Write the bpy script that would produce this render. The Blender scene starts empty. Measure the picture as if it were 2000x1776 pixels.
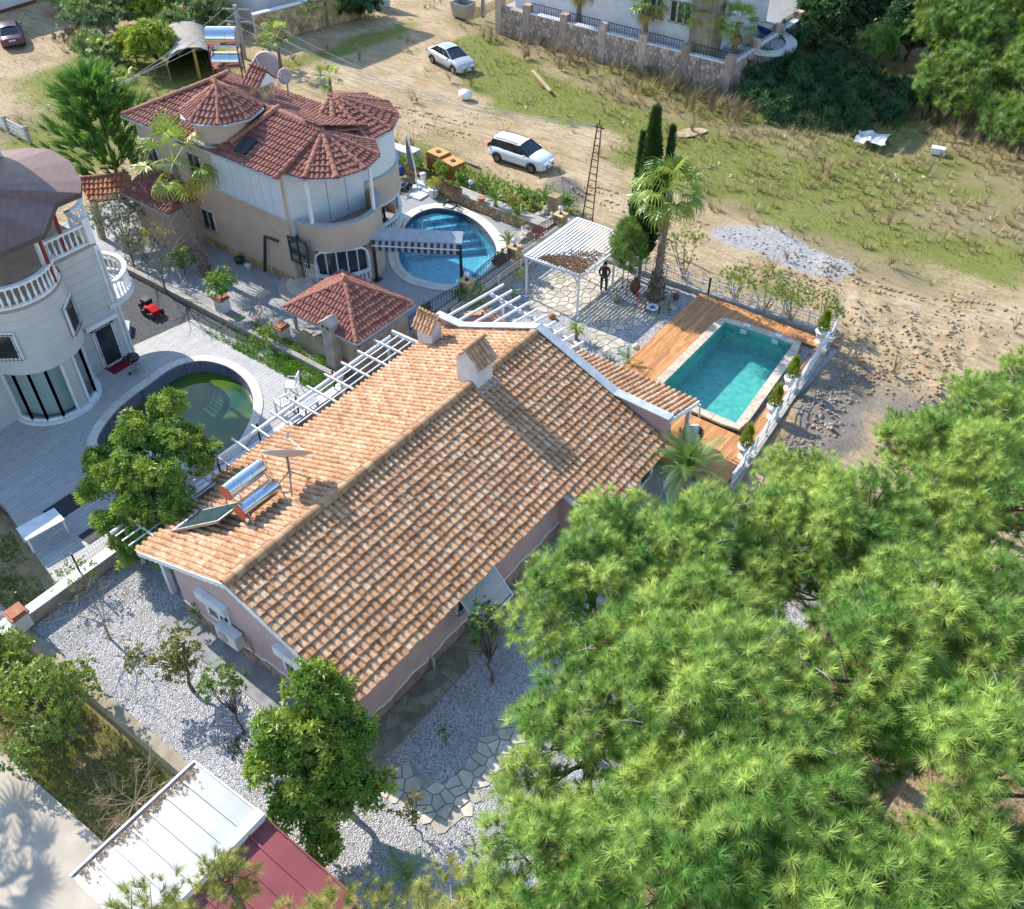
import bpy, math, random, zlib
import numpy as np
from mathutils import Vector, Matrix, Euler
from mathutils.geometry import tessellate_polygon
random.seed(7); rng = np.random.default_rng(11)
R_ = math.radians
sc = bpy.context.scene
COL = sc.collection

# ---------------------------------------------------------------- camera, sky, sun, exposure
CAMLOC = Vector((13.29, -9.82, 27.5)); PITCH = R_(43.18); AZ = R_(36.8); FPX = 1850.0
cd = bpy.data.cameras.new('camera'); cam = bpy.data.objects.new('camera', cd); COL.objects.link(cam)
cam.location = CAMLOC; cam.rotation_euler = (R_(90) - PITCH, 0, AZ)
cd.sensor_fit = 'HORIZONTAL'; cd.sensor_width = 36; cd.lens = FPX / 2000 * 36
cd.clip_start = 0.1; cd.clip_end = 1500
sc.camera = cam
SUN_EL, SUN_AZ = R_(35.6), R_(-85.0)          # direction towards the sun: from +Y, clockwise
world = bpy.data.worlds.new('World'); sc.world = world; world.use_nodes = True
nt = world.node_tree; bg = nt.nodes['Background']
sky = nt.nodes.new('ShaderNodeTexSky'); sky.sky_type = 'NISHITA'; sky.sun_disc = False
sky.sun_elevation = SUN_EL; sky.sun_rotation = SUN_AZ; sky.altitude = 50; sky.air_density = 1.3; sky.dust_density = 0.3; sky.ozone_density = 3.0
nt.links.new(sky.outputs[0], bg.inputs[0]); bg.inputs[1].default_value = 0.15
sl = bpy.data.lights.new('sun', 'SUN'); so = bpy.data.objects.new('sun', sl); COL.objects.link(so)
sl.energy = 3.6; sl.angle = R_(0.53); sl.color = (1.0, 0.93, 0.82)
sdir = Vector((math.sin(SUN_AZ) * math.cos(SUN_EL), math.cos(SUN_AZ) * math.cos(SUN_EL), math.sin(SUN_EL)))
so.rotation_euler = sdir.to_track_quat('Z', 'Y').to_euler(); so.location = sdir * 80
sc.view_settings.view_transform = 'Standard'; sc.view_settings.look = 'None'
sc.view_settings.exposure = 1.1; sc.view_settings.gamma = 1; sc.view_settings.use_curve_mapping = False
sc.render.engine = 'CYCLES'
cy = sc.cycles; cy.max_bounces = 6; cy.diffuse_bounces = 3; cy.glossy_bounces = 3; cy.transmission_bounces = 4; cy.transparent_max_bounces = 8
cy.caustics_reflective = False; cy.caustics_refractive = False

# ---------------------------------------------------------------- survey: a photo pixel and a height give a place on the site
_f = Vector((-math.sin(AZ) * math.cos(PITCH), math.cos(AZ) * math.cos(PITCH), -math.sin(PITCH)))
_r = Vector((math.cos(AZ), math.sin(AZ), 0)); _u = _r.cross(_f)
def P(px, py, z=0.0):
    d = _r * (px - 1000) - _u * (py - 888) + _f * FPX
    return CAMLOC + d * ((z - CAMLOC.z) / d.z)
def onX(px, py, x):
    d = _r * (px - 1000) - _u * (py - 888) + _f * FPX; return CAMLOC + d * ((x - CAMLOC.x) / d.x)
def onY(px, py, y):
    d = _r * (px - 1000) - _u * (py - 888) + _f * FPX; return CAMLOC + d * ((y - CAMLOC.y) / d.y)
def V(*a): return Vector(a)

# ---------------------------------------------------------------- objects
def tag(o, label=None, cat=None, group=None, kind=None):
    if label: o['label'] = label
    if cat: o['category'] = cat
    if group: o['group'] = group
    if kind: o['kind'] = kind
    return o
def thing(name, label, cat, loc=(0, 0, 0), group=None):
    global rng
    if label: s = zlib.crc32(label.encode()); rng = np.random.default_rng(s); random.seed(s)
    o = bpy.data.objects.new(name, None); COL.objects.link(o); o.location = loc; o.empty_display_size = 0.2
    return tag(o, label, cat, group)
def origin(p):
    v = Vector((0, 0, 0))
    while p is not None: v += p.location; p = p.parent
    return v
def link(name, me, parent=None):
    o = bpy.data.objects.new(name, me); COL.objects.link(o); o.parent = parent
    return o
def dup(root, loc, rz=None, label=None, group=None):
    def cp(o, par):
        c = o.copy(); COL.objects.link(c); c.parent = par
        for ch in o.children: cp(ch, c)
        return c
    c = cp(root, None); c.location = loc
    if rz is not None: c.rotation_euler = (0, 0, rz)
    return tag(c, label, None, group)
def setmats(me, m):
    for x in (m if isinstance(m, (list, tuple)) else [m]): me.materials.append(x)

class MB:
    """collects shapes in site coordinates, links them as one mesh object"""
    def __init__(s): s.v = []; s.f = []; s.mi = []; s.cur = 0; s.sm = []; s.smooth = False
    def add(s, vs, fs):
        b = len(s.v); s.v += [tuple(p) for p in vs]
        for f in fs: s.f.append([b + i for i in f]); s.mi.append(s.cur); s.sm.append(s.smooth)
        return s
    def box(s, x0, x1, y0, y1, z0, z1):
        return s.add([(x0,y0,z0),(x1,y0,z0),(x1,y1,z0),(x0,y1,z0),(x0,y0,z1),(x1,y0,z1),(x1,y1,z1),(x0,y1,z1)],
                     [(3,2,1,0),(4,5,6,7),(0,1,5,4),(1,2,6,5),(2,3,7,6),(3,0,4,7)])
    def cbox(s, c, d, rz=0, M=None):
        M = M or (Matrix.Translation(Vector(c)) @ Matrix.Rotation(rz, 4, 'Z'))
        x, y, z = d[0] / 2, d[1] / 2, d[2] / 2
        vs = [M @ Vector(p) for p in ((-x,-y,-z),(x,-y,-z),(x,y,-z),(-x,y,-z),(-x,-y,z),(x,-y,z),(x,y,z),(-x,y,z))]
        return s.add(vs, [(3,2,1,0),(4,5,6,7),(0,1,5,4),(1,2,6,5),(2,3,7,6),(3,0,4,7)])
    def beam(s, p, q, w, h=None, up=(0, 0, 1)):
        p, q = Vector(p), Vector(q); h = h or w; d = (q - p)
        if d.length < 1e-6: return s
        d.normalize(); sd = d.cross(Vector(up))
        if sd.length < 1e-4: sd = d.cross(Vector((1, 0, 0)))
        sd.normalize(); u = sd.cross(d); a, b = sd * w / 2, u * h / 2
        return s.add([p-a-b, p+a-b, p+a+b, p-a+b, q-a-b, q+a-b, q+a+b, q-a+b],
                     [(0,1,2,3),(7,6,5,4),(0,4,5,1),(1,5,6,2),(2,6,7,3),(3,7,4,0)])
    def tube(s, pts, r, n=6, cap=True):
        pts = [Vector(p) for p in pts]; rs = r if isinstance(r, (list, tuple)) else [r] * len(pts)
        vs = []; prev = None
        for i, p in enumerate(pts):
            d = (pts[min(i + 1, len(pts) - 1)] - pts[max(i - 1, 0)])
            d = d.normalized() if d.length > 1e-9 else Vector((0, 0, 1))
            a = prev - d * prev.dot(d) if prev is not None else d.orthogonal()
            a = a.normalized() if a.length > 1e-6 else d.orthogonal().normalized()
            prev = a; b = d.cross(a)
            vs += [p + (a * math.cos(t) + b * math.sin(t)) * rs[i] for t in [2 * math.pi * k / n for k in range(n)]]
        fs = [(i*n+k, i*n+(k+1) % n, (i+1)*n+(k+1) % n, (i+1)*n+k) for i in range(len(pts)-1) for k in range(n)]
        if cap: fs += [tuple(range(n))[::-1], tuple(range((len(pts)-1)*n, len(pts)*n))]
        return s.add(vs, fs)
    def lathe(s, c, prof, n=12, a0=0, a1=2 * math.pi, sx=1, sy=1):
        c = Vector(c); full = abs(a1 - a0 - 2 * math.pi) < 1e-6; m = n if full else n + 1
        vs = [c + Vector((r * math.cos(t) * sx, r * math.sin(t) * sy, z)) for r, z in prof for t in [a0 + (a1 - a0) * k / n for k in range(m)]]
        fs = [(i*m+k, i*m+(k+1) % m, (i+1)*m+(k+1) % m, (i+1)*m+k) for i in range(len(prof)-1) for k in range(n)]
        if full:
            if prof[0][0] > 1e-4: fs.append(tuple(range(n))[::-1])
            if prof[-1][0] > 1e-4: fs.append(tuple(range((len(prof)-1)*n, len(prof)*n)))
        return s.add(vs, fs)
    def ball(s, c, r, n=10, k=6, sx=1, sy=1, sz=1):
        return s.lathe(c, [(max(1e-5, r * math.sin(math.pi * i / k)), -r * math.cos(math.pi * i / k) * sz) for i in range(k + 1)], n, sx=sx, sy=sy)
    def face(s, *pts): return s.add(pts, [tuple(range(len(pts)))])
    def prism(s, poly, z0, z1, holes=()):
        """horizontal slab of a polygon with holes, walls included"""
        loops = [[Vector((p[0], p[1], 0)) for p in poly]] + [[Vector((p[0], p[1], 0)) for p in h] for h in holes]
        flat = [p for l in loops for p in l]; n = len(flat)
        tris = tessellate_polygon(loops)
        up = []
        for t in tris:
            a, b, c = (flat[i] for i in t)
            up.append(t if (b - a).cross(c - a).z > 0 else t[::-1])
        s.add([(p.x, p.y, z1) for p in flat], up)
        if z0 is not None:
            o = 0
            for li, l in enumerate(loops):
                m = len(l); area = sum(l[i].x * l[(i+1) % m].y - l[(i+1) % m].x * l[i].y for i in range(m))
                fl = (area > 0) == (li == 0)
                vs = [(p.x, p.y, z0) for p in l] + [(p.x, p.y, z1) for p in l]
                fs = [(i, (i+1) % m, m + (i+1) % m, m + i) for i in range(m)]
                s.add(vs, fs if fl else [f[::-1] for f in fs])
        return s
    def extr(s, poly, d):
        """planar 3-D polygon pushed along d"""
        d = Vector(d); n = len(poly); a = [Vector(p) for p in poly]; b = [p + d for p in a]
        return s.add(a + b, [tuple(range(n))[::-1], tuple(range(n, 2*n))] + [(i, (i+1) % n, n+(i+1) % n, n+i) for i in range(n)])
    def build(s, name, m, parent=None, label=None, cat=None, group=None, kind=None):
        o = link(name, s.mesh(name, m, origin(parent)), parent)
        return tag(o, label, cat, group, kind)
    def mesh(s, name, m, off=None):
        me = bpy.data.meshes.new(name)
        off = off or Vector((0, 0, 0))
        me.from_pydata([(x - off.x, y - off.y, z - off.z) for x, y, z in s.v], [], s.f)
        setmats(me, m)
        me.polygons.foreach_set('material_index', s.mi); me.polygons.foreach_set('use_smooth', s.sm)
        me.update(); return me

def npmesh(name, v, f, m, tint=None, smooth=False):
    """v (n,3) and f (k,3|4) arrays -> mesh, optional per-vertex tint"""
    me = bpy.data.meshes.new(name); v = np.ascontiguousarray(v, np.float32); f = np.ascontiguousarray(f, np.int32)
    k, c = f.shape
    me.vertices.add(len(v)); me.vertices.foreach_set('co', v.ravel())
    me.loops.add(k * c); me.loops.foreach_set('vertex_index', f.ravel())
    me.polygons.add(k); me.polygons.foreach_set('loop_start', np.arange(0, k * c, c, dtype=np.int32))
    me.polygons.foreach_set('use_smooth', np.full(k, bool(smooth)))
    me.update(calc_edges=True)
    if tint is not None:
        a = me.attributes.new('tint', 'FLOAT', 'POINT'); a.data.foreach_set('value', np.ascontiguousarray(tint, np.float32))
    setmats(me, m); return me
def frames(nrm, spin=None):
    """(N,3) directions -> (N,3,3) matrices whose z column is the direction, random spin"""
    n = nrm / np.maximum(np.linalg.norm(nrm, axis=1, keepdims=True), 1e-9)
    h = np.where(np.abs(n[:, 2:3]) < .9, np.array([[0, 0, 1.]]), np.array([[1., 0, 0]]))
    x = np.cross(h, n); x /= np.linalg.norm(x, axis=1, keepdims=True); y = np.cross(n, x)
    if spin is None: spin = rng.uniform(0, 2 * math.pi, len(n))
    c, s_ = np.cos(spin)[:, None], np.sin(spin)[:, None]
    return np.stack([x * c + y * s_, y * c - x * s_, n], axis=2)
def scatter(tv, tf, pos, M, scale):
    """copies a template (tv, tf) to every pos with matrix M and scale -> big arrays"""
    N = len(pos); n = len(tv)
    sc_ = np.asarray(scale).reshape(N, 1, -1)
    v = np.einsum('nij,nkj->nki', M, tv[None] * sc_) + pos[:, None]
    f = tf[None] + (np.arange(N) * n)[:, None, None]
    return v.reshape(-1, 3), f.reshape(-1, tf.shape[1])
def rdir(n, zmin=-1, zmax=1):
    z = rng.uniform(zmin, zmax, n); t = rng.uniform(0, 2 * math.pi, n); r = np.sqrt(1 - z * z)
    return np.stack([r * np.cos(t), r * np.sin(t), z], 1)

# ---------------------------------------------------------------- materials (procedural)
MATS = {}
class NT:
    def __init__(s, name):
        s.m = bpy.data.materials.new(name); s.m.use_nodes = True; s.t = s.m.node_tree; s.b = s.t.nodes['Principled BSDF']; s.out = s.t.nodes['Material Output']
        s._pos = None
    def n(s, typ, **kw):
        x = s.t.nodes.new(typ)
        for k, v in kw.items():
            if k.startswith('i_'):
                i = k[2:]; x.inputs[int(i) if i.isdigit() else i].default_value = v
            else: setattr(x, k, v)
        return x
    def l(s, a, b): s.t.links.new(a, b)
    def pos(s):
        if s._pos is None: s._pos = s.n('ShaderNodeNewGeometry').outputs['Position']
        return s._pos
    def noise(s, scale, detail=4, rough=.55, vec=None, dist=0):
        x = s.n('ShaderNodeTexNoise', i_Scale=scale, i_Detail=detail, i_Roughness=rough, i_Distortion=dist); s.l(vec or s.pos(), x.inputs['Vector']); return x.outputs['Fac']
    def ramp(s, fac, stops, interp='LINEAR'):
        r = s.n('ShaderNodeValToRGB'); r.color_ramp.interpolation = interp; e = r.color_ramp.elements
        while len(e) < len(stops): e.new(.5)
        for el, (p, c) in zip(e, stops): el.position = p; el.color = (*c, 1) if len(c) == 3 else c
        s.l(fac, r.inputs[0]); return r.outputs[0]
    def mix(s, fac, a, b, mode='MIX'):
        x = s.n('ShaderNodeMix', data_type='RGBA', blend_type=mode)
        for v, i in ((fac, 0), (a, 6), (b, 7)):
            if hasattr(v, 'node'): s.l(v, x.inputs[i])
            else: x.inputs[i].default_value = v if i == 0 else ((*v, 1) if len(v) == 3 else v)
        return x.outputs[2]
    def math(s, op, a, b=0, c=None, clamp=False):
        x = s.n('ShaderNodeMath', operation=op, use_clamp=clamp)
        for i, v in enumerate((a, b) if c is None else (a, b, c)):
            if hasattr(v, 'node'): s.l(v, x.inputs[i])
            else: x.inputs[i].default_value = v
        return x.outputs[0]
    def rand(s):
        g = s.n('ShaderNodeNewGeometry').outputs['Random Per Island']; o = s.n('ShaderNodeObjectInfo').outputs['Random']
        return s.math('FRACT', s.math('ADD', g, o))
    def bump(s, h, strength=.3, dist=.02):
        x = s.n('ShaderNodeBump', i_Strength=strength, i_Distance=dist); s.l(h, x.inputs['Height']); s.l(x.outputs[0], s.b.inputs['Normal'])
    def attr(s, name): return s.n('ShaderNodeAttribute', attribute_name=name)
    def done(s, col=None, rough=None, **kw):
        if col is not None:
            if hasattr(col, 'node'): s.l(col, s.b.inputs['Base Color'])
            else: s.b.inputs['Base Color'].default_value = (*col, 1)
        if rough is not None:
            if hasattr(rough, 'node'): s.l(rough, s.b.inputs['Roughness'])
            else: s.b.inputs['Roughness'].default_value = rough
        for k, v in kw.items(): s.b.inputs[k.replace('_', ' ')].default_value = v
        return s.m

def mat(name, c1, c2=None, scale=5, rough=.75, rnd=0, bump=0, bsc=40, metal=0, spec=.4, lo=.35, hi=.65, bdist=.02, **kw):
    """two colours mixed by noise, random value per piece, fine relief"""
    if name in MATS: return MATS[name]
    n = NT(name); c2 = c2 or tuple(x * .78 for x in c1)
    col = n.ramp(n.noise(scale), [(lo, c1), (hi, c2)])
    if rnd:
        r = n.rand(); g = n.math('MULTIPLY_ADD', r, 2 * rnd, 1 - rnd)
        cc = n.n('ShaderNodeCombineColor'); [n.l(g, cc.inputs[i]) for i in range(3)]
        col = n.mix(1.0, col, cc.outputs[0], 'MULTIPLY')
    if bump: n.bump(n.noise(bsc, 3), bump, bdist)
    MATS[name] = n.done(col, rough, Metallic=metal, **{'Specular_IOR_Level': spec}, **kw)
    return MATS[name]
def foliage(name, c1, c2, rough=.55, trans=.35, spec=.35, nz=6):
    """leaf colours by per-leaf tint; part of the light passes through the leaf"""
    n = NT(name); t = n.attr('tint').outputs['Fac']
    col = n.mix(t, c1, c2); k = n.noise(nz, 2)
    g = n.math('MULTIPLY_ADD', k, .9, .55); cc = n.n('ShaderNodeCombineColor'); [n.l(g, cc.inputs[i]) for i in range(3)]
    col = n.mix(1.0, col, cc.outputs[0], 'MULTIPLY')
    n.done(col, rough, **{'Specular_IOR_Level': spec})
    tr = n.n('ShaderNodeBsdfTranslucent'); n.l(n.mix(1.0, col, (1.25, 1.2, .6), 'MULTIPLY'), tr.inputs[0])
    mx = n.n('ShaderNodeMixShader'); mx.inputs[0].default_value = trans
    n.l(n.b.outputs[0], mx.inputs[1]); n.l(tr.outputs[0], mx.inputs[2]); n.l(mx.outputs[0], n.out.inputs[0])
    MATS[name] = n.m; return n.m
def glassy(name, tint, gloss=(1, 1, 1), rough=.02, ior=1.4, wave=0, wsc=3, mul=1.0):
    """thin clear sheet (pane or water surface): tinted see-through with fresnel reflection"""
    n = NT(name); t = n.n('ShaderNodeBsdfTransparent'); t.inputs[0].default_value = (*tint, 1)
    g = n.n('ShaderNodeBsdfGlossy'); g.inputs[0].default_value = (*gloss, 1); g.inputs['Roughness'].default_value = rough
    f0 = ((ior - 1)/(ior + 1))**2; lw = n.n('ShaderNodeLayerWeight'); lw.inputs[0].default_value = .5; fr = n.math('MULTIPLY_ADD', n.math('POWER', lw.outputs['Facing'], 5), 1 - f0, f0)
    if wave:
        x = n.n('ShaderNodeBump', i_Strength=wave, i_Distance=.05); n.l(n.noise(wsc, 3), x.inputs['Height']); n.l(x.outputs[0], g.inputs['Normal']); n.l(x.outputs[0], lw.inputs['Normal'])
    mx = n.n('ShaderNodeMixShader'); n.l(n.math('MULTIPLY', fr, mul, clamp=True), mx.inputs[0]); n.l(t.outputs[0], mx.inputs[1]); n.l(g.outputs[0], mx.inputs[2]); n.l(mx.outputs[0], n.out.inputs[0])
    n.t.nodes.remove(n.b); MATS[name] = n.m; return n.m

M_white = mat('white_paint', (.76, .77, .78), (.60, .595, .58), 2.2, .55, spec=.4, lo=.42, hi=.78, bump=.08, bsc=30)
M_whitemetal = mat('white_metal', (.72, .73, .75), (.58, .58, .57), 3, .45, spec=.5)
M_black = mat('black_metal', (.015, .016, .018), (.03, .03, .03), 8, .45, spec=.5)
M_steel = mat('galvanised_steel', (.45, .46, .48), (.30, .31, .33), 6, .42, metal=.8)
M_dark = mat('dark_void', (.012, .013, .016), (.02, .02, .022), 5, .8)
M_bark = mat('bark', (.16, .12, .09), (.08, .06, .05), 12, .95, bump=.6, bsc=30)
M_barkgrey = mat('grey_bark', (.30, .27, .24), (.17, .14, .12), 10, .95, bump=.5, bsc=40)
M_terra = mat('terracotta', (.42, .17, .09), (.30, .11, .06), 6, .8, rnd=.12)
M_concrete = mat('concrete', (.42, .39, .35), (.26, .24, .21), 2.2, .9, bump=.3, bsc=60, lo=.3, hi=.7)
M_stone = mat('rubble_stone', (.46, .36, .25), (.30, .24, .18), 3, .9, rnd=.35, bump=.5, bsc=25)
M_mortar = mat('mortar', (.40, .36, .30), (.24, .23, .18), 6, .95)
# ---------------------------------------------------------------- levels and lots
ZT, ZB, ZL = 0.5, 0.3, -0.8          # grey villa terrace, beige villa patio, low yard
def inpoly(x, y, poly):
    r = np.zeros(np.shape(x), bool); j = len(poly) - 1
    for i in range(len(poly)):
        xi, yi = poly[i][0], poly[i][1]; xj, yj = poly[j][0], poly[j][1]
        c = ((yi > y) != (yj > y)) & (x < (xj - xi) * (y - yi) / (yj - yi + 1e-12) + xi)
        r ^= c; j = i
    return r
def smooth_loop(pts, n=8):
    """closed Catmull-Rom curve through 2-D points"""
    out = []; m = len(pts)
    for i in range(m):
        p0, p1, p2, p3 = (Vector(pts[(i + k - 1) % m][:2]) for k in range(4))
        for k in range(n):
            t = k / n
            out.append(0.5 * ((2*p1) + (p2-p0)*t + (2*p0-5*p1+4*p2-p3)*t*t + (3*p1-p0-3*p2+p3)*t**3))
    return [(p.x, p.y) for p in out]
def grow(loop, d):
    """offset of a closed loop outwards"""
    n = len(loop); cx = sum(p[0] for p in loop) / n; cy_ = sum(p[1] for p in loop) / n; o = []
    for i in range(n):
        a, b = loop[i - 1], loop[(i + 1) % n]; t = Vector((b[0]-a[0], b[1]-a[1])).normalized(); nn = Vector((t.y, -t.x))
        if nn.dot(Vector((loop[i][0]-cx, loop[i][1]-cy_))) < 0: nn = -nn
        o.append((loop[i][0] + nn.x * d, loop[i][1] + nn.y * d))
    return o
def qpool(px, z): return [P(x, y, z)[:2] for x, y in px]
POOL_BLUE = smooth_loop(qpool([(780,505),(786,455),(806,424),(845,408),(890,413),(932,434),(962,468),(969,497),(950,530),(925,546),(880,556),(838,551),(800,536)], ZB))
POOL_GREEN = smooth_loop(qpool([(300,745),(345,716),(395,706),(445,718),(482,748),(495,790),(480,840),(445,885),(380,905),(320,890),(250,872),(215,880),(190,860),(230,800)], ZT))
POOL_MAIN = [(-1.35, 20.75), (2.55, 20.75), (2.10, 27.6), (-1.35, 27.25)]
POOL_FAR = smooth_loop(qpool([(1440,58),(1470,48),(1510,62),(1534,80),(1528,95),(1500,100),(1450,90),(1400,75)], 2.0))

# ---------------------------------------------------------------- ground sheet
def gauss(X, Y, line, w, amp=1.0, z=0):
    q = [P(a, b, z) for a, b in line]; D = np.full(X.shape, 1e9)
    for a, b in zip(q, q[1:] if len(q) > 1 else q):
        dx, dy = b.x - a.x, b.y - a.y; L2 = dx*dx + dy*dy + 1e-9
        t = np.clip(((X-a.x)*dx + (Y-a.y)*dy) / L2, 0, 1)
        D = np.minimum(D, (X-a.x-t*dx)**2 + (Y-a.y-t*dy)**2)
    return amp * np.exp(-D / (w*w))
def vnoise(X, Y, s, seed=0):
    """value noise for terrain and masks"""
    r = np.random.default_rng(seed).uniform(-1, 1, (64, 64)); x, y = X / s, Y / s
    xi, yi = np.floor(x).astype(int), np.floor(y).astype(int); fx, fy = x - xi, y - yi
    fx, fy = fx*fx*(3-2*fx), fy*fy*(3-2*fy); g = lambda a, b: r[a % 64, b % 64]
    return (g(xi, yi)*(1-fx) + g(xi+1, yi)*fx)*(1-fy) + (g(xi, yi+1)*(1-fx) + g(xi+1, yi+1)*fx)*fy
def m_green(X, Y):
    g = gauss(X, Y, [(925,95),(1000,140),(1090,190),(1200,232),(1330,268),(1480,325),(1640,360)], 1.9, .95)
    g += gauss(X, Y, [(945,165),(1030,205),(1120,228)], 1.4, .6) + gauss(X, Y, [(760,300),(850,312),(960,385),(1060,405)], 1.8, .75)
    g += gauss(X, Y, [(1240,310),(1400,360),(1560,420),(1750,470),(2000,520)], 2.4, .55) + gauss(X, Y, [(1180,120),(1420,215)], 2.6, .35)
    g += gauss(X, Y, [(1480,130),(1600,170),(1720,200)], 5.5, .9) + gauss(X, Y, [(1600,300),(1800,360),(2000,400)], 4, .35)
    g += gauss(X, Y, [(150,165),(260,190),(330,150),(250,110)], 5, .85) + gauss(X, Y, [(60,285),(150,310)], 2.5, .7) + gauss(X, Y, [(640,150),(820,95),(930,5)], .1, 0)
    g += gauss(X, Y, [(560,130),(700,85),(800,50)], 1.6, .55)
    g += gauss(X, Y, [(1000,200),(900,270),(860,250)], 1.6, .35) + gauss(X, Y, [(1500,560),(1600,590)], 1.6, .4)
    g += .17 * (1 - np.clip(gauss(X, Y, [(560,150),(760,200),(960,255),(1130,345),(1330,420),(1560,520),(1750,640),(2000,640)], 3.4, 1.15) + gauss(X, Y, [(60,20),(60,150),(20,200)], 4, 1) + gauss(X, Y, [(930,10),(800,90),(600,160)], 2.5, 1), 0, 1)) * (1 + vnoise(X, Y, 3.5, 14)) + .2 * np.clip(vnoise(X, Y, 2.1, 15), 0, 1)
    return g
def m_dry(X, Y):
    d = gauss(X, Y, [(990,50),(1130,105),(1280,165),(1410,215)], 3.6, 1.0) + gauss(X, Y, [(1200,190),(1330,225),(1430,260)], 2.5, .7)
    d += gauss(X, Y, [(1450,290),(1560,300),(1700,330),(1860,300),(2000,330)], 5.5, .9) + gauss(X, Y, [(1420,370),(1600,450),(1800,560)], 2.5, .6) + gauss(X, Y, [(1780,420),(1950,450),(2000,470)], 4, .8) + gauss(X, Y, [(1850,220),(2000,260)], 5, .9)
    d += .2 + .25 * vnoise(X, Y, 5, 16) - .45 * gauss(X, Y, [(700,200),(960,255),(1130,345),(1330,430),(1560,540),(1750,650),(2000,640)], 2.6) - .4 * gauss(X, Y, [(60,20),(60,150)], 4)
    d += gauss(X, Y, [(130,75),(200,95)], 2, .7) + gauss(X, Y, [(40,250),(120,240)], 3, .6)
    return d
def m_grav(X, Y):
    return gauss(X, Y, [(1430,460),(1500,472),(1560,505),(1625,525)], 1.35, 1.0) + gauss(X, Y, [(1500,460),(1540,490)], 1.2, .5)
def m_rub(X, Y): return gauss(X, Y, [(1590,790),(1620,850),(1560,890)], 1.5, 1.0) + gauss(X, Y, [(1650,720),(1740,790),(1900,800)], 2.0, .6) + gauss(X, Y, [(1095,365),(1110,385)], 1.3, 1.0)
LOW = lambda X, Y: (Y < -4.0)
def terrain(X, Y):
    z = .05 * vnoise(X, Y, 2.7, 1) + .03 * vnoise(X, Y, .9, 2) + .10 * vnoise(X, Y, 11, 3)
    z += .08 * np.clip(m_dry(X, Y), 0, 1) * vnoise(X, Y, 1.6, 4)
    z += .55 * gauss(X, Y, [(1093,362)], .85) + .35 * gauss(X, Y, [(1112,378)], .6) + .06 * gauss(X, Y, [(1460,462),(1600,515)], 1.0) * (1 + .5 * vnoise(X, Y, .6, 7)) + .15 * gauss(X, Y, [(1625,522)], .7)
    trk = gauss(X, Y, [(1640,590),(1720,640),(1790,660),(1900,690)], 2.2) + gauss(X, Y, [(1560,470),(1700,600)], 1.2, .6)
    z += .09 * trk * np.sin(X * 4.1 + Y * 2.3 + 2 * vnoise(X, Y, 2, 9)) + .28 * gauss(X, Y, [(1680,770),(1800,770),(1930,790)], 1.4) * vnoise(X, Y, .8, 5) + .25 * gauss(X, Y, [(1600,820),(1630,870)], 1.3) * (1 + vnoise(X, Y, .5, 6))
    return np.where(LOW(X, Y), -.85 + z * .3, z)
def ax(a, b, s, outs): return np.concatenate([outs[0], np.arange(a, b, s), outs[1]])
xs = ax(-78, 42, .42, ([-500, -250, -120], [60, 120, 300])); ys = ax(-17, 86, .42, ([-200, -80, -35], [110, 200, 500]))
GX, GY = np.meshgrid(xs, ys, indexing='ij'); GZ = terrain(GX, GY) - .03
lots = [[(-12.6,-3.8),(4.0,-3.8),(4.0,29.3),(-12.6,29.3)], [(-35,12.5),(-12.6,12.5),(-12.6,30.4),(-24,28.3),(-35,28.3)], [(-34,-1.6),(-12.6,-1.6),(-12.6,12.5),(-34,12.5)], [(-40,52.8),(-14.6,52.8),(-14.6,75),(-40,75)]]
for l in lots: GZ[inpoly(GX, GY, grow(l, -.5))] = -.35
for p_, d_ in ((POOL_BLUE, 1.0), (POOL_GREEN, 1.0), (POOL_MAIN, .9)): GZ[inpoly(GX, GY, grow(p_, d_))] = -3.2
nx, ny = GX.shape; I = np.arange(nx * ny).reshape(nx, ny)
gf = np.stack([I[:-1, :-1], I[1:, :-1], I[1:, 1:], I[:-1, 1:]], -1).reshape(-1, 4)
n = NT('ground_soil')
ga, da, va, ra = (n.attr(k).outputs['Fac'] for k in ('green', 'dry', 'grav', 'rub'))
big = n.noise(.35, 5, .6); fine = n.noise(4, 6, .65); vf = n.noise(22, 4, .7)
dirt = n.ramp(n.math('ADD', n.math('MULTIPLY', big, .55), n.math('MULTIPLY', fine, .45)), [(.30, (.24, .165, .09)), (.46, (.42, .31, .18)), (.62, (.55, .43, .29)), (.8, (.62, .51, .38))])
mp = n.n('ShaderNodeMapping'); n.l(n.pos(), mp.inputs[0]); mp.inputs['Scale'].default_value = (.28, 1.5, 1); mp.inputs['Rotation'].default_value = (0, 0, R_(33))
streak = n.noise(2.2, 6, .7, mp.outputs[0], .6)
dirt = n.mix(n.ramp(streak, [(.48, (0, 0, 0)), (.64, (.75, .75, .75))]), dirt, (.23, .16, .095))
green = n.ramp(n.math('ADD', n.math('MULTIPLY', fine, .5), n.math('MULTIPLY', vf, .5)), [(.3, (.095, .12, .022)), (.52, (.19, .20, .05)), (.75, (.34, .31, .12))])
dry = n.ramp(n.math('ADD', n.math('MULTIPLY', fine, .5), n.math('MULTIPLY', vf, .5)), [(.3, (.15, .12, .06)), (.55, (.30, .24, .13)), (.75, (.44, .36, .22))])
def edge(a, k): return n.ramp(n.math('ADD', a, n.math('MULTIPLY_ADD', n.math('ADD', n.math('MULTIPLY', fine, .6), n.math('MULTIPLY', big, .4)), k, -k / 2)), [(.36, (0, 0, 0)), (.6, (1, 1, 1))])
c = n.mix(edge(da, 1.5), dirt, dry); c = n.mix(edge(ga, 1.7), c, green)
vor = n.n('ShaderNodeTexVoronoi', i_Scale=9.0); n.l(n.pos(), vor.inputs['Vector'])
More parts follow.
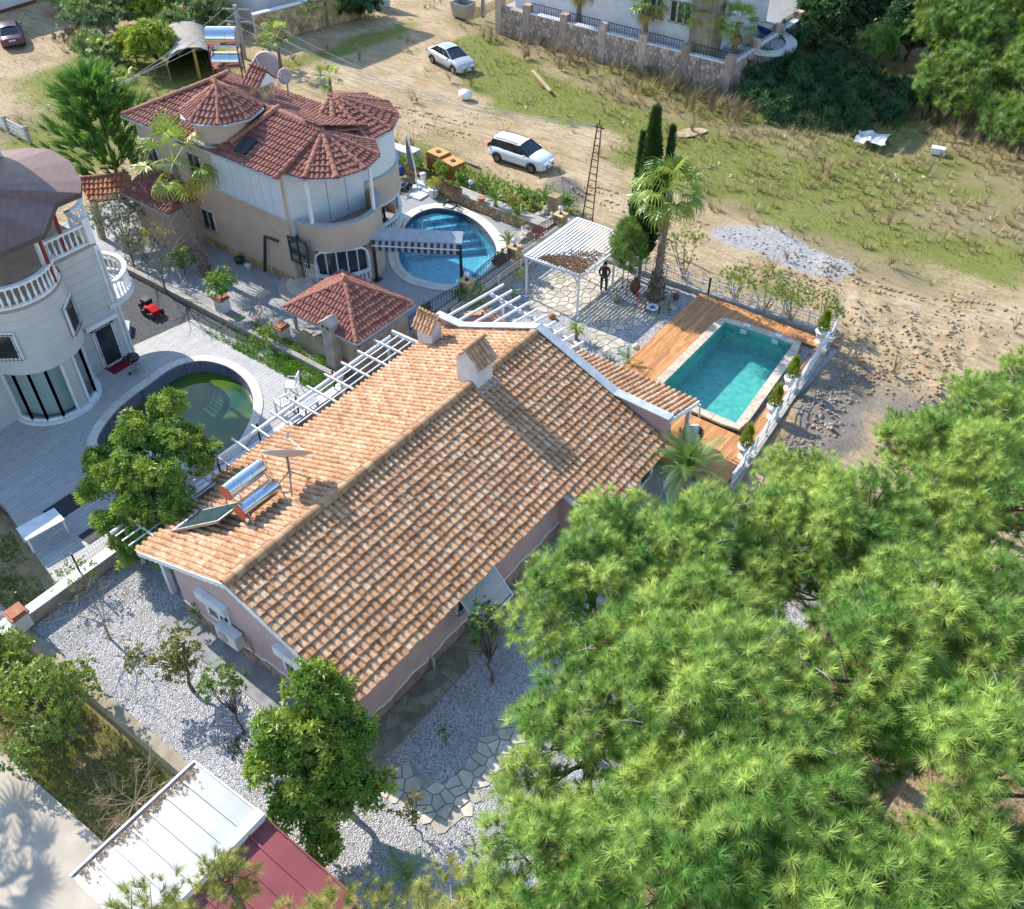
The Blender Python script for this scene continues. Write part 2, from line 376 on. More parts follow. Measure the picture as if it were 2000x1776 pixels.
vw = n.n('ShaderNodeRGBToBW'); n.l(vor.outputs['Color'], vw.inputs[0]); gr = n.mix(.5, n.ramp(vf, [(.3, (.26, .24, .22)), (.7, (.46, .44, .42))]), n.ramp(vw.outputs[0], [(.1, (.2, .19, .19)), (.8, (.5, .49, .48))]))
c = n.mix(edge(va, .9), c, gr)
c = n.mix(edge(ra, 1.4), c, n.ramp(vf, [(.3, (.12, .10, .085)), (.7, (.33, .28, .23))]))
n.bump(n.math('ADD', n.math('ADD', n.math('MULTIPLY', fine, .6), n.math('MULTIPLY', vf, .35)), n.math('MULTIPLY', streak, .7)), .9, .12)
M_ground = n.done(c, .95, Specular_IOR_Level=.2)
gm = npmesh('ground', np.stack([GX, GY, GZ], -1).reshape(-1, 3), gf, M_ground, smooth=True)
lowm = LOW(GX, GY)
for k, fn in (('green', m_green), ('dry', m_dry), ('grav', m_grav), ('rub', m_rub)):
    val = fn(GX, GY); val = np.where(lowm, {'green': .5 + .25 * vnoise(GX, GY, 1.5, 8), 'dry': .9}.get(k, 0), val) if k in ('green', 'dry') else np.where(lowm, 0, val)
    a = gm.attributes.new(k, 'FLOAT', 'POINT'); a.data.foreach_set('value', np.clip(val, 0, 1.2).astype(np.float32).ravel())
tag(link('ground', gm), kind='structure')

# ---------------------------------------------------------------- crazy paving and rubble stone pieces
def voronoi(seeds, box, gap):
    """clipped cells of 2-D seeds, each shrunk by half a joint"""
    S = np.array(seeds); out = []
    for i, p in enumerate(S):
        poly = [np.array(q) for q in ((box[0], box[2]), (box[1], box[2]), (box[1], box[3]), (box[0], box[3]))]
        d = np.linalg.norm(S - p, axis=1)
        for j in np.argsort(d)[1:15]:
            nn = (S[j] - p) / d[j]; off = nn @ ((S[j] + p) / 2) - gap / 2; res = []
            for a, b in zip(poly, poly[1:] + poly[:1]):
                da_, db = off - a @ nn, off - b @ nn
                if da_ >= 0: res.append(a)
                if da_ * db < 0: res.append(a + (b - a) * da_ / (da_ - db))
            poly = res
            if len(poly) < 3: break
        if len(poly) >= 3: out.append(poly)
    return out
def jitter_seeds(x0, x1, y0, y1, s, jit=.42, seed=0):
    r = np.random.default_rng(seed); o = []
    for a in range(int((x1-x0)/s) + 1):
        for b in range(int((y1-y0)/s) + 1):
            o.append((x0 + (a + .5 + r.uniform(-jit, jit) + .5 * (b % 2)) * s, y0 + (b + .5 + r.uniform(-jit, jit)) * s))
    return o
def paving(name, poly, size, parent, m, z, h=.025, gap=.05, seed=0, jit=.42, pad=1):
    xs_, ys_ = [p[0] for p in poly], [p[1] for p in poly]; bx = (min(xs_), max(xs_), min(ys_), max(ys_)); k = 0
    for c in voronoi(jitter_seeds(*bx, size, jit, seed), (bx[0]-pad, bx[1]+pad, bx[2]-pad, bx[3]+pad), gap):
        cc = sum(c) / len(c)
        if not inpoly(cc[0], cc[1], poly): continue
        b = MB(); b.prism([cc + (q - cc) * 1.0 for q in c], z, z + h + random.uniform(-.006, .008)); b.build(name, m, parent); k += 1
    return k
def stone_face(parent, o, du, L, H, nrm, size, m, name='stone', depth=.05, gap=.03, seed=0, limit=300, vert=(0, 0, 1)):
    """irregular stones proud of a wall face: origin o, run du*L, height H, outward nrm"""
    o, du, nrm, dv = Vector(o), Vector(du).normalized(), Vector(nrm).normalized(), Vector(vert); k = 0; rest = MB()
    for c in voronoi(jitter_seeds(0, L, 0, H, size, .4, seed), (0, L, 0, H), gap):
        q = [o + du * float(p[0]) + dv * float(p[1]) for p in c]; ctr = sum(q, Vector()) / len(q); d = depth * random.uniform(.5, 1.2)
        b = rest if k >= limit else MB(); nq = len(q)
        top = [ctr + (p - ctr) * .86 + nrm * d for p in q]; fs = [tuple(range(nq, 2*nq))] + [(i, (i+1) % nq, nq + (i+1) % nq, nq + i) for i in range(nq)]
        if du.cross(dv).dot(nrm) < 0: fs = [f[::-1] for f in fs]
        b.add(q + top, fs)
        if b is not rest: b.build(name, m, parent)
        k += 1
    if rest.v: rest.build(name + 'work', m, parent, kind='stuff')

# ---------------------------------------------------------------- surfaces of the lots
n = NT('white_gravel'); vo = n.n('ShaderNodeTexVoronoi', i_Scale=24.0); n.l(n.pos(), vo.inputs['Vector'])
bw = n.n('ShaderNodeRGBToBW'); n.l(vo.outputs['Color'], bw.inputs[0])
cl = n.ramp(bw.outputs[0], [(.05, (.16, .16, .175)), (.4, (.42, .415, .43)), (.9, (.74, .73, .735))])
cl = n.mix(n.ramp(n.noise(.7, 6, .65), [(.44, (0, 0, 0)), (.75, (.6, .6, .6))]), cl, (.34, .31, .27))
inv = n.math('SUBTRACT', 1, vo.outputs['Distance']); n.bump(inv, 1.0, .06)
M_gravel = n.done(cl, .9, Specular_IOR_Level=.25)
def tiles_mat(name, c1, c2, joint, w, h, rot=0, off=.5, bump=.5, grain=None):
    n = NT(name); mp = n.n('ShaderNodeMapping'); n.l(n.pos(), mp.inputs[0]); mp.inputs['Rotation'].default_value = (0, 0, rot)
    b = n.n('ShaderNodeTexBrick', offset=off); n.l(mp.outputs[0], b.inputs['Vector'])
    b.inputs['Color1'].default_value = (*c1, 1); b.inputs['Color2'].default_value = (*c2, 1); b.inputs['Mortar'].default_value = (*joint, 1)
    b.inputs['Scale'].default_value = 1; b.inputs['Mortar Size'].default_value = .012; b.inputs['Brick Width'].default_value = w; b.inputs['Row Height'].default_value = h
    cc = n.mix(n.ramp(n.noise(1.1, 5, .65), [(.35, (0, 0, 0)), (.75, (.55, .55, .55))]), b.outputs['Color'], tuple(x * .72 for x in c1))
    if grain:
        m2 = n.n('ShaderNodeMapping'); n.l(n.pos(), m2.inputs[0]); m2.inputs['Scale'].default_value = grain
        cc = n.mix(n.ramp(n.noise(3, 4, .6, m2.outputs[0]), [(.4, (0, 0, 0)), (.7, (.4, .4, .4))]), cc, tuple(x * .6 for x in c2))
    n.bump(n.math('SUBTRACT', 1, b.outputs['Fac']), bump, .02)
    return n.done(cc, .6, Specular_IOR_Level=.35)
M_terrace = tiles_mat('wood_look_tile', (.50, .49, .48), (.42, .41, .405), (.20, .195, .19), 1.2, .2, R_(90), .5, .5, (8, .5, 1))
M_patio = tiles_mat('grey_patio_tile', (.34, .34, .35), (.30, .30, .31), (.20, .2, .2), .6, .6, 0, .5, .4)
b = MB(); b.prism([(-12.55,-3.85),(4.35,-3.85),(9.5,-3.85),(9.5,17.0),(3.9,17.5),(3.9,29.3),(-12.55,29.3)], -.5, 0, [grow(POOL_MAIN, .12)])
b.build('gravel_yard', M_gravel, kind='structure')
b = MB(); b.prism([P(375,624,ZT)[:2], P(470,668,ZT)[:2], P(640,745,ZT)[:2], (-12.75, 11.9), (-12.75,-2.25), P(118,1152,ZT)[:2], P(0,975,ZT)[:2], (-24,-1.0), (-24,8.05), P(247,681,ZT)[:2]], -.3, ZT, [POOL_GREEN])
b.build('terrace', M_terrace, kind='structure')
M_darkgravel = mat('dark_gravel', (.10, .105, .11), (.045, .05, .052), 9, .9, bump=.8, bsc=30)
b = MB(); b.prism([(-30,8.0),(-22.2,8.0),P(250,681,ZT)[:2],P(375,624,ZT)[:2],P(470,668,ZT)[:2],P(560,705,ZT)[:2],(-12.8,12.2),(-30,12.2)], -.3, ZT - .035); b.build('side_yard', M_darkgravel, kind='structure')
b = MB(); b.prism([(-36,12.6),(-12.75,12.6),(-12.75,30.3),(-15.0,28.6),(-24.0,28.6),(-36,28.6)], -.3, ZB, [POOL_BLUE]); b.build('patio', M_patio, kind='structure')
M_drive = mat('driveway_concrete', (.48, .42, .34), (.36, .31, .25), 1.3, .9, bump=.25, bsc=50, lo=.3, hi=.75)
b = MB(); b.prism([(-30,-30),(12,-30),(12,-8.9),(-1.5,-8.9),(-4.4,-6.9),(-9.9,-7.05),(-30,-7.05)], -1.0, ZL); b.build('driveway', M_drive, kind='structure')

# ---------------------------------------------------------------- pools
n = NT('pool_mosaic'); tx = n.n('ShaderNodeTexBrick', offset=0); n.l(n.pos(), tx.inputs['Vector'])
def pool_mat(name, a, b_, joint, cell, hgt=False):
    n = NT(name); v = n.n('ShaderNodeTexVoronoi', i_Scale=1 / cell, distance='CHEBYCHEV', i_Randomness=.05); n.l(n.pos(), v.inputs['Vector'])
    w = n.n('ShaderNodeRGBToBW'); n.l(v.outputs['Color'], w.inputs[0]); cc = n.ramp(w.outputs[0], [(.2, a), (.8, b_)])
    return n.done(cc, .35, Specular_IOR_Level=.5)
M_pt_teal = pool_mat('teal_pool_tile', (.08, .33, .30), (.135, .43, .38), (.2, .5, .5), .22)
M_pt_blue = pool_mat('blue_mosaic', (.06, .27, .38), (.15, .42, .52), (.1, .2, .3), .11)
M_pt_navy = pool_mat('navy_mosaic', (.010, .022, .20), (.04, .07, .40), (.1, .1, .3), .08)
M_pt_violet = pool_mat('violet_mosaic', (.10, .10, .52), (.20, .20, .72), (.1, .1, .3), .07)
M_w_teal = glassy('clear_water', (.80, .985, .97), (1, 1, 1), .01, 1.33, .35, 2.2)
M_w_blue = glassy('blue_water', (.74, .94, .97), (1, 1, 1), .01, 1.33, .25, 1.6)
n = NT('green_water'); g1 = n.noise(.45, 4)
n.done(n.ramp(g1, [(.38, (.012, .06, .035)), (.6, (.07, .13, .012))]), .03, IOR=1.33, Specular_IOR_Level=.9); n.bump(n.noise(2.5, 2), .05, .03); M_w_green = n.m
M_cope = mat('travertine', (.62, .53, .42), (.44, .35, .26), 5, .7, rnd=.12, bump=.3, bsc=25)
M_copew = mat('pale_coping', (.66, .62, .55), (.55, .51, .45), 4, .7, rnd=.1, bump=.2)
def basin(root, loop, ztop, zbot, mw, mf, band=None, mband=None):
    b = MB(); k = len(loop); zb = ztop - .02
    def wall(z0, z1, m, name):
        w = MB(); vs = [(p[0], p[1], z0) for p in loop] + [(p[0], p[1], z1) for p in loop]
        w.add(vs, [(i, (i+1) % k, k + (i+1) % k, k + i) for i in range(k)]); w.build(name, m, root)
    if band: wall(zb - band, zb, mband, 'tile_band'); wall(zbot, zb - band, mw, 'basin_wall')
    else: wall(zbot, zb, mw, 'basin_wall')
    f = MB(); f.prism(loop, None, zbot); f.build('basin_floor', mf, root)
def coping(root, loop, width, z, h, m, step=.6, name='coping_stone'):
    out = grow(loop, width); acc = []; i0 = 0; k = len(loop); d = 0
    for i in range(k):
        d += math.dist(loop[i], loop[(i+1) % k])
        if d >= step or i == k - 1:
            idx = list(range(i0, i + 2)); ins = [loop[j % k] for j in idx]; ou = [out[j % k] for j in idx]
            poly = ins + ou[::-1]; cx = sum(p[0] for p in poly) / len(poly); cy2 = sum(p[1] for p in poly) / len(poly)
            b = MB(); b.prism([(cx + (p[0]-cx) * .985, cy2 + (p[1]-cy2) * .985) for p in poly], z - .05, z + h); b.build(name, m, root)
            i0 = i + 1; d = 0
def resample(loop, s):
    o = []
    for a, b_ in zip(loop, loop[1:] + loop[:1]):
        m = max(1, round(math.dist(a, b_) / s))
        o += [(a[0] + (b_[0]-a[0]) * i / m, a[1] + (b_[1]-a[1]) * i / m) for i in range(m)]
    return o
# rectangular pool of the pink house
pr = thing('swimming_pool', 'rectangular teal swimming pool with travertine rim set in the orange timber deck', 'pool', (.5, 24, .2))
basin(pr, POOL_MAIN, .36, -.95, M_pt_teal, M_pt_teal)
w = MB(); w.prism(POOL_MAIN, None, .12); w.build('water', M_w_teal, pr)
coping(pr, resample(POOL_MAIN, .5), .42, .31, .06, M_cope, .98)
for k in range(3):
    b = MB(); b.prism([(-1.34, 20.76), (-.1 - .33*k, 20.76), (-1.34, 22.3 - .42*k)], -.94, -.62 + .26*k); b.build('step', M_pt_teal, pr)
for x in (-.35, 1.25):
    b = MB(); b.cbox((x, 27.62 + (x+.35)*.1, .385), (.34, .26, .02)); b.build('skimmer_lid', M_white, pr)
    b = MB(); b.cbox((x, 27.30 + (x+.35)*.1, .17), (.32, .05, .22)); b.build('skimmer_mouth', M_white, pr)
# bean pool of the beige villa
pb = thing('swimming_pool', 'rounded blue mosaic pool beside the beige villa with stepped far end', 'pool', (-3, 46, ZB)); pb.location = (-17, 25, ZB)
basin(pb, POOL_BLUE, ZB, -1.3, M_pt_blue, M_pt_blue, .35, M_pt_navy)
w = MB(); w.prism(POOL_BLUE, None, ZB - .16); w.build('water', M_w_blue, pb)
coping(pb, POOL_BLUE, .28, ZB, .035, M_copew, .5); coping(pb, grow(POOL_BLUE, .285), .3, ZB, .03, M_copew, .6)
c0 = P(845, 408, ZB)
for k in range(5):
    a = P(810 - 3*k, 428 + 9*k, ZB); e = P(893 + 14*k, 416 + 8*k, ZB)
    sub = [q for q in POOL_BLUE]
    b = MB(); far = P(845, 405, ZB); q = [a, e, e + V(-.1, 1.2 + .35*k, 0), a + V(-.1, 1.2 + .35*k, 0)]
    q2 = [p for p in grow(POOL_BLUE, -.01) if (Vector(p) - Vector(a[:2])).dot(Vector((-(e-a).y, (e-a).x))) > 0]
    if len(q2) > 3: b.prism(q2, -1.28, .02 - .26*k); b.build('step', M_pt_blue, pb)
b = MB(); b.tube([P(822,408,ZB), P(822,410,ZB+.5), P(822,412,.2), P(826,455,-.2)], .022, 6); b.build('handrail', M_steel, pb)
# murky pool of the grey villa
pg = thing('swimming_pool', 'round murky green pool with violet tile band on the grey terrace', 'pool', (-16, 7, ZT))
basin(pg, POOL_GREEN, ZT, -1.2, M_pt_violet, M_pt_violet)
w = MB(); w.prism(POOL_GREEN, None, ZT - .62); w.build('water', M_w_green, pg)
coping(pg, POOL_GREEN, .42, ZT, .04, M_copew, .55)
b = MB()
for s in (0, .5):
    q = P(172, 905, ZT) + V(s * .55, s * -.2, 0)
    b.tube([q, q + V(0, 0, .55), q + V(.1, .1, .78), q + V(.4, .35, .8), q + V(.75, .65, .45), q + V(.8, .7, -.3)], .024, 6)
b.build('ladder', M_steel, pg)
# pool of the stone-walled villa
pf = thing('swimming_pool', 'dark blue rounded pool inside the far stone walled garden', 'pool', (*POOL_FAR[0], 2))
b = MB(); b.prism(grow(POOL_FAR, .8), 1.9, 2.05, [POOL_FAR]); b.build('coping', M_copew, pf)
basin(pf, POOL_FAR, 2.05, .6, M_pt_navy, M_pt_blue); w = MB(); w.prism(POOL_FAR, None, 1.8); w.build('water', M_w_blue, pf)

# ---------------------------------------------------------------- timber deck, one board at a time
n = NT('deck_wood'); r = n.rand(); mp = n.n('ShaderNodeMapping'); n.l(n.pos(), mp.inputs[0]); mp.inputs['Scale'].default_value = (9, .9, 1)
gcol = n.ramp(n.noise(2.2, 5, .65, mp.outputs[0]), [(.3, (.38, .15, .05)), (.55, (.56, .265, .105)), (.75, (.68, .38, .18))])
v2 = n.math('MULTIPLY_ADD', r, .45, .78); cc = n.n('ShaderNodeCombineColor'); [n.l(v2, cc.inputs[i]) for i in range(3)]
M_deck = n.done(n.mix(1.0, gcol, cc.outputs[0], 'MULTIPLY'), .55, Specular_IOR_Level=.35)
deck = thing('timber_deck', 'orange brown timber deck boarded around the rectangular pool', 'deck', (0, 24, 0))
bw_ = .142
inner = grow(POOL_MAIN, .42)
yb, yt = 20.33, 27.75
def board(x0, x1, y0, y1, sx=0):
    b = MB(); b.prism([(x0, y0), (x1 - .008, y0), (x1 - .008, y1), (x0, y1)], .12, .2 + random.uniform(-.003, .003)); b.build('board', M_deck, deck)
x = -3.62; k = 0
while x < 3.9:
    segs = [(16.9, 29.0)]
    if -1.9 < x < 2.95: segs = [(16.9, 20.28), (27.85 + (x+1.35)*.1, 29.0)]
    for y0, y1 in segs:
        y1 = min(y1, 29.65 - max(0, x + .15 - 3.2)/.083)
        if y1 - y0 < .3: continue
        if x < -1.9: y0 = 20.9 if x < -3.3 else 19.2
        cut = y0 + random.uniform(1.2, 3.8)
        if y1 - y0 > 4:
            while cut < y1 - 1: board(x, x + bw_, y0, cut - .006); y0 = cut; cut += random.uniform(2.2, 4.2)
        board(x, x + bw_, y0, y1)
    x += bw_
b = MB()
for a, c_ in zip(inner, inner[1:] + inner[:1]): b.beam((a[0], a[1], .23), (c_[0], c_[1], .23), .035, .16)
b.build('pool_edge_board', M_deck, deck)
b = MB(); b.box(-3.66, -3.62, 19.2, 29.0, 0, .19); b.box(-3.62, 3.9, 29.0, 29.04, 0, .19); b.build('edge_board', M_deck, deck)

# ---------------------------------------------------------------- crazy paving of the pink house
M_flag = mat('flagstone', (.56, .50, .40), (.42, .38, .32), 2.5, .85, rnd=.22, bump=.35, bsc=14)
pat = tag(thing('stone_paving', None, None), kind='structure')
patio_poly = qpool([(1020,598),(1040,560),(1078,528),(1120,522),(1195,505),(1232,538),(1225,556),(1190,566),(1165,590),(1225,600),(1270,590),(1318,592),(1300,618),(1270,632),(1210,650),(1215,680),(1190,695),(1165,690),(1150,665),(1158,640),(1140,625),(1060,612)], 0)
b = MB(); b.prism(grow(patio_poly, -.14), None, .006); b.build('mortar_bed', M_mortar, pat)
paving('flagstone', patio_poly, .44, pat, M_flag, .004, seed=3)
side_poly = [(-.05, -.3), (.95, -.3), (.98, 9.5), (-.05, 9.5)]
b = MB(); b.prism(side_poly, None, .006); b.build('mortar_bed', M_mortar, pat); paving('flagstone', side_poly, .42, pat, mat('mossy_flagstone', (.34, .30, .24), (.20, .19, .13), 2.2, .9, rnd=.25, bump=.4, bsc=14), .004, seed=5, pad=0)
walk = qpool([(742,1482),(790,1500),(850,1540),(895,1520),(935,1470),(965,1425),(1000,1385),(1060,1310),(1130,1330),(1070,1400),(1010,1470),(960,1530),(920,1580),(885,1622),(840,1618),(800,1590),(752,1560),(700,1545)], 0)
b = MB(); b.prism(grow(walk, -.12), None, .007); b.build('mortar_bed', M_mortar, pat); paving('flagstone', walk, .42, pat, M_flag, .005, seed=8)
M_walkc = mat('old_concrete', (.33, .33, .33), (.20, .21, .21), 1.5, .9, bump=.3, bsc=30)
b = MB(); b.prism([(-9.0,-1.05),(-.5,-1.05),(-.3,0),(-9.0,0)], -.2, .05); b.build('concrete_strip', M_walkc, kind='structure')

# ---------------------------------------------------------------- garden walls
M_render = mat('stained_render', (.42, .36, .28), (.25, .21, .17), 1.2, .9, bump=.3, bsc=30)
def wall(name, x0, x1, y0, y1, z0, z1, m, label, capm=None, capw=.05, caph=.06):
    t = thing(name, label, 'wall', ((x0+x1)/2, (y0+y1)/2, z0))
    b = MB(); b.box(x0, x1, y0, y1, z0, z1); b.build('wall_body', m, t)
    if capm: b = MB(); b.box(x0 - capw, x1 + capw, y0 - capw, y1 + capw, z1 + .003, z1 + caph); b.build('coping', capm, t)
    return t
M_oldwall = mat('weathered_wall', (.42, .36, .26), (.26, .22, .16), 1.6, .92, bump=.5, bsc=22)
wall('garden_wall', -45, -2.6, -4.22, -3.86, -1.0, .06, M_oldwall, 'weathered beige block wall between the white gravel yard and the low lawn')
t = wall('garden_wall', -12.95, -12.6, -3.84, 12.3, -.4, .56, M_render, 'brown rendered wall with white top edging the grey terrace', M_white, .04, .05)
wall('garden_wall', -30, -12.98, 12.32, 12.58, -.3, .75, M_concrete, 'low mossy concrete wall between the grey terrace and the beige villa garden')
ws = thing('garden_wall', 'honey coloured rubble stone wall between the beige villa patio and the white gravel yard', 'wall', (-12.7, 22, 0))
b = MB(); b.box(-12.95, -12.6, 15.0, 30.6, -.3, .8); b.build('wall_body', M_mortar, ws)
b = MB(); b.box(-13.0, -12.53, 15.0, 30.6, .803, .87); b.build('coping', M_concrete, ws)
M_honey = mat('honey_stone', (.52, .38, .20), (.34, .24, .12), 3, .9, rnd=.3, bump=.4, bsc=18)
stone_face(ws, (-12.6, 15.0, 0), (0, 1, 0), 15.6, .8, (1, 0, 0), .27, M_honey, seed=2)
b = MB(); b.box(-12.55, -12.2, 14.8, 29.5, -.2, .28); tag(b.build('garden_kerb', M_concrete), 'low concrete kerb running along the foot of the honey stone wall', 'kerb')
wp = thing('planter_wall', 'honey stone planter wall with terracotta troughs along the blue pool patio', 'wall', (-17, 28.7, ZB))
wpa, wpb = P(850, 380, ZB), P(1040, 455, ZB); dw = (wpb - wpa).normalized(); nw = V(dw.y, -dw.x, 0)
b = MB(); b.extr([wpa, wpa + dw * 8.2, wpa + dw * 8.2 - nw * .7, wpa - nw * .7], (0, 0, .6)); b.build('wall_body', M_mortar, wp)
b = MB(); b.extr([wpa + nw*.06 + V(0,0,.603), wpa + dw * 8.2 + nw*.06 + V(0,0,.603), wpa + dw * 8.2 - nw * .75 + V(0,0,.603), wpa - nw * .75 + V(0,0,.603)], (0, 0, .06)); b.build('coping', M_concrete, wp)
stone_face(wp, wpa, dw, 8.2, .6, nw, .26, M_honey, seed=4)
# stone walled villa garden, far side of the field
wf = thing('boundary_wall', 'long pinkish rubble stone wall with pillars around the far villa garden', 'wall', (-20, 53, 0))
M_pink = mat('pinkish_stone', (.50, .36, .29), (.34, .25, .21), 2.5, .9, rnd=.3, bump=.5, bsc=14)
b = MB(); b.box(-34.9, -14.35, 52.6, 53.0, -.2, 2.15); b.box(-14.75, -14.35, 53.0, 66, -.2, 2.15); b.build('wall_body', M_mortar, wf)
stone_face(wf, (-14.75, 52.6, 0), (-1, 0, 0), 20.1, 2.15, (0, -1, 0), .36, M_pink, seed=6, depth=.07)
stone_face(wf, (-14.35, 52.6, 0), (0, 1, 0), 11, 2.15, (1, 0, 0), .4, M_pink, seed=7, depth=.07, limit=0)
n_p = 0
for i, (x, y) in enumerate([(-14.55, 52.8), (-18.0, 52.8), (-21.5, 52.8), (-25, 52.8), (-28.5, 52.8), (-32, 52.8), (-34.7, 52.8), (-14.55, 56.6), (-14.55, 60.4), (-14.55, 64)]):
    b = MB(); b.box(x-.3, x+.3, y-.3, y+.3, -.2, 2.75); b.build('pillar', M_pink, wf)
for x in np.arange(-36, -15, .22):
    pass
b = MB()
for k in range(5):
    x0 = -18.0 - 3.5*k + 3.18; b.box(x0 - 2.86, x0, 52.55, 53.05, 2.153, 2.24)
for k in range(3): b.box(-14.8, -14.3, 53.15 + 3.8*k, 56.28 + 3.8*k, 2.153, 2.24)
b.build('coping', M_white, wf)
b = MB()
for k in range(5):
    x0 = -18.0 - 3.5*k + 3.18
    for j in range(13): b.beam((x0 - .1 - .22*j, 52.8, 2.24), (x0 - .1 - .22*j, 52.8, 2.95), .03)
    b.beam((x0 - 2.86, 52.8, 2.9), (x0, 52.8, 2.9), .04)
for k in range(3):
    for j in range(14): b.beam((-14.55, 53.25 + 3.8*k + .22*j, 2.24), (-14.55, 53.25 + 3.8*k + .22*j, 2.95), .03)
b.build('railing', M_black, wf, kind='stuff')
# raised floor of the far villa garden
b = MB(); b.prism([(-34.8,53.0),(-14.76,53.0),(-14.76,75),(-34.8,75)], 1.0, 1.9, [grow(POOL_FAR, .4)]); b.build('garden_paving', M_patio, kind='structure')
# ---------------------------------------------------------------- roof tiles
def tile_template(w, l, h, pan, lip=.03, seg=6, tilt=.04):
    """barrel tile: x across, y up the slope, z off the roof; returns verts, quads"""
    bw = w * (1 - pan); pr_ = []
    for i in range(seg + 1):
        t = math.pi * i / seg; pr_.append((bw/2 - math.cos(t) * bw/2, math.sin(t) * h))
    if pan > 0: pr_ += [(bw + (w - bw) * .5, -.004), (w + .004, .004)]
    n = len(pr_); v = []
    for y, sc_, dz in ((0, 1, tilt), (l, .9, 0)):
        v += [((x - w/2) * sc_, y, z * (1 if y == 0 else .7) + dz) for x, z in pr_]
    v += [((x - w/2), 0.004, max(-.02, z + tilt - lip)) for x, z in pr_]
    f = [(i, i+1, n+i+1, n+i) for i in range(n-1)] + [(2*n+i, 2*n+i+1, i+1, i) for i in range(n-1)]
    return np.array(v), np.array(f)
class Tiling:
    def __init__(s, root, m, tmpl, w, l, name='roof_tile'):
        s.root, s.m, s.t, s.w, s.l, s.name, s.it = root, m, tmpl, w, l, name, []
        me = npmesh(name, tmpl[0], tmpl[1], m); s.me = me
    def face(s, poly, across, inset=.04, lift=.02, offx=0):
        """covers one planar roof face; across is the eave direction (left to right seen from outside)"""
        poly = [Vector(p) for p in poly]; a = Vector(across).normalized()
        nrm = Vector((0, 0, 0))
        for i in range(len(poly)): nrm += (poly[i] - poly[0]).cross(poly[(i+1) % len(poly)] - poly[0])
        nrm.normalize(); nrm = nrm if nrm.z > 0 else -nrm
        u = nrm.cross(a).normalized()
        o = poly[0]; q = [((p - o).dot(a), (p - o).dot(u)) for p in poly]
        x0, x1 = min(p[0] for p in q), max(p[0] for p in q); y0, y1 = min(p[1] for p in q), max(p[1] for p in q)
        nc = max(1, round((x1 - x0) / s.w)); nr = int(math.ceil((y1 - y0) / s.l))
        cx = x0 + (np.arange(nc) + .5) * (x1 - x0) / nc; cyy = y0 + np.arange(nr) * s.l
        A, B = np.meshgrid(cx, cyy, indexing='ij'); A, B = A.ravel(), B.ravel()
        keep = inpoly(A, B + .3 * s.l, q) | (inpoly(A, B + .75*s.l, q))
        M = np.array([a, u, nrm]).T; oo = np.array(o + nrm * lift)
        for x, y in zip(A[keep], B[keep]):
            j = rng.normal(0, 1, 3)
            p = oo + M @ np.array([x + .007*j[0], y - .05 + .016*j[1] - (.07 if j[1] > 2.6 else 0), .004*abs(j[0])])
            an = .022 * j[2]; c_, s_ = math.cos(an), math.sin(an)
            s.it.append((p, M @ np.array([[c_, -s_, 0], [s_, c_, 0], [0, 0, 1]])))
    def finish(s, limit=300):
        cam_ = np.array(CAMLOC); s.it.sort(key=lambda t: np.linalg.norm(t[0] - cam_)); ro = np.array(origin(s.root))
        for p, M in s.it[:limit]:
            o = link(s.name, s.me, s.root); m4 = np.eye(4); m4[:3, :3] = M; m4[:3, 3] = p - ro; o.matrix_basis = Matrix(m4.tolist())
        r = s.it[limit:]
        if r:
            v, f = scatter(s.t[0], s.t[1], np.array([p for p, _ in r]) - ro, np.array([M for _, M in r]), np.ones(len(r)))
            tag(link(s.name + 's', npmesh(s.name + 's', v, f, s.m), s.root), kind='stuff')
def ridge(root, p, q, r, m, seg=.4, name='ridge_tile', n=6):
    """overlapping half-round ridge tiles from p to q"""
    p, q = Vector(p), Vector(q); L = (q - p).length; k = max(1, round(L / seg)); d = (q - p) / L; s = d.cross(V(0, 0, 1)).normalized(); u = s.cross(d)
    for i in range(k):
        a = p + d * (L * i / k); e = p + d * (L * (i + 1) / k + .05); b = MB(); vs = []
        for c, rr in ((a, r * 1.08), (a + d * .07, r * 1.02), (e, r * .9)):
            vs += [c + s * (math.cos(math.pi * t / n) * rr) + u * (math.sin(math.pi * t / n) * rr * .85 - .02) for t in range(n + 1)]
        m_ = n + 1; b.smooth = True
        b.add(vs, [(j*m_+t, j*m_+t+1, (j+1)*m_+t+1, (j+1)*m_+t) for j in range(2) for t in range(n)]); b.smooth = False
        b.add(vs[:m_], [tuple(range(m_))[::-1]]); b.add(vs[-m_:], [tuple(range(m_))])
        b.build(name, m, root)
def tile_mat(name, stops, nzs=5.0, amt=.5, dirt=(.09, .06, .045), da=.35):
    n = NT(name); r = n.rand(); nz = n.noise(nzs, 3, .6)
    f = n.math('ADD', n.math('MULTIPLY', r, 1 - amt), n.math('MULTIPLY', n.math('MULTIPLY_ADD', nz, 2.2, -.6, clamp=True), amt))
    c = n.ramp(f, stops)
    d2 = n.ramp(n.math('ADD', n.math('MULTIPLY', n.noise(.6, 4), .5), n.math('MULTIPLY', n.noise(14, 3), .5)), [(.5, (0, 0, 0)), (.72, (da, da, da))])
    n.bump(n.noise(45, 3), .25, .01)
    return n.done(n.mix(d2, c, dirt), .85, Specular_IOR_Level=.25)
M_tile = tile_mat('flamed_clay', [(.10, (.34, .17, .085)), (.38, (.49, .27, .145)), (.62, (.585, .37, .22)), (.88, (.72, .54, .38))], 7.0, .62, da=.45)
M_ridge = tile_mat('ridge_clay', [(.1, (.31, .165, .09)), (.6, (.42, .245, .135)), (.95, (.52, .35, .21))], 3)

M_shutm = mat('shutter_metal', (.50, .53, .56), (.43, .46, .49), 2, .5)
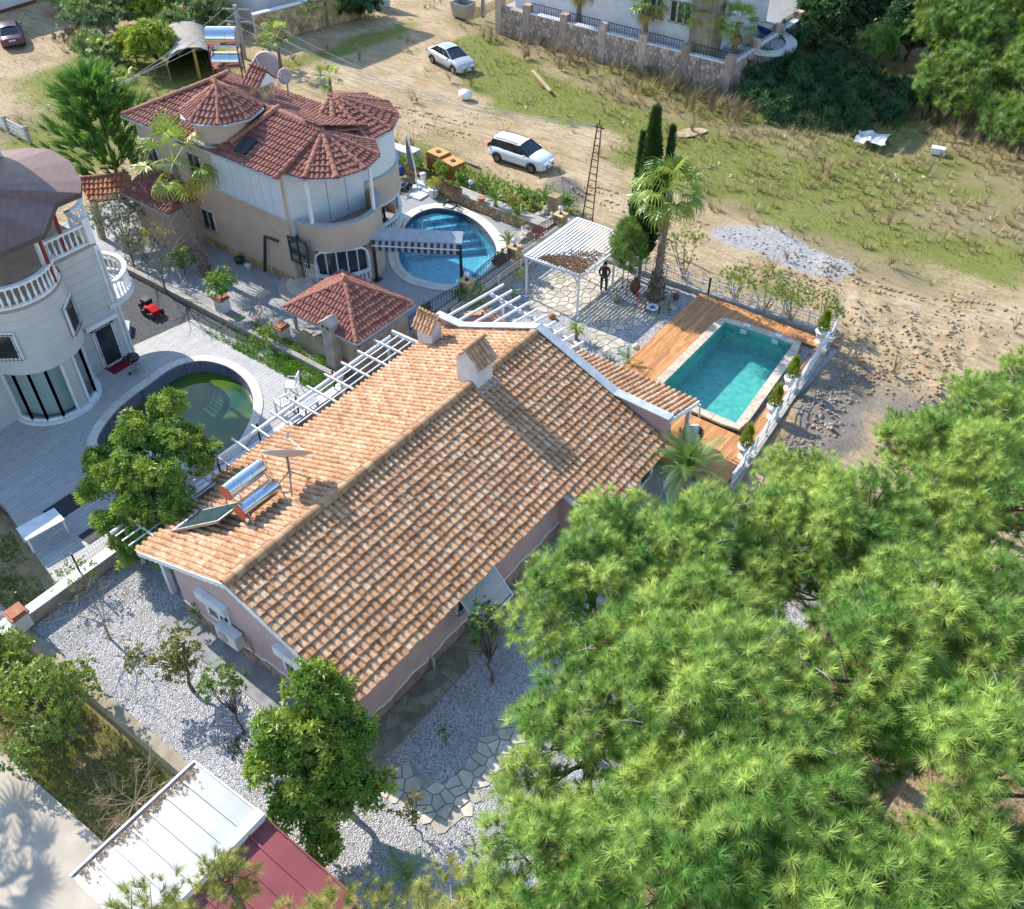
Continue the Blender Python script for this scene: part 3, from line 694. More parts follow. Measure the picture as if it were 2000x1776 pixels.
# ---------------------------------------------------------------- the pink house
M_pinkw = mat('pink_render', (.52, .365, .35), (.46, .32, .31), 1.3, .85, bump=.12, bsc=70)
M_whitew = mat('white_render', (.70, .67, .68), (.60, .57, .585), 2, .85, bump=.1, bsc=60)
M_plinth = mat('plinth_stone', (.38, .25, .19), (.24, .17, .14), 3, .9, rnd=.25, bump=.4, bsc=20)
M_cop = mat('zinc_coping', (.55, .58, .60), (.42, .45, .47), 2.5, .5, metal=.25)
M_glassd = mat('window_glass', (.02, .028, .035), (.035, .045, .055), 1.5, .05, spec=.8)
M_soffit = mat('soffit_board', (.55, .50, .46), (.45, .41, .38), 3, .7)
PH = thing('pink_house', 'pink bungalow with a long gabled clay tile roof between pines and loquat trees', 'house', (-4.5, 8, 0))
K_ = .394; ZR = 4.52
def zr(x): return 2.6 - K_ * x if x > -4.93 else 2.6 + K_ * (x + 9.86)
b = MB(); b.extr([(-8.55,0,-.2),(-.15,0,-.2),(-.15,0,zr(-.15)-.1),(-4.93,0,zr(-4.93)-.1),(-8.55,0,zr(-8.55)-.1)], (0, 16.25, 0))
b.build('wall', M_pinkw, PH)
b = MB(); b.box(-.149, 1.2, 11.2, 16.0, -.2, 2.0); b.build('porch_wall', M_pinkw, PH)
roof = thing('roof', None, None); roof.parent = PH; roof.location = (0, 0, 0)
def slab(poly, m=M_soffit, t=.09, name='roof_deck', par=None):
    b = MB(); b.extr([Vector(p) for p in poly], (0, 0, -t)); b.build(name, m, par or roof)
YF = 16.3
RS = [(0.08,-.27,zr(.08)), (.08,11,zr(.08)), (1.72,11,zr(1.72)), (1.72,15.95,zr(1.72)), (1.3,YF,zr(1.3)), (-4.93,YF,ZR+.02), (-4.93,-.27,ZR+.02)]
LS = [(-10.05,-.27,zr(-10.05)), (-4.93,-.27,ZR+.02), (-4.93,YF,ZR+.02), (-10.05,YF,zr(-10.05)), (-10.05,7.75,zr(-10.05)), (-11.15,7.75,zr(-11.15)), (-11.15,3.75,zr(-11.15)), (-10.05,3.75,zr(-10.05))]
slab(RS); slab(LS)
T1 = tile_template(.25, .42, .092, .28, lip=.05, tilt=.054); tl = Tiling(PH, M_tile, T1, .25, .335)
tl.face(RS, (0, 1, 0)); tl.face(LS, (0, -1, 0))
ridge(PH, (-4.93, -.3, ZR+.11), (-4.93, 11.85, ZR+.11), .2, M_ridge, .42); ridge(PH, (-4.93, 12.95, ZR+.11), (-4.93, YF - .1, ZR+.11), .2, M_ridge, .42)
# scalloped white verge boards and wavy trim
def scallop(pts, y, depth, wave, n, m, name, th=.03, amp=.05, ydir=-1):
    """board along a polyline in the plane y, wavy lower edge"""
    b = MB(); L = [0]
    for a, c in zip(pts, pts[1:]): L.append(L[-1] + math.dist(a, c))
    def at(s):
        for i in range(len(pts) - 1):
            if s <= L[i+1] + 1e-6:
                t = (s - L[i]) / (L[i+1] - L[i]); return (pts[i][0] + (pts[i+1][0]-pts[i][0]) * t, pts[i][1] + (pts[i+1][1]-pts[i][1]) * t)
    N = int(L[-1] / .05)
    for i in range(N):
        a, c = at(L[-1] * i / N), at(L[-1] * (i+1) / N); s0, s1 = L[-1]*i/N, L[-1]*(i+1)/N
        d0 = depth + amp * abs(math.sin(s0 * wave)); d1 = depth + amp * abs(math.sin(s1 * wave))
        b.add([(a[0], y, a[1]), (c[0], y, c[1]), (c[0], y, c[1] - d1), (a[0], y, a[1] - d0), (a[0], y - ydir*th, a[1]), (c[0], y - ydir*th, c[1]), (c[0], y - ydir*th, c[1] - d1), (a[0], y - ydir*th, a[1] - d0)],
              [(0, 3, 2, 1), (4, 5, 6, 7), (0, 1, 5, 4), (3, 7, 6, 2)])
    return b
scallop([(-10.1, zr(-10.1)+.06), (-4.93, ZR+.08), (.1, zr(.1)+.06)], -.30, .18, 9, 0, M_white, '').build('verge_board', M_white, PH)
def wavy(p, d, L, z0, amp, m, nrm, name, par):
    b = MB(); N = int(L / .06); d = Vector(d); nrm = Vector(nrm)
    zz = lambda s: z0 + amp * (math.sin(s * 3.1) + .6 * math.sin(s * 7.3 + 1) + .3 * math.sin(s * 15))
    for i in range(N):
        s0, s1 = L * i / N, L * (i+1) / N; A, B = Vector(p) + d * s0, Vector(p) + d * s1
        q = [A + V(0,0,zz(s0)), B + V(0,0,zz(s1)), B + V(0,0,zz(s1)+.085), A + V(0,0,zz(s0)+.085)]
        b.add([x + nrm * .035 for x in q] + q, [(0,1,2,3),(2,1,5,6),(3,2,6,7),(0,4,5,1)])
    b.build(name, m, par)
wavy((-8.55, 0, 0), (1, 0, 0), 8.4, .70, .05, M_white, (0, -1, 0), 'wavy_trim', PH); wavy((-.15, 0, 0), (0, 1, 0), 11.2, .55, .05, M_white, (1, 0, 0), 'wavy_trim', PH)
stone_face(PH, (-8.55, 0, 0), (1, 0, 0), 8.4, .68, (0, -1, 0), .33, M_plinth, 'plinth_stone', .035, .015, 21, 120); stone_face(PH, (-.15, 0, 0), (0, 1, 0), 11.2, .52, (1, 0, 0), .33, M_plinth, 'plinth_stone', .035, .015, 22, 120)
b = MB(); b.tube([(.0, 3.5, .0), (.0, 3.5, .55), (-.14, 3.5, .6)], .06, 8); b.build('drain_pipe', M_concrete, PH)
b = MB(); b.tube([(.03, -.08, .1), (.03, -.08, 2.5)], .05, 8); b.build('downpipe', M_whitemetal, PH)
# windows: gable wall and long wall
def window(par, c, w, h, nrm, frame=M_white, glass=M_glassd, bars=0, mull=1, depth=.06, name='window', fw=.07):
    """framed window lying on a wall: centre c, outward nrm"""
    nrm = Vector(nrm).normalized(); s = V(-nrm.y, nrm.x, 0); c = Vector(c); up = V(0, 0, 1)
    b = MB()
    for z in (-h/2, h/2): b.beam(c + up*z - s*(w/2+fw/2) + nrm*depth*.5, c + up*z + s*(w/2+fw/2) + nrm*depth*.5, depth, fw)
    for k in range(mull + 2): x = -w/2 + w*k/(mull+1); b.beam(c + s*x - up*h/2 + nrm*depth*.5, c + s*x + up*h/2 + nrm*depth*.5, fw, depth, up=tuple(nrm))
    o = b.build(name, frame, par)
    g = MB(); g.cbox(c + nrm*.015, (1, 1, 1), M=Matrix.Translation(c + nrm*.012) @ Matrix((s, nrm, up)).transposed().to_4x4() @ Matrix.Diagonal((w, .02, h, 1))); g.build('pane', glass, o)
    if bars:
        g = MB()
        for k in range(bars + 1): x = -w/2 + w*k/bars; g.tube([c + s*x - up*(h/2+.05) + nrm*.1, c + s*x + up*(h/2+.05) + nrm*.1], .011, 5)
        for z in (-h/2, -h*.15, h/2): g.tube([c - s*(w/2+.05) + up*z + nrm*.1, c + s*(w/2+.05) + up*z + nrm*.1], .012, 5)
        g.build('bars', M_black, o)
    return o
window(PH, (-6.4, 0, 1.72), 1.15, .95, (0, -1, 0), fw=.12)
b = MB(); b.box(-7.15, -5.7, -.24, -.01, 2.22, 2.62); b.build('shutter_box', M_white, PH)
for k in range(3):
    b = MB(); b.box(-7.13 + .0*k, -5.72, -.25, -.245, 2.26 + .12*k, 2.35 + .12*k); b.build('shutter_slat', M_whitemetal, PH)
window(PH, (-2.7, 0, 1.72), 1.0, .95, (0, -1, 0), fw=.12)
b = MB(); b.box(-3.35, -2.05, -.24, -.01, 2.25, 2.65); b.build('shutter_box', M_white, PH)
acu = MB(); acu.box(-6.2, -5.2, -.42, -.06, .98, 1.62); ac = tag(acu.build('air_conditioner', M_whitemetal), 'white outdoor air conditioner on the pink gable wall under a shutter box', 'air conditioner')
b = MB(); b.lathe((0, 0, 0), [(.0, 0), (.24, 0), (.24, .02), (0, .02)], 16); me = b.mesh('fan_grille', M_steel); o = link('fan_grille', me, ac); o.matrix_basis = Matrix.Translation((-5.85, -.425, 1.3)) @ Matrix.Rotation(R_(90), 4, 'X')
b = MB(); b.tube([(-5.15,-.15,1.5),(-5.0,-.12,1.62),(-4.95,-.08,1.3),(-4.95,-.04,.9),(-4.9,-.04,.72)], .03, 6); b.build('hose', M_concrete, ac)
window(PH, (-.15, 5.95, 1.75), 1.9, .95, (1, 0, 0), fw=.13, bars=10)
b = MB()
for k in range(16):
    t0 = k / 16; z = 2.28 - 1.02 * t0; x = -.08 + .88 * t0
    b = MB(); b.beam((x, 5.05, z), (x, 6.85, z), .068, .02, up=(.75, 0, .66)); b.build('awning_slat', M_shutm, PH)
b = MB(); b.beam((-.08,5.03,2.28),(.84,5.03,1.22),.05); b.beam((-.08,6.87,2.28),(.84,6.87,1.22),.05); b.beam((.84,5.0,1.22),(.84,6.9,1.22),.06); b.build('awning_frame', M_whitemetal, PH)
b = MB(); b.beam((-10.12,3.72,zr(-10.1)-.1),(-11.2,3.72,zr(-11.2)-.08),.05,.16); b.beam((-11.2,3.72,zr(-11.2)-.06),(-11.2,7.8,zr(-11.2)-.06),.04,.13); b.beam((-10.1,-.27,zr(-10.1)-.05),(-10.1,3.7,zr(-10.1)-.05),.04,.12); b.beam((-10.1,7.8,zr(-10.1)-.05),(-10.1,YF,zr(-10.1)-.05),.04,.12); b.build('fascia', M_white, PH)
b = MB(); b.box(1.28, 1.44, 10.9, 11.06, 0, 2.05); b.beam((.0, 10.97, 2.42), (1.7, 10.97, 1.9), .05, .2); b.build('porch_post', M_white, PH)
window(PH, (1.2, 13.0, 1.1), 2.6, 1.5, (1, 0, 0), fw=.1, mull=2); window(PH, (1.2, 15.3, 1.1), .9, 1.6, (1, 0, 0), fw=.1, mull=0)
for y in (.2, 3.9):
    b = MB(); b.box(-9.9, -9.7, y, y + .2, .0, 2.45); b.build('eave_post', M_white, PH)
# far parapet with zinc coping and the lean-to roof behind it
b = MB(); cp = [(-10.5, 3.1), (-9.05, 3.1), (-4.93, 4.78), (-1.05, 3.2), (1.5, 3.15)]
b.extr([(x, YF, z) for x, z in [(1.5, 2.0), (1.5, 3.13)] + cp[::-1][1:] + [(-10.5, 2.3)]], (0, .16, 0)); b.build('parapet', M_pinkw, PH)
for (xa, za), (xb, zb_) in zip(cp, cp[1:]):
    b = MB(); b.beam((xa, YF + .06, za + .02), (xb, YF + .06, zb_ + .02), .42, .06); b.build('coping', M_cop, PH)
LT = [(1.45, 18.75, 2.32), (-4.9, 18.75, 2.32), (-4.9, YF + .3, 3.0), (1.45, YF + .3, 3.0)]
slab(LT); tl.face(LT, (-1, 0, 0)); tl.finish()
b = MB(); b.beam((1.5, YF, 3.02), (1.5, 18.8, 2.3), .06, .2); b.beam((1.5, 18.8, 2.26), (-4.9, 18.8, 2.26), .06, .14); b.build('fascia', M_white, PH)
for x in (1.2, -1.6, -4.8):
    b = MB(); b.box(x, x + .16, 18.4, 18.56, 0, 2.2); b.build('porch_post', M_white, PH)
b = MB(); b.tube([(1.55, 18.85, 2.2), (1.6, 18.9, 1.5)], .04, 8); b.build('downpipe', M_whitemetal, PH)
# chimneys
def chimney(cx, cy_, wx, wy, z0, z1, zt, along, nm):
    b = MB(); x0, x1, y0, y1 = cx-wx/2, cx+wx/2, cy_-wy/2, cy_+wy/2
    if along == 'y': b.extr([(x0,y0,z0),(x1,y0,z0),(x1,y0,z1),(cx,y0,zt-.06),(x0,y0,z1)], (0, wy, 0))
    else: b.extr([(x0,y0,z0),(x0,y1,z0),(x0,y1,z1),(x0,cy_,zt-.06),(x0,y0,z1)], (wx, 0, 0))
    ch = b.build('chimney', M_whitew, PH)
    t = Tiling(ch, M_tile, tile_template(.2, .36, .06, .3), .2, .3); e = .13; k = (zt - z1) / ((wx if along == 'y' else wy) / 2)
    if along == 'y':
        t.face([(x1+e, y0-e, z1-k*e), (x1+e, y1+e, z1-k*e), (cx, y1+e, zt), (cx, y0-e, zt)], (0, 1, 0)); t.face([(x0-e, y1+e, z1-k*e), (x0-e, y0-e, z1-k*e), (cx, y0-e, zt), (cx, y1+e, zt)], (0, -1, 0))
        p, q = (cx, y0-e, zt+.05), (cx, y1+e, zt+.05)
    else:
        t.face([(x0-e, y0-e, z1-k*e), (x1+e, y0-e, z1-k*e), (x1+e, cy_, zt), (x0-e, cy_, zt)], (1, 0, 0)); t.face([(x1+e, y1+e, z1-k*e), (x0-e, y1+e, z1-k*e), (x0-e, cy_, zt), (x1+e, cy_, zt)], (-1, 0, 0))
        p, q = (x0-e, cy_, zt+.05), (x1+e, cy_, zt+.05)
    t.finish(60); ridge(ch, p, q, .12, M_ridge, .42)
    b = MB()
    if along == 'y': b.box(x1+.001, x1+.006, cy_-.13, cy_+.13, z1-.13, z1-.02)
    else: b.box(cx-.13, cx+.13, y0-.006, y0-.001, z1-.13, z1-.02)
    b.build('vent', M_dark, ch)
chimney(-5.12, 12.4, 1.0, .95, 3.9, 5.62, 6.15, 'y', 'R'); chimney(-9.75, 14.98, .85, .62, 2.1, 3.7, 4.1, 'x', 'L')
b = MB(); b.add([(-4.6,11.8,4.49),(-4.35,11.8,4.42),(-4.35,13.0,4.42),(-4.6,13.0,4.49)], [(0,1,2,3)]); b.build('lead_flashing', M_cop, PH)

# ---------------------------------------------------------------- on the roof: solar heater and dish
M_chrome = mat('polished_tank', (.75, .78, .82), (.70, .72, .76), 3, .12, metal=1)
M_orange = mat('orange_cap', (.60, .13, .06), (.52, .10, .05), 6, .5)
M_panel = mat('solar_panel', (.045, .075, .075), (.03, .05, .055), 2, .15, spec=.7)
def lroof(x, y, d=0): return V(x, y, zr(x) + d)
SH = thing('solar_heater', 'two chromed water tanks with orange ends and a tilted panel on the pink house roof', 'solar heater', tuple(lroof(-7.2, 2.9)))
def tank(par, c, r, L, d, mcap, m=M_chrome, ribs=1):
    c, d = Vector(c), Vector(d).normalized(); b = MB(); b.smooth = True
    b.tube([c - d*L/2, c + d*L/2], r, 20, cap=False); o = b.build('tank', m, par)
    for s in (-1, 1):
        e = MB(); e.tube([c + d*s*(L/2 - .015), c + d*s*(L/2 + .03)], r * .99, 20); e.build('end_cap', mcap, o)
    if ribs:
        for t in (-.17, .17): e = MB(); e.tube([c + d*(L*t - .008), c + d*(L*t + .008)], r * 1.012, 20, cap=False); e.build('band', M_steel, o)
zb0 = zr(-7.2)
tank(SH, (-7.65, 3.0, zb0 + 1.28), .30, 1.55, (.0, 1, 0), M_orange); tank(SH, (-7.1, 3.0, zb0 + .72), .30, 1.6, (0, 1, 0), M_orange)
pq = [lroof(-9.6, .95, .12), lroof(-9.6, 2.1, .12), lroof(-7.6, 2.75, .55), lroof(-7.6, 1.6, .55)]
b = MB(); b.extr(pq, (0, 0, .07)); b.build('panel', M_panel, SH)
b = MB()
for p, q in zip(pq, pq[1:] + pq[:1]): b.beam(p + V(0,0,.04), q + V(0,0,.04), .05, .1)
b.build('panel_frame', M_steel, SH)
b = MB()
for y in (2.3, 3.75):
    b.tube([lroof(-6.5, y, .02), V(-7.0, y, zb0 + 1.05)], .022, 6); b.tube([lroof(-8.0, y, .02), V(-7.85, y, zb0 + 1.2)], .022, 6); b.tube([lroof(-6.5, y, .03), lroof(-8.0, y, .03)], .022, 6); b.tube([V(-7.0, y, zb0+1.05), V(-7.85, y, zb0+1.05)], .02, 6)
b.tube([lroof(-6.5, 2.3, .03), lroof(-6.5, 3.75, .03)], .024, 6); b.tube([lroof(-8.0, 2.3, .03), lroof(-8.0, 3.75, .03)], .022, 6); b.tube([V(-7.0, 2.3, zb0+.9), V(-6.9, 2.25, zb0+1.75)], .014, 5); b.tube([V(-7.5, 3.8, zb0+1.3), V(-7.45, 3.8, zb0+2.0), V(-7.3,3.9,zb0+.9)], .014, 5)
b.build('stand', M_steel, SH)
b = MB(); b.tube([lroof(-9.7, 1.0, .15), lroof(-9.3, .7, .05), lroof(-8.4, 1.0, .06), lroof(-7.5, 1.6, .06), lroof(-6.9, 2.3, .1), V(-7.0, 2.6, zb0+.5)], .025, 6); b.build('hose', M_black, SH)
M_dish = mat('dish_enamel', (.62, .55, .52), (.52, .45, .42), 3, .5)
def dish(name, label, foot, c, axis, R, m=M_dish, mast=True, sag=.16, group=None):
    t = thing(name, label, 'satellite dish', foot, group); c, axis = Vector(c), Vector(axis).normalized()
    q = axis.to_track_quat('Z', 'Y').to_matrix(); prof = [(1e-4, 0), (.35*R, sag*R*.12), (.7*R, sag*R*.49), (R, sag*R), (R*.99, sag*R-.02), (.7*R, sag*R*.49-.02), (.35*R, sag*R*.12-.02), (1e-4, -.02)]
    b = MB(); b.smooth = True; b.lathe((0,0,0), prof, 28); b.v = [tuple(c + q @ Vector(p)) for p in b.v]; b.build('reflector', m, t)
    b = MB(); f = c + axis * R * .75
    for k in range(3): a = 2*math.pi*k/3 + .4; b.tube([c + q @ V(math.cos(a)*R*.95, math.sin(a)*R*.95, sag*R), f], .012, 5)
    b.tube([f, f + axis*.16], .045, 8); b.build('feed_arm', M_steel, t)
    return t
D0 = lroof(-6.9, 4.35); dt = dish('satellite_dish', 'large grey satellite dish facing up beside the chromed tanks', tuple(D0), D0 + V(.0, .05, 1.62), (-.46, .60, .66), .86)
b = MB(); b.tube([D0 + V(0,0,.75), D0 + V(0,.03,1.6)], .05, 8)
for dx, dy in ((-.75, -.45), (.5, -.5), (.1, .75)):
    p = lroof(D0.x + dx, D0.y + dy, .03); b.tube([p, D0 + V(0,0,.95)], .03, 6)
b.tube([lroof(-6.4, 3.85, .03), lroof(-6.8, 5.1, .03)], .04, 6); b.tube([lroof(-6.8, 5.1, .03), lroof(-7.65, 3.9, .03)], .035, 6); b.build('tripod', M_steel, dt)

# ---------------------------------------------------------------- white pergolas
def pergola(label, beams, loc, group=None):
    t = thing('pergola', label, 'pergola', loc)
    for nm, p, q, w, h in beams: b = MB(); b.beam(p, q, w, h); b.build(nm, M_white, t)
    return t
bl = [('main_beam', (-11.8, -.2, 2.3), (-11.8, 14.6, 2.3), .09, .14)]
for k in range(14): y = .6 + 1.02*k; bl.append(('rafter', (-12.1, y, 2.42), (-10.0 if not 3.5 < y < 7.9 else -11.1, y, 2.42 if not 3.5 < y < 7.9 else 2.3), .07, .09))
for k in range(4): bl.append(('rail', (-11.5 + .38*k, 7.9, 2.36), (-11.5 + .38*k, 14.8, 2.36), .045, .045))
for k in range(3): bl.append(('rail', (-11.5 + .38*k, -.2, 2.36), (-11.5 + .38*k, 3.7, 2.36), .045, .045))
for y in (.5, 4.3, 8.2, 11.4, 14.4): bl.append(('post', (-11.8, y, 0), (-11.8, y, 2.24), .11, .11))
bl.append(('end_beam', (-11.9, 14.85, 2.36), (-9.9, 14.85, 2.42), .1, .2))
pergola('white pergola of slim rafters along the sunny eave of the pink house', bl, (-11.8, 7, 0))
bl = [('main_beam', (-10.3, 19.95, 2.35), (-4.6, 19.0, 2.35), .1, .16), ('post', (-9.45, 19.8, 0), (-9.45, 19.8, 2.28), .14, .14), ('post', (-6.9, 19.4, 0), (-6.9, 19.4, 2.28), .14, .14), ('post', (-4.9, 19.05, 0), (-4.9, 19.05, 2.28), .14, .14)]
for k in range(10): x = -10.2 + .62*k; bl.append(('rafter', (x - .15, YF + .3, 2.75), (x + .12, 20.75 - .17*k, 2.5), .07, .12))
pergola('white pergola with ten rafters behind the far gable of the pink house', bl, (-7.4, 19, 0))
gw = thing('gabled_wall', 'small pink gabled wall with a clay tile coping under the far pergola', 'wall', (-9.2, 18.6, 0))
b = MB(); gp = [(-11.2, 18.1), (-9.2, 18.9), (-7.6, 19.3)]
ga = [V(-10.6, 17.3, 0), V(-10.6, 17.3, 1.75), V(-9.7, 18.9, 2.2), V(-8.3, 19.0, 1.75), V(-7.3, 19.1, 1.2), V(-7.3, 19.1, 0)]
b.extr([V(-10.9,18.55,0), V(-7.4,18.55,0), V(-7.4,18.55,1.35), V(-9.3,18.55,2.25), V(-10.9,18.55,1.5)], (0, .14, 0)); b.build('wall_body', M_pinkw, gw)
tw = Tiling(gw, M_tile, tile_template(.22, .36, .06, .3), .22, .3)
tw.face([(-11.0,18.5,1.5),(-9.3,18.5,2.32),(-9.3,18.95,2.32),(-11.0,18.95,1.5)], (0, -1, 0)); tw.face([(-7.3,18.95,1.35),(-9.3,18.95,2.32),(-9.3,18.5,2.32),(-7.3,18.5,1.35)], (0, 1, 0)); tw.finish()
# ---------------------------------------------------------------- beige villa
M_beige = mat('beige_render', (.56, .425, .33), (.50, .37, .28), 1.0, .85, bump=.12, bsc=60)
M_redtile = tile_mat('red_clay', [(.1, (.20, .075, .06)), (.5, (.275, .11, .085)), (.9, (.36, .165, .125))], 4, .5, da=.35)
M_redridge = tile_mat('red_ridge', [(.1, (.27, .105, .075)), (.9, (.39, .19, .135))], 3)
M_shut = mat('white_shutter', (.66, .69, .72), (.60, .63, .66), 2, .5)
M_sill = mat('grey_sill', (.42, .44, .47), (.34, .36, .39), 3, .6)
M_floor = mat('balcony_tile', (.36, .28, .23), (.30, .23, .19), 3, .7)
T2 = tile_template(.24, .42, .055, .22, tilt=.06)
BV = thing('beige_villa', 'two storey beige villa with red tile roofs, turret and curved balconies beside the blue pool', 'villa', (-27, 20, 0))
b = MB(); b.box(-31.6, -20.6, 17.0, 23.3, -.2, 6.5); b.build('wall', M_beige, BV)
LA, LB = V(-20.2, 19.75, 0), V(-22.7, 22.9, 0); A0, A1 = R_(-92), R_(75)
def arcwall(par, c, r, a0, a1, z0, z1, t, m, name, n=20):
    b = MB(); b.lathe(c, [(r - t, z0), (r, z0), (r, z1), (r - t, z1), (r - t, z0)], n, a0, a1)
    for a in (a0, a1):
        q = [(r - t, z0), (r, z0), (r, z1), (r - t, z1)]; f = [c + V(math.cos(a)*x, math.sin(a)*x, z) for x, z in q]; b.face(*(f if a == a0 else f[::-1]))
    return b.build(name, m, par)
def balustrade(par, pts, z, h, m, step=.24, post=True, name='balustrade', r=.07):
    """rail, kerb and turned balusters along a path"""
    root = MB(); L = []
    for p, q in zip(pts, pts[1:]): root.beam((*p[:2], z + .05), (*q[:2], z + .05), .18, .1); root.beam((*p[:2], z + h - .05), (*q[:2], z + h - .05), .2, .1)
    o = root.build(name, m, par, kind='stuff')
    prof = [(r*.9, .1), (r*.55, .16), (r*1.0, .30), (r*.75, .42), (r*.42, h - .28), (r*.8, h - .14), (r*.8, h - .1)]; me = None; acc = 0
    for p, q in zip(pts, pts[1:]):
        d = math.dist(p[:2], q[:2]); t = (step - acc) if acc else step * .5
        while t < d:
            c = V(p[0] + (q[0]-p[0])*t/d, p[1] + (q[1]-p[1])*t/d, z)
            if me is None: b = MB(); b.smooth = True; b.lathe((0,0,0), prof, 8); me = b.mesh('baluster', m)
            x = link('baluster', me, o); x.location = c - origin(par); t += step
        acc = (d - (t - step)) % step
    return o
def arcpts(c, r, a0, a1, n=14): return [(c.x + r*math.cos(a0 + (a1-a0)*k/n), c.y + r*math.sin(a0 + (a1-a0)*k/n)) for k in range(n + 1)]
# front lobe: ground floor with the arched glazing, balcony above, recessed shutters
arcwall(BV, LA, 2.35, A0, A1, -.1, .95, .25, M_beige, 'bay_wall'); arcwall(BV, LA, 2.35, A0, R_(-74), .95, 2.6, .25, M_beige, 'bay_wall', 4); arcwall(BV, LA, 2.35, R_(-5), A1, .95, 2.6, .25, M_beige, 'bay_wall', 8)
arcwall(BV, LA, 2.42, A0, A1, 2.55, 3.95, .22, M_beige, 'balcony_parapet', 28); arcwall(BV, LA, 2.47, A0, A1, 3.953, 4.02, .32, M_sill, 'parapet_sill', 28)
b = MB(); b.lathe(LA + V(0,0,0), [(1e-3, 3.05), (2.2, 3.05)], 24, A0, A1); b.build('balcony_floor', M_floor, BV)
b = MB(); b.lathe(LA, [(2.2, .95), (2.2, 2.6)], 14, R_(-74), R_(-5)); o = b.build('bay_glazing', M_glassd, BV)
b = MB()
for k in range(6): a = R_(-74 + 13.8*k); c = LA + V(math.cos(a)*2.23, math.sin(a)*2.23, 0); b.beam(c + V(0,0,.95), c + V(0,0,2.6), .05)
b.build('mullion', M_white, o)
fr = [(-74 + 69*t, z) for t, z in [(0, .6), (0, 1.9), (.04, 2.25), (.13, 2.48), (.25, 2.52), (.75, 2.52), (.87, 2.48), (.96, 2.25), (1, 1.9), (1, .6)]]
b = MB(); b.tube([LA + V(math.cos(R_(a))*2.38, math.sin(R_(a))*2.38, z) for a, z in fr], .07, 6); b.build('arch_frame', M_white, BV)
balustrade(BV, arcpts(LA, 2.42, R_(-72), R_(-7), 10), .42, .75, M_white, .22)
b = MB(); b.box(-21.2, -20.58, 17.2, 17.36, 3.05, 6.5); b.build('balcony_wall', M_shut, BV)
sw = MB(); sp = [V(-20.55, 17.25, 3.05), V(-19.7, 21.6, 3.05)]; sdn = (sp[1] - sp[0]).normalized()
for k in range(4):
    q0, q1 = sp[0].lerp(sp[1], k/4 + .004), sp[0].lerp(sp[1], (k+1)/4 - .004); b = MB()
    for j in range(20): b.beam(q0 + V(0,0,.1 + .17*j), q1 + V(0,0,.1 + .17*j), .03, .16)
    b.build('shutter', M_shut, BV)
for a in (-70, 18): c = LA + V(math.cos(R_(a))*2.3, math.sin(R_(a))*2.3, 0); b = MB(); b.beam(c + V(0,0,4.02), c + V(0,0,6.5), .14); b.build('balcony_post', M_white, BV)
b = MB(); b.add([(-20.5,17.6,3.1),(-19.8,17.5,3.1),(-19.6,18.2,3.1),(-20.3,18.4,3.1),(-20.4,17.7,3.55),(-19.9,17.6,3.5),(-19.7,18.1,3.5),(-20.3,18.3,3.6)], [(4,5,6,7),(0,1,5,4),(1,2,6,5),(2,3,7,6),(3,0,4,7)])
tag(b.build('seat_cushion', mat('wine_cloth', (.16, .012, .03), rough=.9)), 'wine red cushion on the curved balcony of the beige villa', 'cushion')
# rear lobe
B0, B1 = R_(-60), R_(130)
arcwall(BV, LB, 3.1, B0, B1, 2.75, 4.3, .25, M_beige, 'balcony_parapet', 26); arcwall(BV, LB, 3.14, B0, B1, 2.68, 2.76, .3, M_white, 'parapet_base', 26); arcwall(BV, LB, 3.0, B0, B1, 4.3, 6.5, .1, M_shut, 'curved_shutter', 26); arcwall(BV, LB, 3.16, B0, B1, 4.303, 4.36, .3, M_sill, 'parapet_sill', 26)
b = MB(); b.lathe(LB, [(2.1, .3), (2.1, 2.7)], 16, B0, B1); o = b.build('bay_glazing', M_glassd, BV)
b = MB()
for k in range(9): a = B0 + (B1-B0)*k/8; c = LB + V(math.cos(a)*2.13, math.sin(a)*2.13, 0); b.beam(c + V(0,0,.3), c + V(0,0,2.7), .06)
b.build('mullion', M_steel, o)
arcwall(BV, LB, 3.1, B0, B1, 0, .75, .2, M_beige, 'terrace_wall', 26); balustrade(BV, arcpts(LB, 3.0, B0 + .1, B1 - .3, 20), .75, .8, M_white, .25)
for a in (-40, 40, 100): c = LB + V(math.cos(R_(a))*2.9, math.sin(R_(a))*2.9, 0); b = MB(); b.beam(c + V(0,0,.5), c + V(0,0,2.75), .16); b.build('terrace_post', M_white, BV)
# front wall: upper shutters, windows, pipe, annex
for k in range(7):
    x0 = -25.55 + .71*k; b = MB()
    for j in range(13): b.box(x0 + .015, x0 + .695, 16.93, 16.99, 4.25 + .172*j, 4.25 + .172*j + .165)
    b.build('shutter', M_shut, BV)
b = MB(); b.box(-25.7, -20.5, 16.88, 16.999, 4.17, 4.24); b.build('shutter_sill', M_shut, BV)
b = MB(); b.box(-31.6, -20.55, 16.965, 16.999, 3.0, 3.06); b.build('string_course', M_beige, BV)
window(BV, onY(383, 325, 17), .95, 1.35, (0, -1, 0), bars=7); window(BV, onY(297, 295, 17), .95, 1.25, (0, -1, 0), bars=7); window(BV, onY(409, 430, 17), .95, 1.15, (0, -1, 0), bars=7); window(BV, onY(290, 367, 17), .9, .9, (0, -1, 0), bars=6)
M_dframe = mat('dark_frame', (.03, .045, .055), rough=.5)
window(BV, onY(584, 492, 17), 1.25, 1.35, (0, -1, 0), frame=M_dframe, mull=1)
b = MB(); b.tube([onY(517, 537, 16.9), onY(517, 462, 16.9), onY(543, 472, 16.9)], .07, 8); b.build('soil_pipe', M_black, BV)
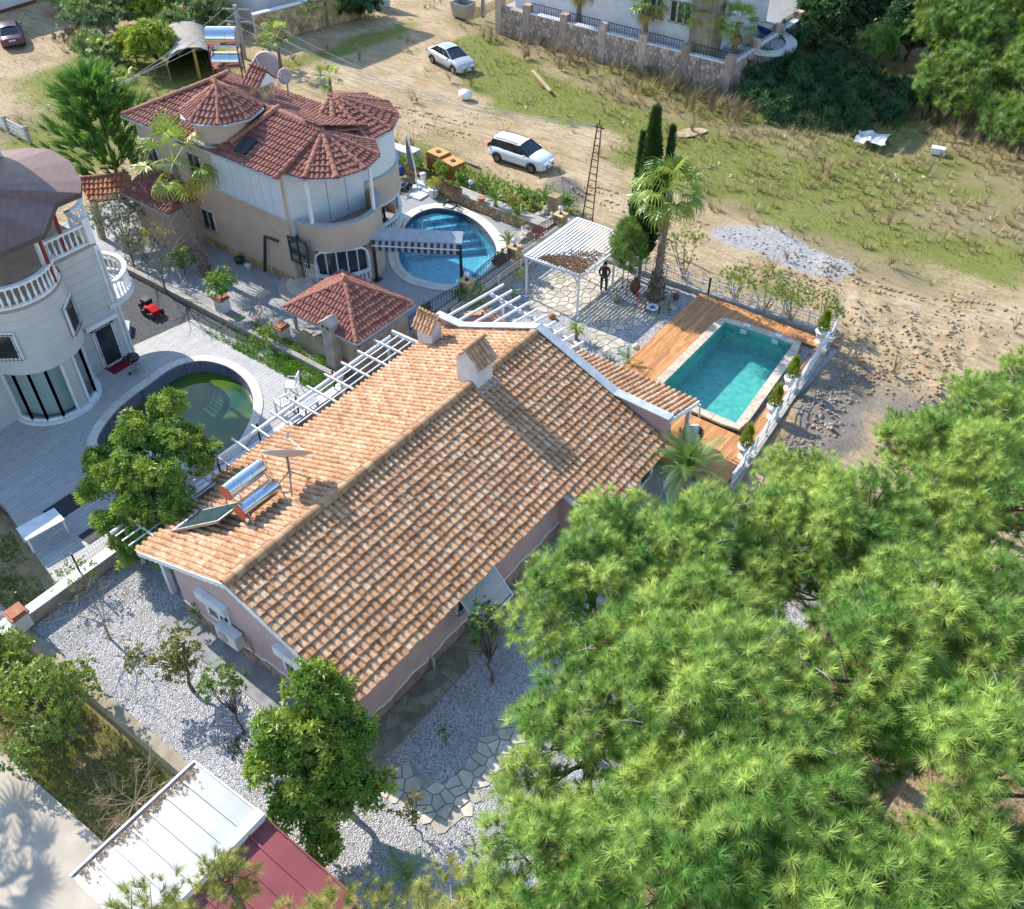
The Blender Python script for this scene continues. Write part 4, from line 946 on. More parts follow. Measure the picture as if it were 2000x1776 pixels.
stone_face(BV, (-28, 17.0, .3), (1, 0, 0), 7.2, .45, (0, -1, 0), .4, M_honey, 'plinth_stone', .03, .01, 31, 60)
stp = MB()
for k, r in enumerate((1.75, 1.3, .85)):
    b = MB(); b.lathe((-19.9, 17.35, 0), [(r, .2), (r, .45 + .15*k), (0.001, .45 + .15*k)], 14, R_(180), R_(330)); b.build('entrance_step', M_flag, BV)
b = MB(); p0 = V(-19.75, 16.9, .7); 
for k in range(9): q = p0 + V(.1*k, .03*k, 0); b.beam(q, q + V(0, 0, 1.35 - .03*abs(k-4)), .02)
for z in (.1, .7, 1.3): b.beam(p0 + V(0,0,z), p0 + V(.8,.24,z), .025)
b.build('gate', M_white, BV)
an = MB(); an.box(-31.2, -28.0, 15.4, 16.99, 0, 2.9); an.build('annex_wall', M_beige, BV)
tb = Tiling(BV, M_redtile, T2, .24, .36)
AF = [(-31.5, 15.1, 2.9), (-27.7, 15.1, 2.9), (-28.7, 17.0, 3.75), (-31.5, 17.0, 3.75)]; AR = [(-27.7, 15.1, 2.9), (-27.7, 17.0, 2.9), (-28.7, 17.0, 3.75)]
slab(AF, M_redridge, .06, 'annex_roof', BV); tb.face(AF, (1, 0, 0)); slab(AR, M_redridge, .06, 'annex_roof', BV); tb.face(AR, (0, 1, 0)); ridge(BV, AF[1], AF[2], .1, M_redridge, .4)
b = MB(); b.box(-31.6, -27.6, 15.02, 15.1, 2.78, 2.9); b.build('gutter', M_sill, BV)
# roofs
ZE, ZA = 6.55, 8.0
FR_ = [(-31.9,16.6,ZE), (-20.2,16.6,ZE), (-20.2,19.75,7.7), (-28.6,20.15,ZA)]; BK = [(-20.2,23.7,ZE), (-31.9,23.7,ZE), (-28.6,20.15,ZA), (-20.2,19.75,7.7)]; LF = [(-31.9,23.7,ZE), (-31.9,16.6,ZE), (-28.6,20.15,ZA)]
for f, a in ((FR_, (1,0,0)), (BK, (-1,0,0)), (LF, (0,-1,0))): slab(f, M_redridge, .08, 'roof_deck', BV); tb.face(f, a)
def fan(par, tl, c, r, ze, za, n, a0, a1, m, rr=.15, deck='roof_deck'):
    ap = V(c.x, c.y, za)
    for k in range(n):
        p, q = (V(c.x + r*math.cos(a0 + (a1-a0)*j/n), c.y + r*math.sin(a0 + (a1-a0)*j/n), ze) for j in (k, k+1))
        slab([p, q, ap], m, .06, deck, par); tl.face([p, q, ap], q - p)
        ridge(par, p + V(0,0,.06), ap + V(0,0,.05), rr, m, .38)
    return ap
fan(BV, tb, LA, 2.62, ZE, 7.65, 6, R_(-100), R_(100), M_redridge); fan(BV, tb, LB, 3.3, ZE, 7.75, 7, R_(-75), R_(135), M_redridge)
for p, q in (((-31.9,16.6,ZE), (-28.6,20.15,ZA)), ((-31.9,23.7,ZE), (-28.6,20.15,ZA)), ((-28.6,20.15,ZA), (-20.2,19.75,7.7)), ((-24.2,17.3,6.9), (-23.4,20,7.95))): ridge(BV, V(*p) + V(0,0,.06), V(*q) + V(0,0,.09), .17, M_redridge, .4)
b = MB(); e1 = None
b.beam((-31.95,16.55,ZE-.05), (-20.5,16.55,ZE-.05), .1, .12)
for c, r, a0, a1, n in ((LA, 2.66, R_(-100), R_(100), 6), (LB, 3.34, R_(-75), R_(135), 7)):
    q = arcpts(c, r, a0, a1, n)
    for s, t in zip(q, q[1:]): b.beam((*s, ZE-.05), (*t, ZE-.05), .08, .1)
b.build('gutter', M_sill, BV)
tf = P(428, 283, 6.75); tc = tf + V(-.56, .80, 0) * 1.5
b = MB(); b.lathe((tc.x, tc.y, 0), [(1.5, 6.2), (1.5, 8.0)], 24); tu = b.build('turret', M_beige, BV)
b = MB(); b.lathe((tc.x, tc.y, 0), [(1.52, 6.72), (1.75, 6.72), (1.75, 6.66)], 24); b.build('turret_base', M_sill, tu)
fan(BV, tb, tc, 2.0, 7.95, 9.15, 8, 0, 2*math.pi, M_redridge, .09); tb.finish()
b = MB(); b.lathe((tc.x, tc.y, 9.15), [(.13, 0), (.10, .12), (.02, .32)], 8); b.build('finial', M_terra, tu)
b = MB(); b.lathe((tc.x, tc.y, 0), [(2.0, 7.88), (2.1, 7.88), (2.1, 7.97)], 10); b.build('turret_gutter', M_sill, tu)
ck = P(517, 205, 7.4); M_bchim = mat('chimney_stone', (.55, .36, .22), (.38, .25, .16), 3, .9, rnd=.3, bump=.4)
b = MB(); b.cbox((ck.x, ck.y, 8.3), (.8, .8, 2.2)); b.v = [(x, y, z - .7) for x, y, z in b.v]; chm = b.build('chimney', M_mortar, BV)
for n_, s_, o_ in (((0,-1,0), (1,0,0), (-.4,-.4)), ((1,0,0), (0,1,0), (.4,-.4))): stone_face(chm, (ck.x + o_[0], ck.y + o_[1], 6.8), s_, .8, 1.8, n_, .24, M_bchim, 'stone', .03, .02, 9)
tcap = Tiling(chm, M_redtile, T2, .24, .36); e = .62
tcap.face([(ck.x-e, ck.y-e, 8.6), (ck.x+e, ck.y-e, 8.6), (ck.x+e, ck.y, 9.2), (ck.x-e, ck.y, 9.2)], (1,0,0)); tcap.face([(ck.x+e, ck.y+e, 8.6), (ck.x-e, ck.y+e, 8.6), (ck.x-e, ck.y, 9.2), (ck.x+e, ck.y, 9.2)], (-1,0,0)); tcap.finish()
b = MB(); b.extr([(ck.x-e+.02, ck.y-e+.05, 8.61), (ck.x-e+.02, ck.y, 9.17), (ck.x-e+.02, ck.y+e-.05, 8.61)], (2*e-.04, 0, 0)); b.build('chimney_cap', M_whitew, chm)
b = MB(); rp = P(480, 285, 7.0); b.cbox((0,0,0), (1,1,1), M=Matrix.Translation(rp) @ Matrix.Rotation(R_(23), 4, 'X') @ Matrix.Diagonal((.75, 1.0, .12, 1))); b.build('roof_hatch', M_dframe, BV)
hb = P(452, 160, 7.3); SH2 = thing('solar_heater', 'two shiny tanks on a red rack at the back of the beige villa roof', 'solar heater', tuple(hb))
tank(SH2, hb + V(0, 0, 2.35), .5, 1.5, (.8, .6, 0), M_steel); tank(SH2, hb + V(0, 0, 1.15), .42, 1.4, (.8, .6, 0), M_steel)
M_rust = mat('rusty_steel', (.20, .06, .035), (.12, .04, .03), 6, .8)
b = MB()
for sx, sy in ((-.6, -.45), (.6, .45)):
    for o_ in (-.35, .35): q = hb + V(sx + o_*.6, sy - o_*.8, 0); b.beam(q, q + V(0,0,1.95), .05)
    b.beam(hb + V(sx-.25, sy+.3, .72), hb + V(sx+.25, sy-.3, .72), .05); b.beam(hb + V(sx-.25, sy+.3, 1.87), hb + V(sx+.25, sy-.3, 1.87), .05)
b.build('rack', M_rust, SH2)
M_dishp = mat('faded_dish', (.55, .38, .36), (.48, .33, .31), 3, .6)
for px, py, R_d, lb in ((520, 133, .85, 'large faded pink satellite dish behind the stone chimney'), (557, 149, .42, 'small faded pink satellite dish on the beige villa roof edge')):
    q = P(px, py, 8.0); d_ = dish('satellite_dish', lb, (q.x, q.y, 7.2), q, (.25, -.85, .5), R_d, M_dishp); b = MB(); b.tube([(q.x, q.y, 7.0), q - V(0,-.1,.1)], .04, 6); b.build('mast', M_steel, d_)
# gate canopy left of the villa
GC = thing('gate_canopy', 'orange tiled canopy over the garden gate left of the beige villa', 'canopy', (-36, 16, 0))
M_otile = tile_mat('orange_clay', [(.1, (.36, .13, .07)), (.5, (.48, .19, .10)), (.9, (.56, .27, .15))], 4)
g0, g1, g2, g3 = P(175, 392, 2.6), P(275, 385, 2.6), P(250, 340, 3.3), P(150, 350, 3.3); to = Tiling(GC, M_otile, T2, .24, .36)
gf = [g0, g1, g2, g3]; slab(gf, M_redridge, .1, 'roof_deck', GC); to.face(gf, g1 - g0); to.finish(); ridge(GC, g3 + V(0,0,.05), g2 + V(0,0,.05), .12, M_redridge)
for q in (g0, g1): b = MB(); b.beam(V(q.x, q.y, 0), V(q.x, q.y + .2, 2.6), .3); b.build('gate_post', M_beige, GC)

# ---------------------------------------------------------------- barbecue hut
HT = thing('barbecue_hut', 'small block walled hut with a hipped red tile roof and square chimney', 'hut', (-14.65, 14.95, 0))
M_block = tiles_mat('block_wall', (.38, .33, .28), (.33, .285, .24), (.24, .21, .18), .4, .2, 0)
b = MB(); b.box(-16.7, -14.5, 13.25, 13.5, 0, 1.25); b.build('low_wall', M_oldwall, HT)
b = MB(); b.box(-14.48, -12.75, 13.25, 13.5, 0, 2.4); b.build('wall', M_oldwall, HT)
for k in range(4): b = MB(); b.box(-16.7 + .5*k, -16.2 + .5*k, 13.25, 13.5, 1.253, 1.3 + .12*(k % 2) + .08*k); b.build('broken_block', M_oldwall, HT)
b = MB(); b.box(-12.74, -12.55, 13.25, 16.6, 0, 1.9); b.build('rendered_wall', M_render, HT)
for r in range(3):
    for k in range(8):
        y = 13.27 + .415*k + (.2 if r % 2 else 0)
        if y + .4 < 16.62: b = MB(); b.box(-12.77, -12.53, y, y + .40, 1.905 + .205*r, 2.1 + .205*r); b.build('block', M_concrete, HT)
b = MB(); b.box(-16.7, -12.7, 16.4, 16.6, 0, 2.5); b.build('rear_wall', M_oldwall, HT)
b = MB(); b.beam((-16.65, 13.35, 0), (-16.65, 13.35, 2.6), .12); b.build('corner_post', M_steel, HT)
th = Tiling(HT, M_redtile, T2, .2, .34); ap = V(-14.65, 14.95, 3.95); cs = [V(-16.95,13.05,2.6), V(-12.35,13.05,2.6), V(-12.35,16.85,2.6), V(-16.95,16.85,2.6)]
for p, q in zip(cs, cs[1:] + cs[:1]): slab([p, q, ap], M_redridge, .07, 'roof_deck', HT); th.face([p, q, ap], q - p); ridge(HT, p + V(0,0,.06), ap + V(0,0,.05), .11, M_redridge, .36)
th.finish(); b = MB(); b.lathe(ap, [(.16, -.05), (.16, .12), (.02, .28)], 8); b.build('finial', M_terra, HT)
b = MB(); b.box(-17.0, -12.3, 12.98, 13.05, 2.48, 2.6); b.box(-12.35, -12.27, 13.05, 16.9, 2.48, 2.6); b.build('gutter', M_sill, HT)
b = MB(); b.box(-14.2, -13.6, 12.75, 13.24, 0, 3.1); hc = b.build('chimney', M_concrete, HT)
b = MB(); b.extr([(-14.28, 12.66, 3.1), (-13.52, 12.66, 3.1), (-13.9, 12.66, 3.36)], (0, .68, 0)); b.build('chimney_cap', M_concrete, hc)
for x in (-14.12, -13.82): b = MB(); b.box(x, x + .12, 12.742, 12.752, 2.88, 3.04); b.build('vent', M_dark, hc)

# ---------------------------------------------------------------- grey villa
M_grey = mat('grey_cladding', (.52, .515, .51), (.47, .465, .46), 1.2, .7)
GV = thing('grey_villa', 'pale grey clad villa with white balustrades, a round glazed bay and brown shingle roof', 'villa', (-25, 4, ZT))
GCN = V(-22.4, 4.05, 0); RX = -22.4
b = MB(); b.box(-40, RX, -6, 8.05, 0, 3.3); b.build('ground_floor', M_grey, GV)
def clad(z0, z1, k, y0, y1, x):
    for j in range(k): za = z0 + (z1 - z0)*j/k; b = MB(); b.box(x, x + .035, y0, y1, za + .006, z0 + (z1-z0)*(j+1)/k - .006); b.build('cladding_panel', M_grey, GV)
b = MB(); b.box(-40, RX, -6, 8.05, 3.3, 6.3); b.build('upper_floor', M_grey, GV)
clad(.5, 6.3, 14, 5.95, 8.06, RX)
for j in range(7):
    b = MB(); b.lathe(GCN, [(1.945, 3.3 + .43*j + .004), (1.97, 3.3 + .43*j + .006), (1.97, 3.3 + .43*(j+1) - .006), (1.945, 3.3 + .43*(j+1) - .004)], 30, R_(-100), R_(80)); b.build('cladding_panel', M_grey, GV)
b = MB(); b.lathe(GCN, [(1.6, 3.28), (1.96, 3.30), (1.955, 6.3)], 30, R_(-100), R_(80)); b.build('soffit', M_white, GV)
b = MB(); b.lathe(GCN, [(1.93, .3), (1.93, .62), (1.55, .62)], 30, R_(-100), R_(80)); b.build('bay_plinth', M_white, GV)
M_clear = glassy('clear_pane', (.80, .88, .88), (1, 1, 1), .02, 1.45)
n = NT('curtain_cloth'); wv = n.n('ShaderNodeTexWave', i_Scale=3.0, i_Distortion=3.0, i_Detail=2.0); n.l(n.pos(), wv.inputs[0]); n.bump(wv.outputs['Fac'], .4, .05)
M_curt = n.done((.50, .58, .55), .9)
bw = [R_(-88), R_(-66), R_(-44), R_(-22), R_(0)], [R_(22), R_(44), R_(66)]
for grp in bw:
    for a, c in zip(grp, grp[1:]):
        p, q = (GCN + V(math.cos(t)*1.72, math.sin(t)*1.72, 0) for t in (a, c)); d = (q - p); s = d.normalized()
        b = MB(); b.beam(p + V(0,0,.62), p + V(0,0,3.3), .1); b.beam(q + V(0,0,.62), q + V(0,0,3.3), .1); b.beam(p + V(0,0,.67), q + V(0,0,.67), .1, .1); b.beam(p + V(0,0,3.22), q + V(0,0,3.22), .1, .12); w_ = b.build('bay_window', M_white, GV)
        b = MB(); b.face(p + V(0,0,.7), q + V(0,0,.7), q + V(0,0,3.2), p + V(0,0,3.2)); b.build('pane', M_clear, w_)
b = MB(); b.lathe(GCN, [(1.3, .6), (1.3, 3.3)], 24, R_(-100), R_(80)); b.build('curtain', M_curt, GV)
b = MB(); b.lathe(GCN, [(1.68, .5), (1.68, 3.3)], 6, R_(1), R_(21)); b.build('bay_pier', M_grey, GV)
window(GV, GCN + V(1.97*math.cos(R_(-52)), 1.97*math.sin(R_(-52)), 4.75), .95, 1.25, (math.cos(R_(-52)), math.sin(R_(-52)), 0), fw=.16, bars=6, mull=0)
window(GV, GCN + V(1.97*math.cos(R_(42)), 1.97*math.sin(R_(42)), 4.75), .95, 1.35, (math.cos(R_(42)), math.sin(R_(42)), 0), fw=.16, bars=8, mull=0)
window(GV, (RX + .04, 7.1, 1.62), 1.0, 2.1, (1, 0, 0), fw=.17, bars=7, mull=0, name='door')
b = MB(); b.box(RX + .05, RX + .22, 6.3, 7.9, 2.78, 2.95); b.build('door_cornice', M_white, GV)
tag(MB().box(-22.3, -21.7, 6.6, 7.7, ZT + .002, ZT + .02).build('doormat', mat('crimson_mat', (.22, .008, .03), rough=.95)), 'crimson doormat at the barred door of the grey villa', 'doormat')
b = MB(); b.tube([(RX + .12, 8.14, .5), (RX + .12, 8.14, 6.0), (RX - .1, 8.14, 6.3)], .06, 8); b.build('downpipe', M_whitemetal, GV)
b = MB(); b.box(RX - .12, RX + .06, 7.95, 8.12, .4, 6.3); b.build('corner_trim', M_white, GV)
# terrace on the roof and balconies
b = MB(); b.box(-40, RX + .06, -6.05, 8.1, 6.3, 6.42); b.lathe(GCN, [(2.02, 6.3), (2.02, 6.42), (.01, 6.42)], 30, R_(-100), R_(80)); b.build('terrace_slab', M_floor, GV)
balustrade(GV, arcpts(GCN, 1.9, R_(-95), R_(58), 18), 6.42, .95, M_white, .26)
balustrade(GV, [(RX - .1, 6.0), (RX - .1, 8.0)], 6.42, .95, M_white, .26)
b = MB(); b.beam((RX - .1, 8.0, 6.42), (RX - .1, 8.0, 7.6), .3); b.build('corner_pier', M_white, GV); b = MB(); b.beam((RX - .1, 5.85, 6.42), (RX - .1, 5.85, 7.5), .28); b.build('corner_pier', M_white, GV)
balustrade(GV, [(RX - .2, 8.0), (-24.0, 8.1)] + arcpts(V(-25.2, 8.1, 0), 1.3, R_(0), R_(100), 6), 6.42, .95, M_white, .26)
bc = V(-24.0, 8.1, 0); b = MB(); b.lathe(bc, [(1.75, 3.2), (1.75, 3.42), (.01, 3.42)], 20, R_(-12), R_(192)); b.build('balcony_slab', M_whitew, GV)
balustrade(GV, arcpts(bc, 1.62, R_(0), R_(180), 18), 3.42, .95, M_white, .24)
M_shing = tiles_mat('brown_shingle', (.20, .115, .105), (.17, .095, .09), (.12, .075, .07), .33, .28, R_(40), .5, .3)
re = [P(157, 352, 8.7), P(156, 377, 8.7), P(109, 397, 8.7), P(84, 458, 8.7), P(-10, 497, 8.7), P(-150, 560, 8.7), P(-260, 420, 8.7), P(-60, 300, 8.7), P(58, 289, 8.7), P(97, 292, 8.7), P(135, 315, 8.7)]; ra_ = P(-110, 365, 10.3)
b = MB(); b.add(re + [ra_], [(i, (i+1) % len(re), len(re)) for i in range(len(re))]); rf = b.build('roof', M_shing, GV)
b = MB()
for p, q in zip(re, re[1:] + re[:1]): b.beam(p - V(0,0,.1), q - V(0,0,.1), .06, .2)
b.build('fascia', mat('brown_fascia', (.10, .07, .055), rough=.7), rf)
b = MB(); b.add([p - V(0,0,.02) for p in re], [tuple(range(len(re)))[::-1]]); b.build('roof_soffit', M_soffit, rf)
M_redpost = mat('red_post', (.20, .02, .02), rough=.6)
for px, py in ((84, 462), (109, 402)): q = P(px, py, 8.6); q = q.lerp(re[6], .03); b = MB(); b.beam(V(q.x, q.y, 6.42), V(q.x, q.y, 8.65), .12); b.build('roof_post', M_redpost, GV)
tw0 = P(1, 294, 9.3); b = MB(); b.cbox((tw0.x - 1.8, tw0.y - 1.9, 10.5), (3.6, 3.8, 6.0)); b.build('stair_tower', M_whitew, GV)
b = MB(); q = P(215, 650, ZT); b.prism([(q.x-.5,q.y-.4),(q.x+.6,q.y-.5),(q.x+.9,q.y+.5),(q.x+.3,q.y+1.0),(q.x-.5,q.y+.7)], .3, .75); b.build('side_step', M_sill, GV)

# ---------------------------------------------------------------- far buildings
FV = thing('stone_villa', 'stone clad villa with white barred windows behind the far boundary wall', 'villa', (-25, 60, 1.9))
M_fstone = mat('dark_stone_cladding', (.36, .30, .22), (.22, .18, .13), 2.2, .9, rnd=.3, bump=.5, bsc=10)
f0 = P(1245, 74, 1.9); x1 = P(1445, 95, 1.9).x
b = MB(); b.box(-34, x1 - 1, f0.y, f0.y + 9, 1.0, 10.8); b.build('wall', M_whitew, FV)
b = MB(); b.box(x1 - 2.6, x1 - .8, f0.y - .6, f0.y + 1.0, 1.0, 7.5); b.build('stone_pier', M_fstone, FV)
tc2 = P(1205, 30, 1.9); b = MB(); b.lathe((tc2.x, tc2.y + .5, 0), [(1.7, 1), (1.7, 7)], 20); b.build('stone_turret', M_fstone, FV)
for px, py in ((1276, 12), (1330, 25)): window(FV, onY(px, py, f0.y), 1.7, 1.5, (0, -1, 0), fw=.14, mull=2, bars=9)
b = MB(); b.box(-36, x1 - .5, f0.y - 1, f0.y + 10, 10.803, 11.2); b.build('roof', M_redridge, FV)
FH = thing('road_house', 'beige house with a grey garage door beyond the stone clad garden wall', 'house', (-52, 50, 0))
g0 = P(600, 12, 0); b = MB(); b.box(-61, -50.8, 42.0, 50.0, -.2, 8.2); b.build('wall', M_whitew, FH)
b = MB(); b.box(-61.4, -50.4, 41.6, 50.4, 8.203, 8.5); b.build('roof', M_redridge, FH)
g1 = P(732, 16, 0); b = MB(); b.cbox((g1.x - .2, g1.y + .3, 1.3), (2.6, .12, 2.6), .5)
for k in range(8): b.cbox((g1.x - .2 + .04, g1.y + .22, .2 + .31*k), (2.5, .06, .27), .5)
b.build('garage_door', M_shut, FH)
wa, wb2 = P(505, 88, 0), P(715, 32, 0); RW = thing('roadside_wall', 'stone clad garden wall with young palms along the shaded dirt road', 'wall', tuple(wa))
dw2 = (wb2 - wa).normalized(); nw2 = V(dw2.y, -dw2.x, 0); Lw = (wb2 - wa).length
b = MB(); b.extr([wa, wb2, wb2 - nw2*.3, wa - nw2*.3], (0, 0, 2.2)); b.build('wall_body', M_mortar, RW); stone_face(RW, wa, dw2, Lw, 2.15, nw2, .5, M_honey, 'stone', .05, .03, 41, 120)
b = MB(); b.extr([p + V(0,0,2.203) for p in (wa + nw2*.06, wb2 + nw2*.06, wb2 - nw2*.36, wa - nw2*.36)], (0, 0, .1)); b.build('coping', M_white, RW)
CB = thing('corner_house', 'cream rendered house wall with red base trim at the top left corner', 'house', tuple(P(10, 30, 0)))
cbp = P(42, 14, 0); b = MB(); b.box(cbp.x - 9, cbp.x, cbp.y - 4, cbp.y + 8, -.2, 5.5); b.build('wall', M_whitew, CB); b = MB(); b.box(cbp.x - 9.1, cbp.x + .1, cbp.y - 4.1, cbp.y + 8.1, -.2, .25); b.build('base_trim', M_rust, CB)
# arched fabric shed
AS = thing('arched_shed', 'cream fabric arched shed with an open dark front behind the beige villa', 'shed', tuple(P(380, 120, 0)))
s0 = P(425, 148, 0); M_fab = mat('cream_fabric', (.36, .32, .27), (.28, .25, .21), 2, .8)
pr_ = [(-1.7, 0), (-1.7, 1.2), (-1.45, 1.75), (-.8, 2.1), (0, 2.2), (.8, 2.1), (1.45, 1.75), (1.7, 1.2), (1.7, 0)]
ax_ = V(-.75, .5, 0).normalized(); sd_ = V(ax_.y, -ax_.x, 0); c0_ = s0 - sd_*1.6
b = MB(); b.smooth = True
for t in (0, 1, 2, 3): b.v += [tuple(c0_ + ax_*(1.9*t) + sd_*x + V(0,0,z*(1.0 if t % 3 else 1.02))) for x, z in pr_]
for t in range(3):
    for k in range(8): b.f.append([t*9+k, t*9+k+1, (t+1)*9+k+1, (t+1)*9+k]); b.mi.append(0); b.sm.append(True)
b.smooth = False; b.face(*[c0_ + ax_*5.7 + sd_*x + V(0,0,z) for x, z in pr_]); b.build('fabric_cover', M_fab, AS)
b = MB()
for t in (0, 5.7): b.tube([c0_ + ax_*t + sd_*x*1.01 + V(0,0,z*1.01) for x, z in pr_], .04, 5)
b.build('hoop', M_steel, AS)

# ---------------------------------------------------------------- standing seam shed roofs in the near left corner
M_wroof = mat('white_sheet_roof', (.215, .25, .27), (.18, .21, .23), 1.5, .4, spec=.5)
M_rroof = mat('red_sheet_roof', (.27, .065, .07), (.22, .05, .055), 1.5, .45, spec=.4)
WS = thing('metal_shed', 'metal shed with a white standing seam roof half and a dark red half', 'shed', (.5, -6.5, ZL))
b = MB(); b.box(-2.2, 3.6, -8.1, -4.35, -1, 1.95); b.build('wall', M_whitew, WS)
k0, k1 = -8.3, -4.18
for j in range(7):
    y = k1 - .585*j; b = MB(); b.extr([(-2.45, y - .575, 2.1), (.35, y - .575, 2.42), (.35, y, 2.42), (-2.45, y, 2.1)], (0, 0, -.04)); b.build('roof_sheet', M_wroof, WS)
    b = MB(); b.beam((-2.2, y - .58, 2.17), (.35, y - .58, 2.45), .06, .05); b.build('seam', M_wroof, WS)
    b = MB(); b.extr([(.55, y - .575, 2.34), (3.95, y - .575, 2.0), (3.95, y, 2.0), (.55, y, 2.34)], (0, 0, -.04)); b.build('roof_sheet', M_rroof, WS)
    b = MB(); b.beam((.55, y - .58, 2.37), (3.95, y - .58, 2.03), .07, .06); b.build('seam', M_rroof, WS)
b = MB(); b.box(.28, .60, k0, k1 + .05, 2.30, 2.62); b.build('ridge_box', M_white, WS)
b = MB(); b.beam((-2.5, k0, 2.1), (-2.5, k1 + .03, 2.1), .07, .12); b.beam((-2.5, k1 + .03, 2.1), (.3, k1 + .03, 2.43), .05, .1); b.build('edge_trim', M_white, WS)
b = MB(); b.beam((.6, k1 + .04, 2.34), (4.0, k1 + .04, 2.0), .05, .12); b.beam((4.0, k1 + .04, 2.0), (4.0, k0, 2.0), .06, .1); b.build('edge_trim', M_rroof, WS)
# ---------------------------------------------------------------- vegetation
def proj(p):
    d = Vector(p) - CAMLOC; w = d.dot(_f); return 1000 + FPX * d.dot(_r) / w, 888 - FPX * d.dot(_u) / w
def hgt(base, py):
    """height at which the vertical over base reaches photo row py"""
    lo, hi = 0, 26
    for _ in range(40):
        m = (lo + hi) / 2
        if proj(Vector(base) + V(0, 0, m))[1] > py: lo = m
        else: hi = m
    return lo
def blades(n, L, W, spread, up=.3, droop=0, seed=0, curve=1, base=.0, axis=0):
    """needle or blade cluster around +z: n narrow triangles (curve=1) or bent quads (curve=2)"""
    r = np.random.default_rng(seed); v, f = [], []
    for k in range(n):
        t = r.uniform(0, 2*math.pi); a = spread * (r.uniform(.25, 1) ** .7); l = L * r.uniform(.75, 1.15); z0 = axis * r.uniform(0, 1)
        d = np.array([math.sin(a)*math.cos(t), math.sin(a)*math.sin(t), math.cos(a)]); s = np.cross(d, [0, 0, 1.]); s = s / (np.linalg.norm(s) + 1e-9) * W / 2
        o = np.array([0, 0, z0]) + d * base; i = len(v)
        if curve == 1: v += [o - s, o + s, o + d*l + np.array([0, 0, -droop*l])]; f.append((i, i+1, i+2))
        else:
            m = o + d*l*.55 + np.array([0, 0, -droop*l*.25]); e = o + d*l + np.array([0, 0, -droop*l])
            v += [o - s*.6, o + s*.6, m + s, m - s, e + s*.12, e - s*.12]; f += [(i, i+1, i+2, i+3), (i+3, i+2, i+4, i+5)]
    return np.array(v), np.array(f)
def rosette(n, L, W, seed=0, tilt=(.5, 1.25), fold=.12, droop=.15):
    """n broad leaves round +z, each a folded kite"""
    r = np.random.default_rng(seed); v, f = [], []
    for k in range(n):
        t = 2*math.pi*k/n*1.618 + r.uniform(-.3, .3); a = r.uniform(*tilt); l = L*r.uniform(.75, 1.2); w = W*r.uniform(.8, 1.2)
        d = np.array([math.sin(a)*math.cos(t), math.sin(a)*math.sin(t), math.cos(a)]); s = np.cross(d, [0, 0, 1.]); s /= np.linalg.norm(s) + 1e-9; u = np.cross(s, d)
        o = d * l * .08; m = d * l * .5 - u * fold * l * 0; e = d * l - np.array([0, 0, droop * l]); i = len(v)
        v += [o, m - s*w/2 + u*fold*w, e, m + s*w/2 + u*fold*w]; f.append((i, i+1, i+2, i+3))
    return np.array(v), np.array(f)
def foliage_part(name, m, tmpls, pos, nrm, size, par, tint, kind=None):
    vs, fs, ts, o = [], [], [], 0; k = rng.integers(0, len(tmpls), len(pos)); ro = np.array(origin(par)) if par else np.zeros(3)
    for j, (tv, tf) in enumerate(tmpls):
        s = k == j
        if not s.any(): continue
        v, f = scatter(tv, tf, pos[s] - ro, frames(nrm[s]), size[s]); vs.append(v); fs.append(f + o); o += len(v); ts.append(np.repeat(tint[s], len(tv)))
    return tag(link(name, npmesh(name, np.concatenate(vs), np.concatenate(fs), m, np.concatenate(ts)), par), kind=kind)
def lobes(center, rx, ry, rz, n, rmin, rmax, low=-.5):
    """sub-crowns spread through an ellipsoid"""
    c = np.array(center); d = rdir(n, low, 1); r = rng.uniform(.35, .9, n)[:, None] ** .6
    return c + d * r * np.array([rx, ry, rz]), rng.uniform(rmin, rmax, n)
def lobe_points(C, Rr, per, low=-.35, thick=.35, up=.45):
    pos, nrm, li = [], [], []
    for i, (c, r) in enumerate(zip(C, Rr)):
        k = max(3, int(per * r * r)); d = rdir(k, low, 1); q = c + d * (r * rng.uniform(1 - thick, 1.05, k))[:, None]
        nn = d + np.array([0, 0, up]) + rng.normal(0, .25, (k, 3)); pos.append(q); nrm.append(nn); li.append(np.full(k, i))
    return np.concatenate(pos), np.concatenate(nrm), np.concatenate(li)
def limbs(par, base, fork, C, m, r0, name='trunk', n=7, wob=.12, lobr=.35, maxl=40):
    b = MB(); b.smooth = True; base, fork = Vector(base), Vector(fork)
    b.tube([base - V(0, 0, .1), base.lerp(fork, .35) + V(random.uniform(-wob, wob), random.uniform(-wob, wob), 0), base.lerp(fork, .7) + V(random.uniform(-wob, wob), random.uniform(-wob, wob), 0), fork], [r0*1.25, r0, r0*.85, r0*.7], n)
    for c in list(C)[:maxl]:
        c = Vector(c); s = base.lerp(fork, random.uniform(.75, 1.0)); mid = s.lerp(c, .5) + V(random.uniform(-.2, .2), random.uniform(-.2, .2), random.uniform(-.05, .25))
        b.tube([s, mid, c], [r0*.45, r0*.28, r0*.1], 5, cap=False)
    return b.build(name, m, par)
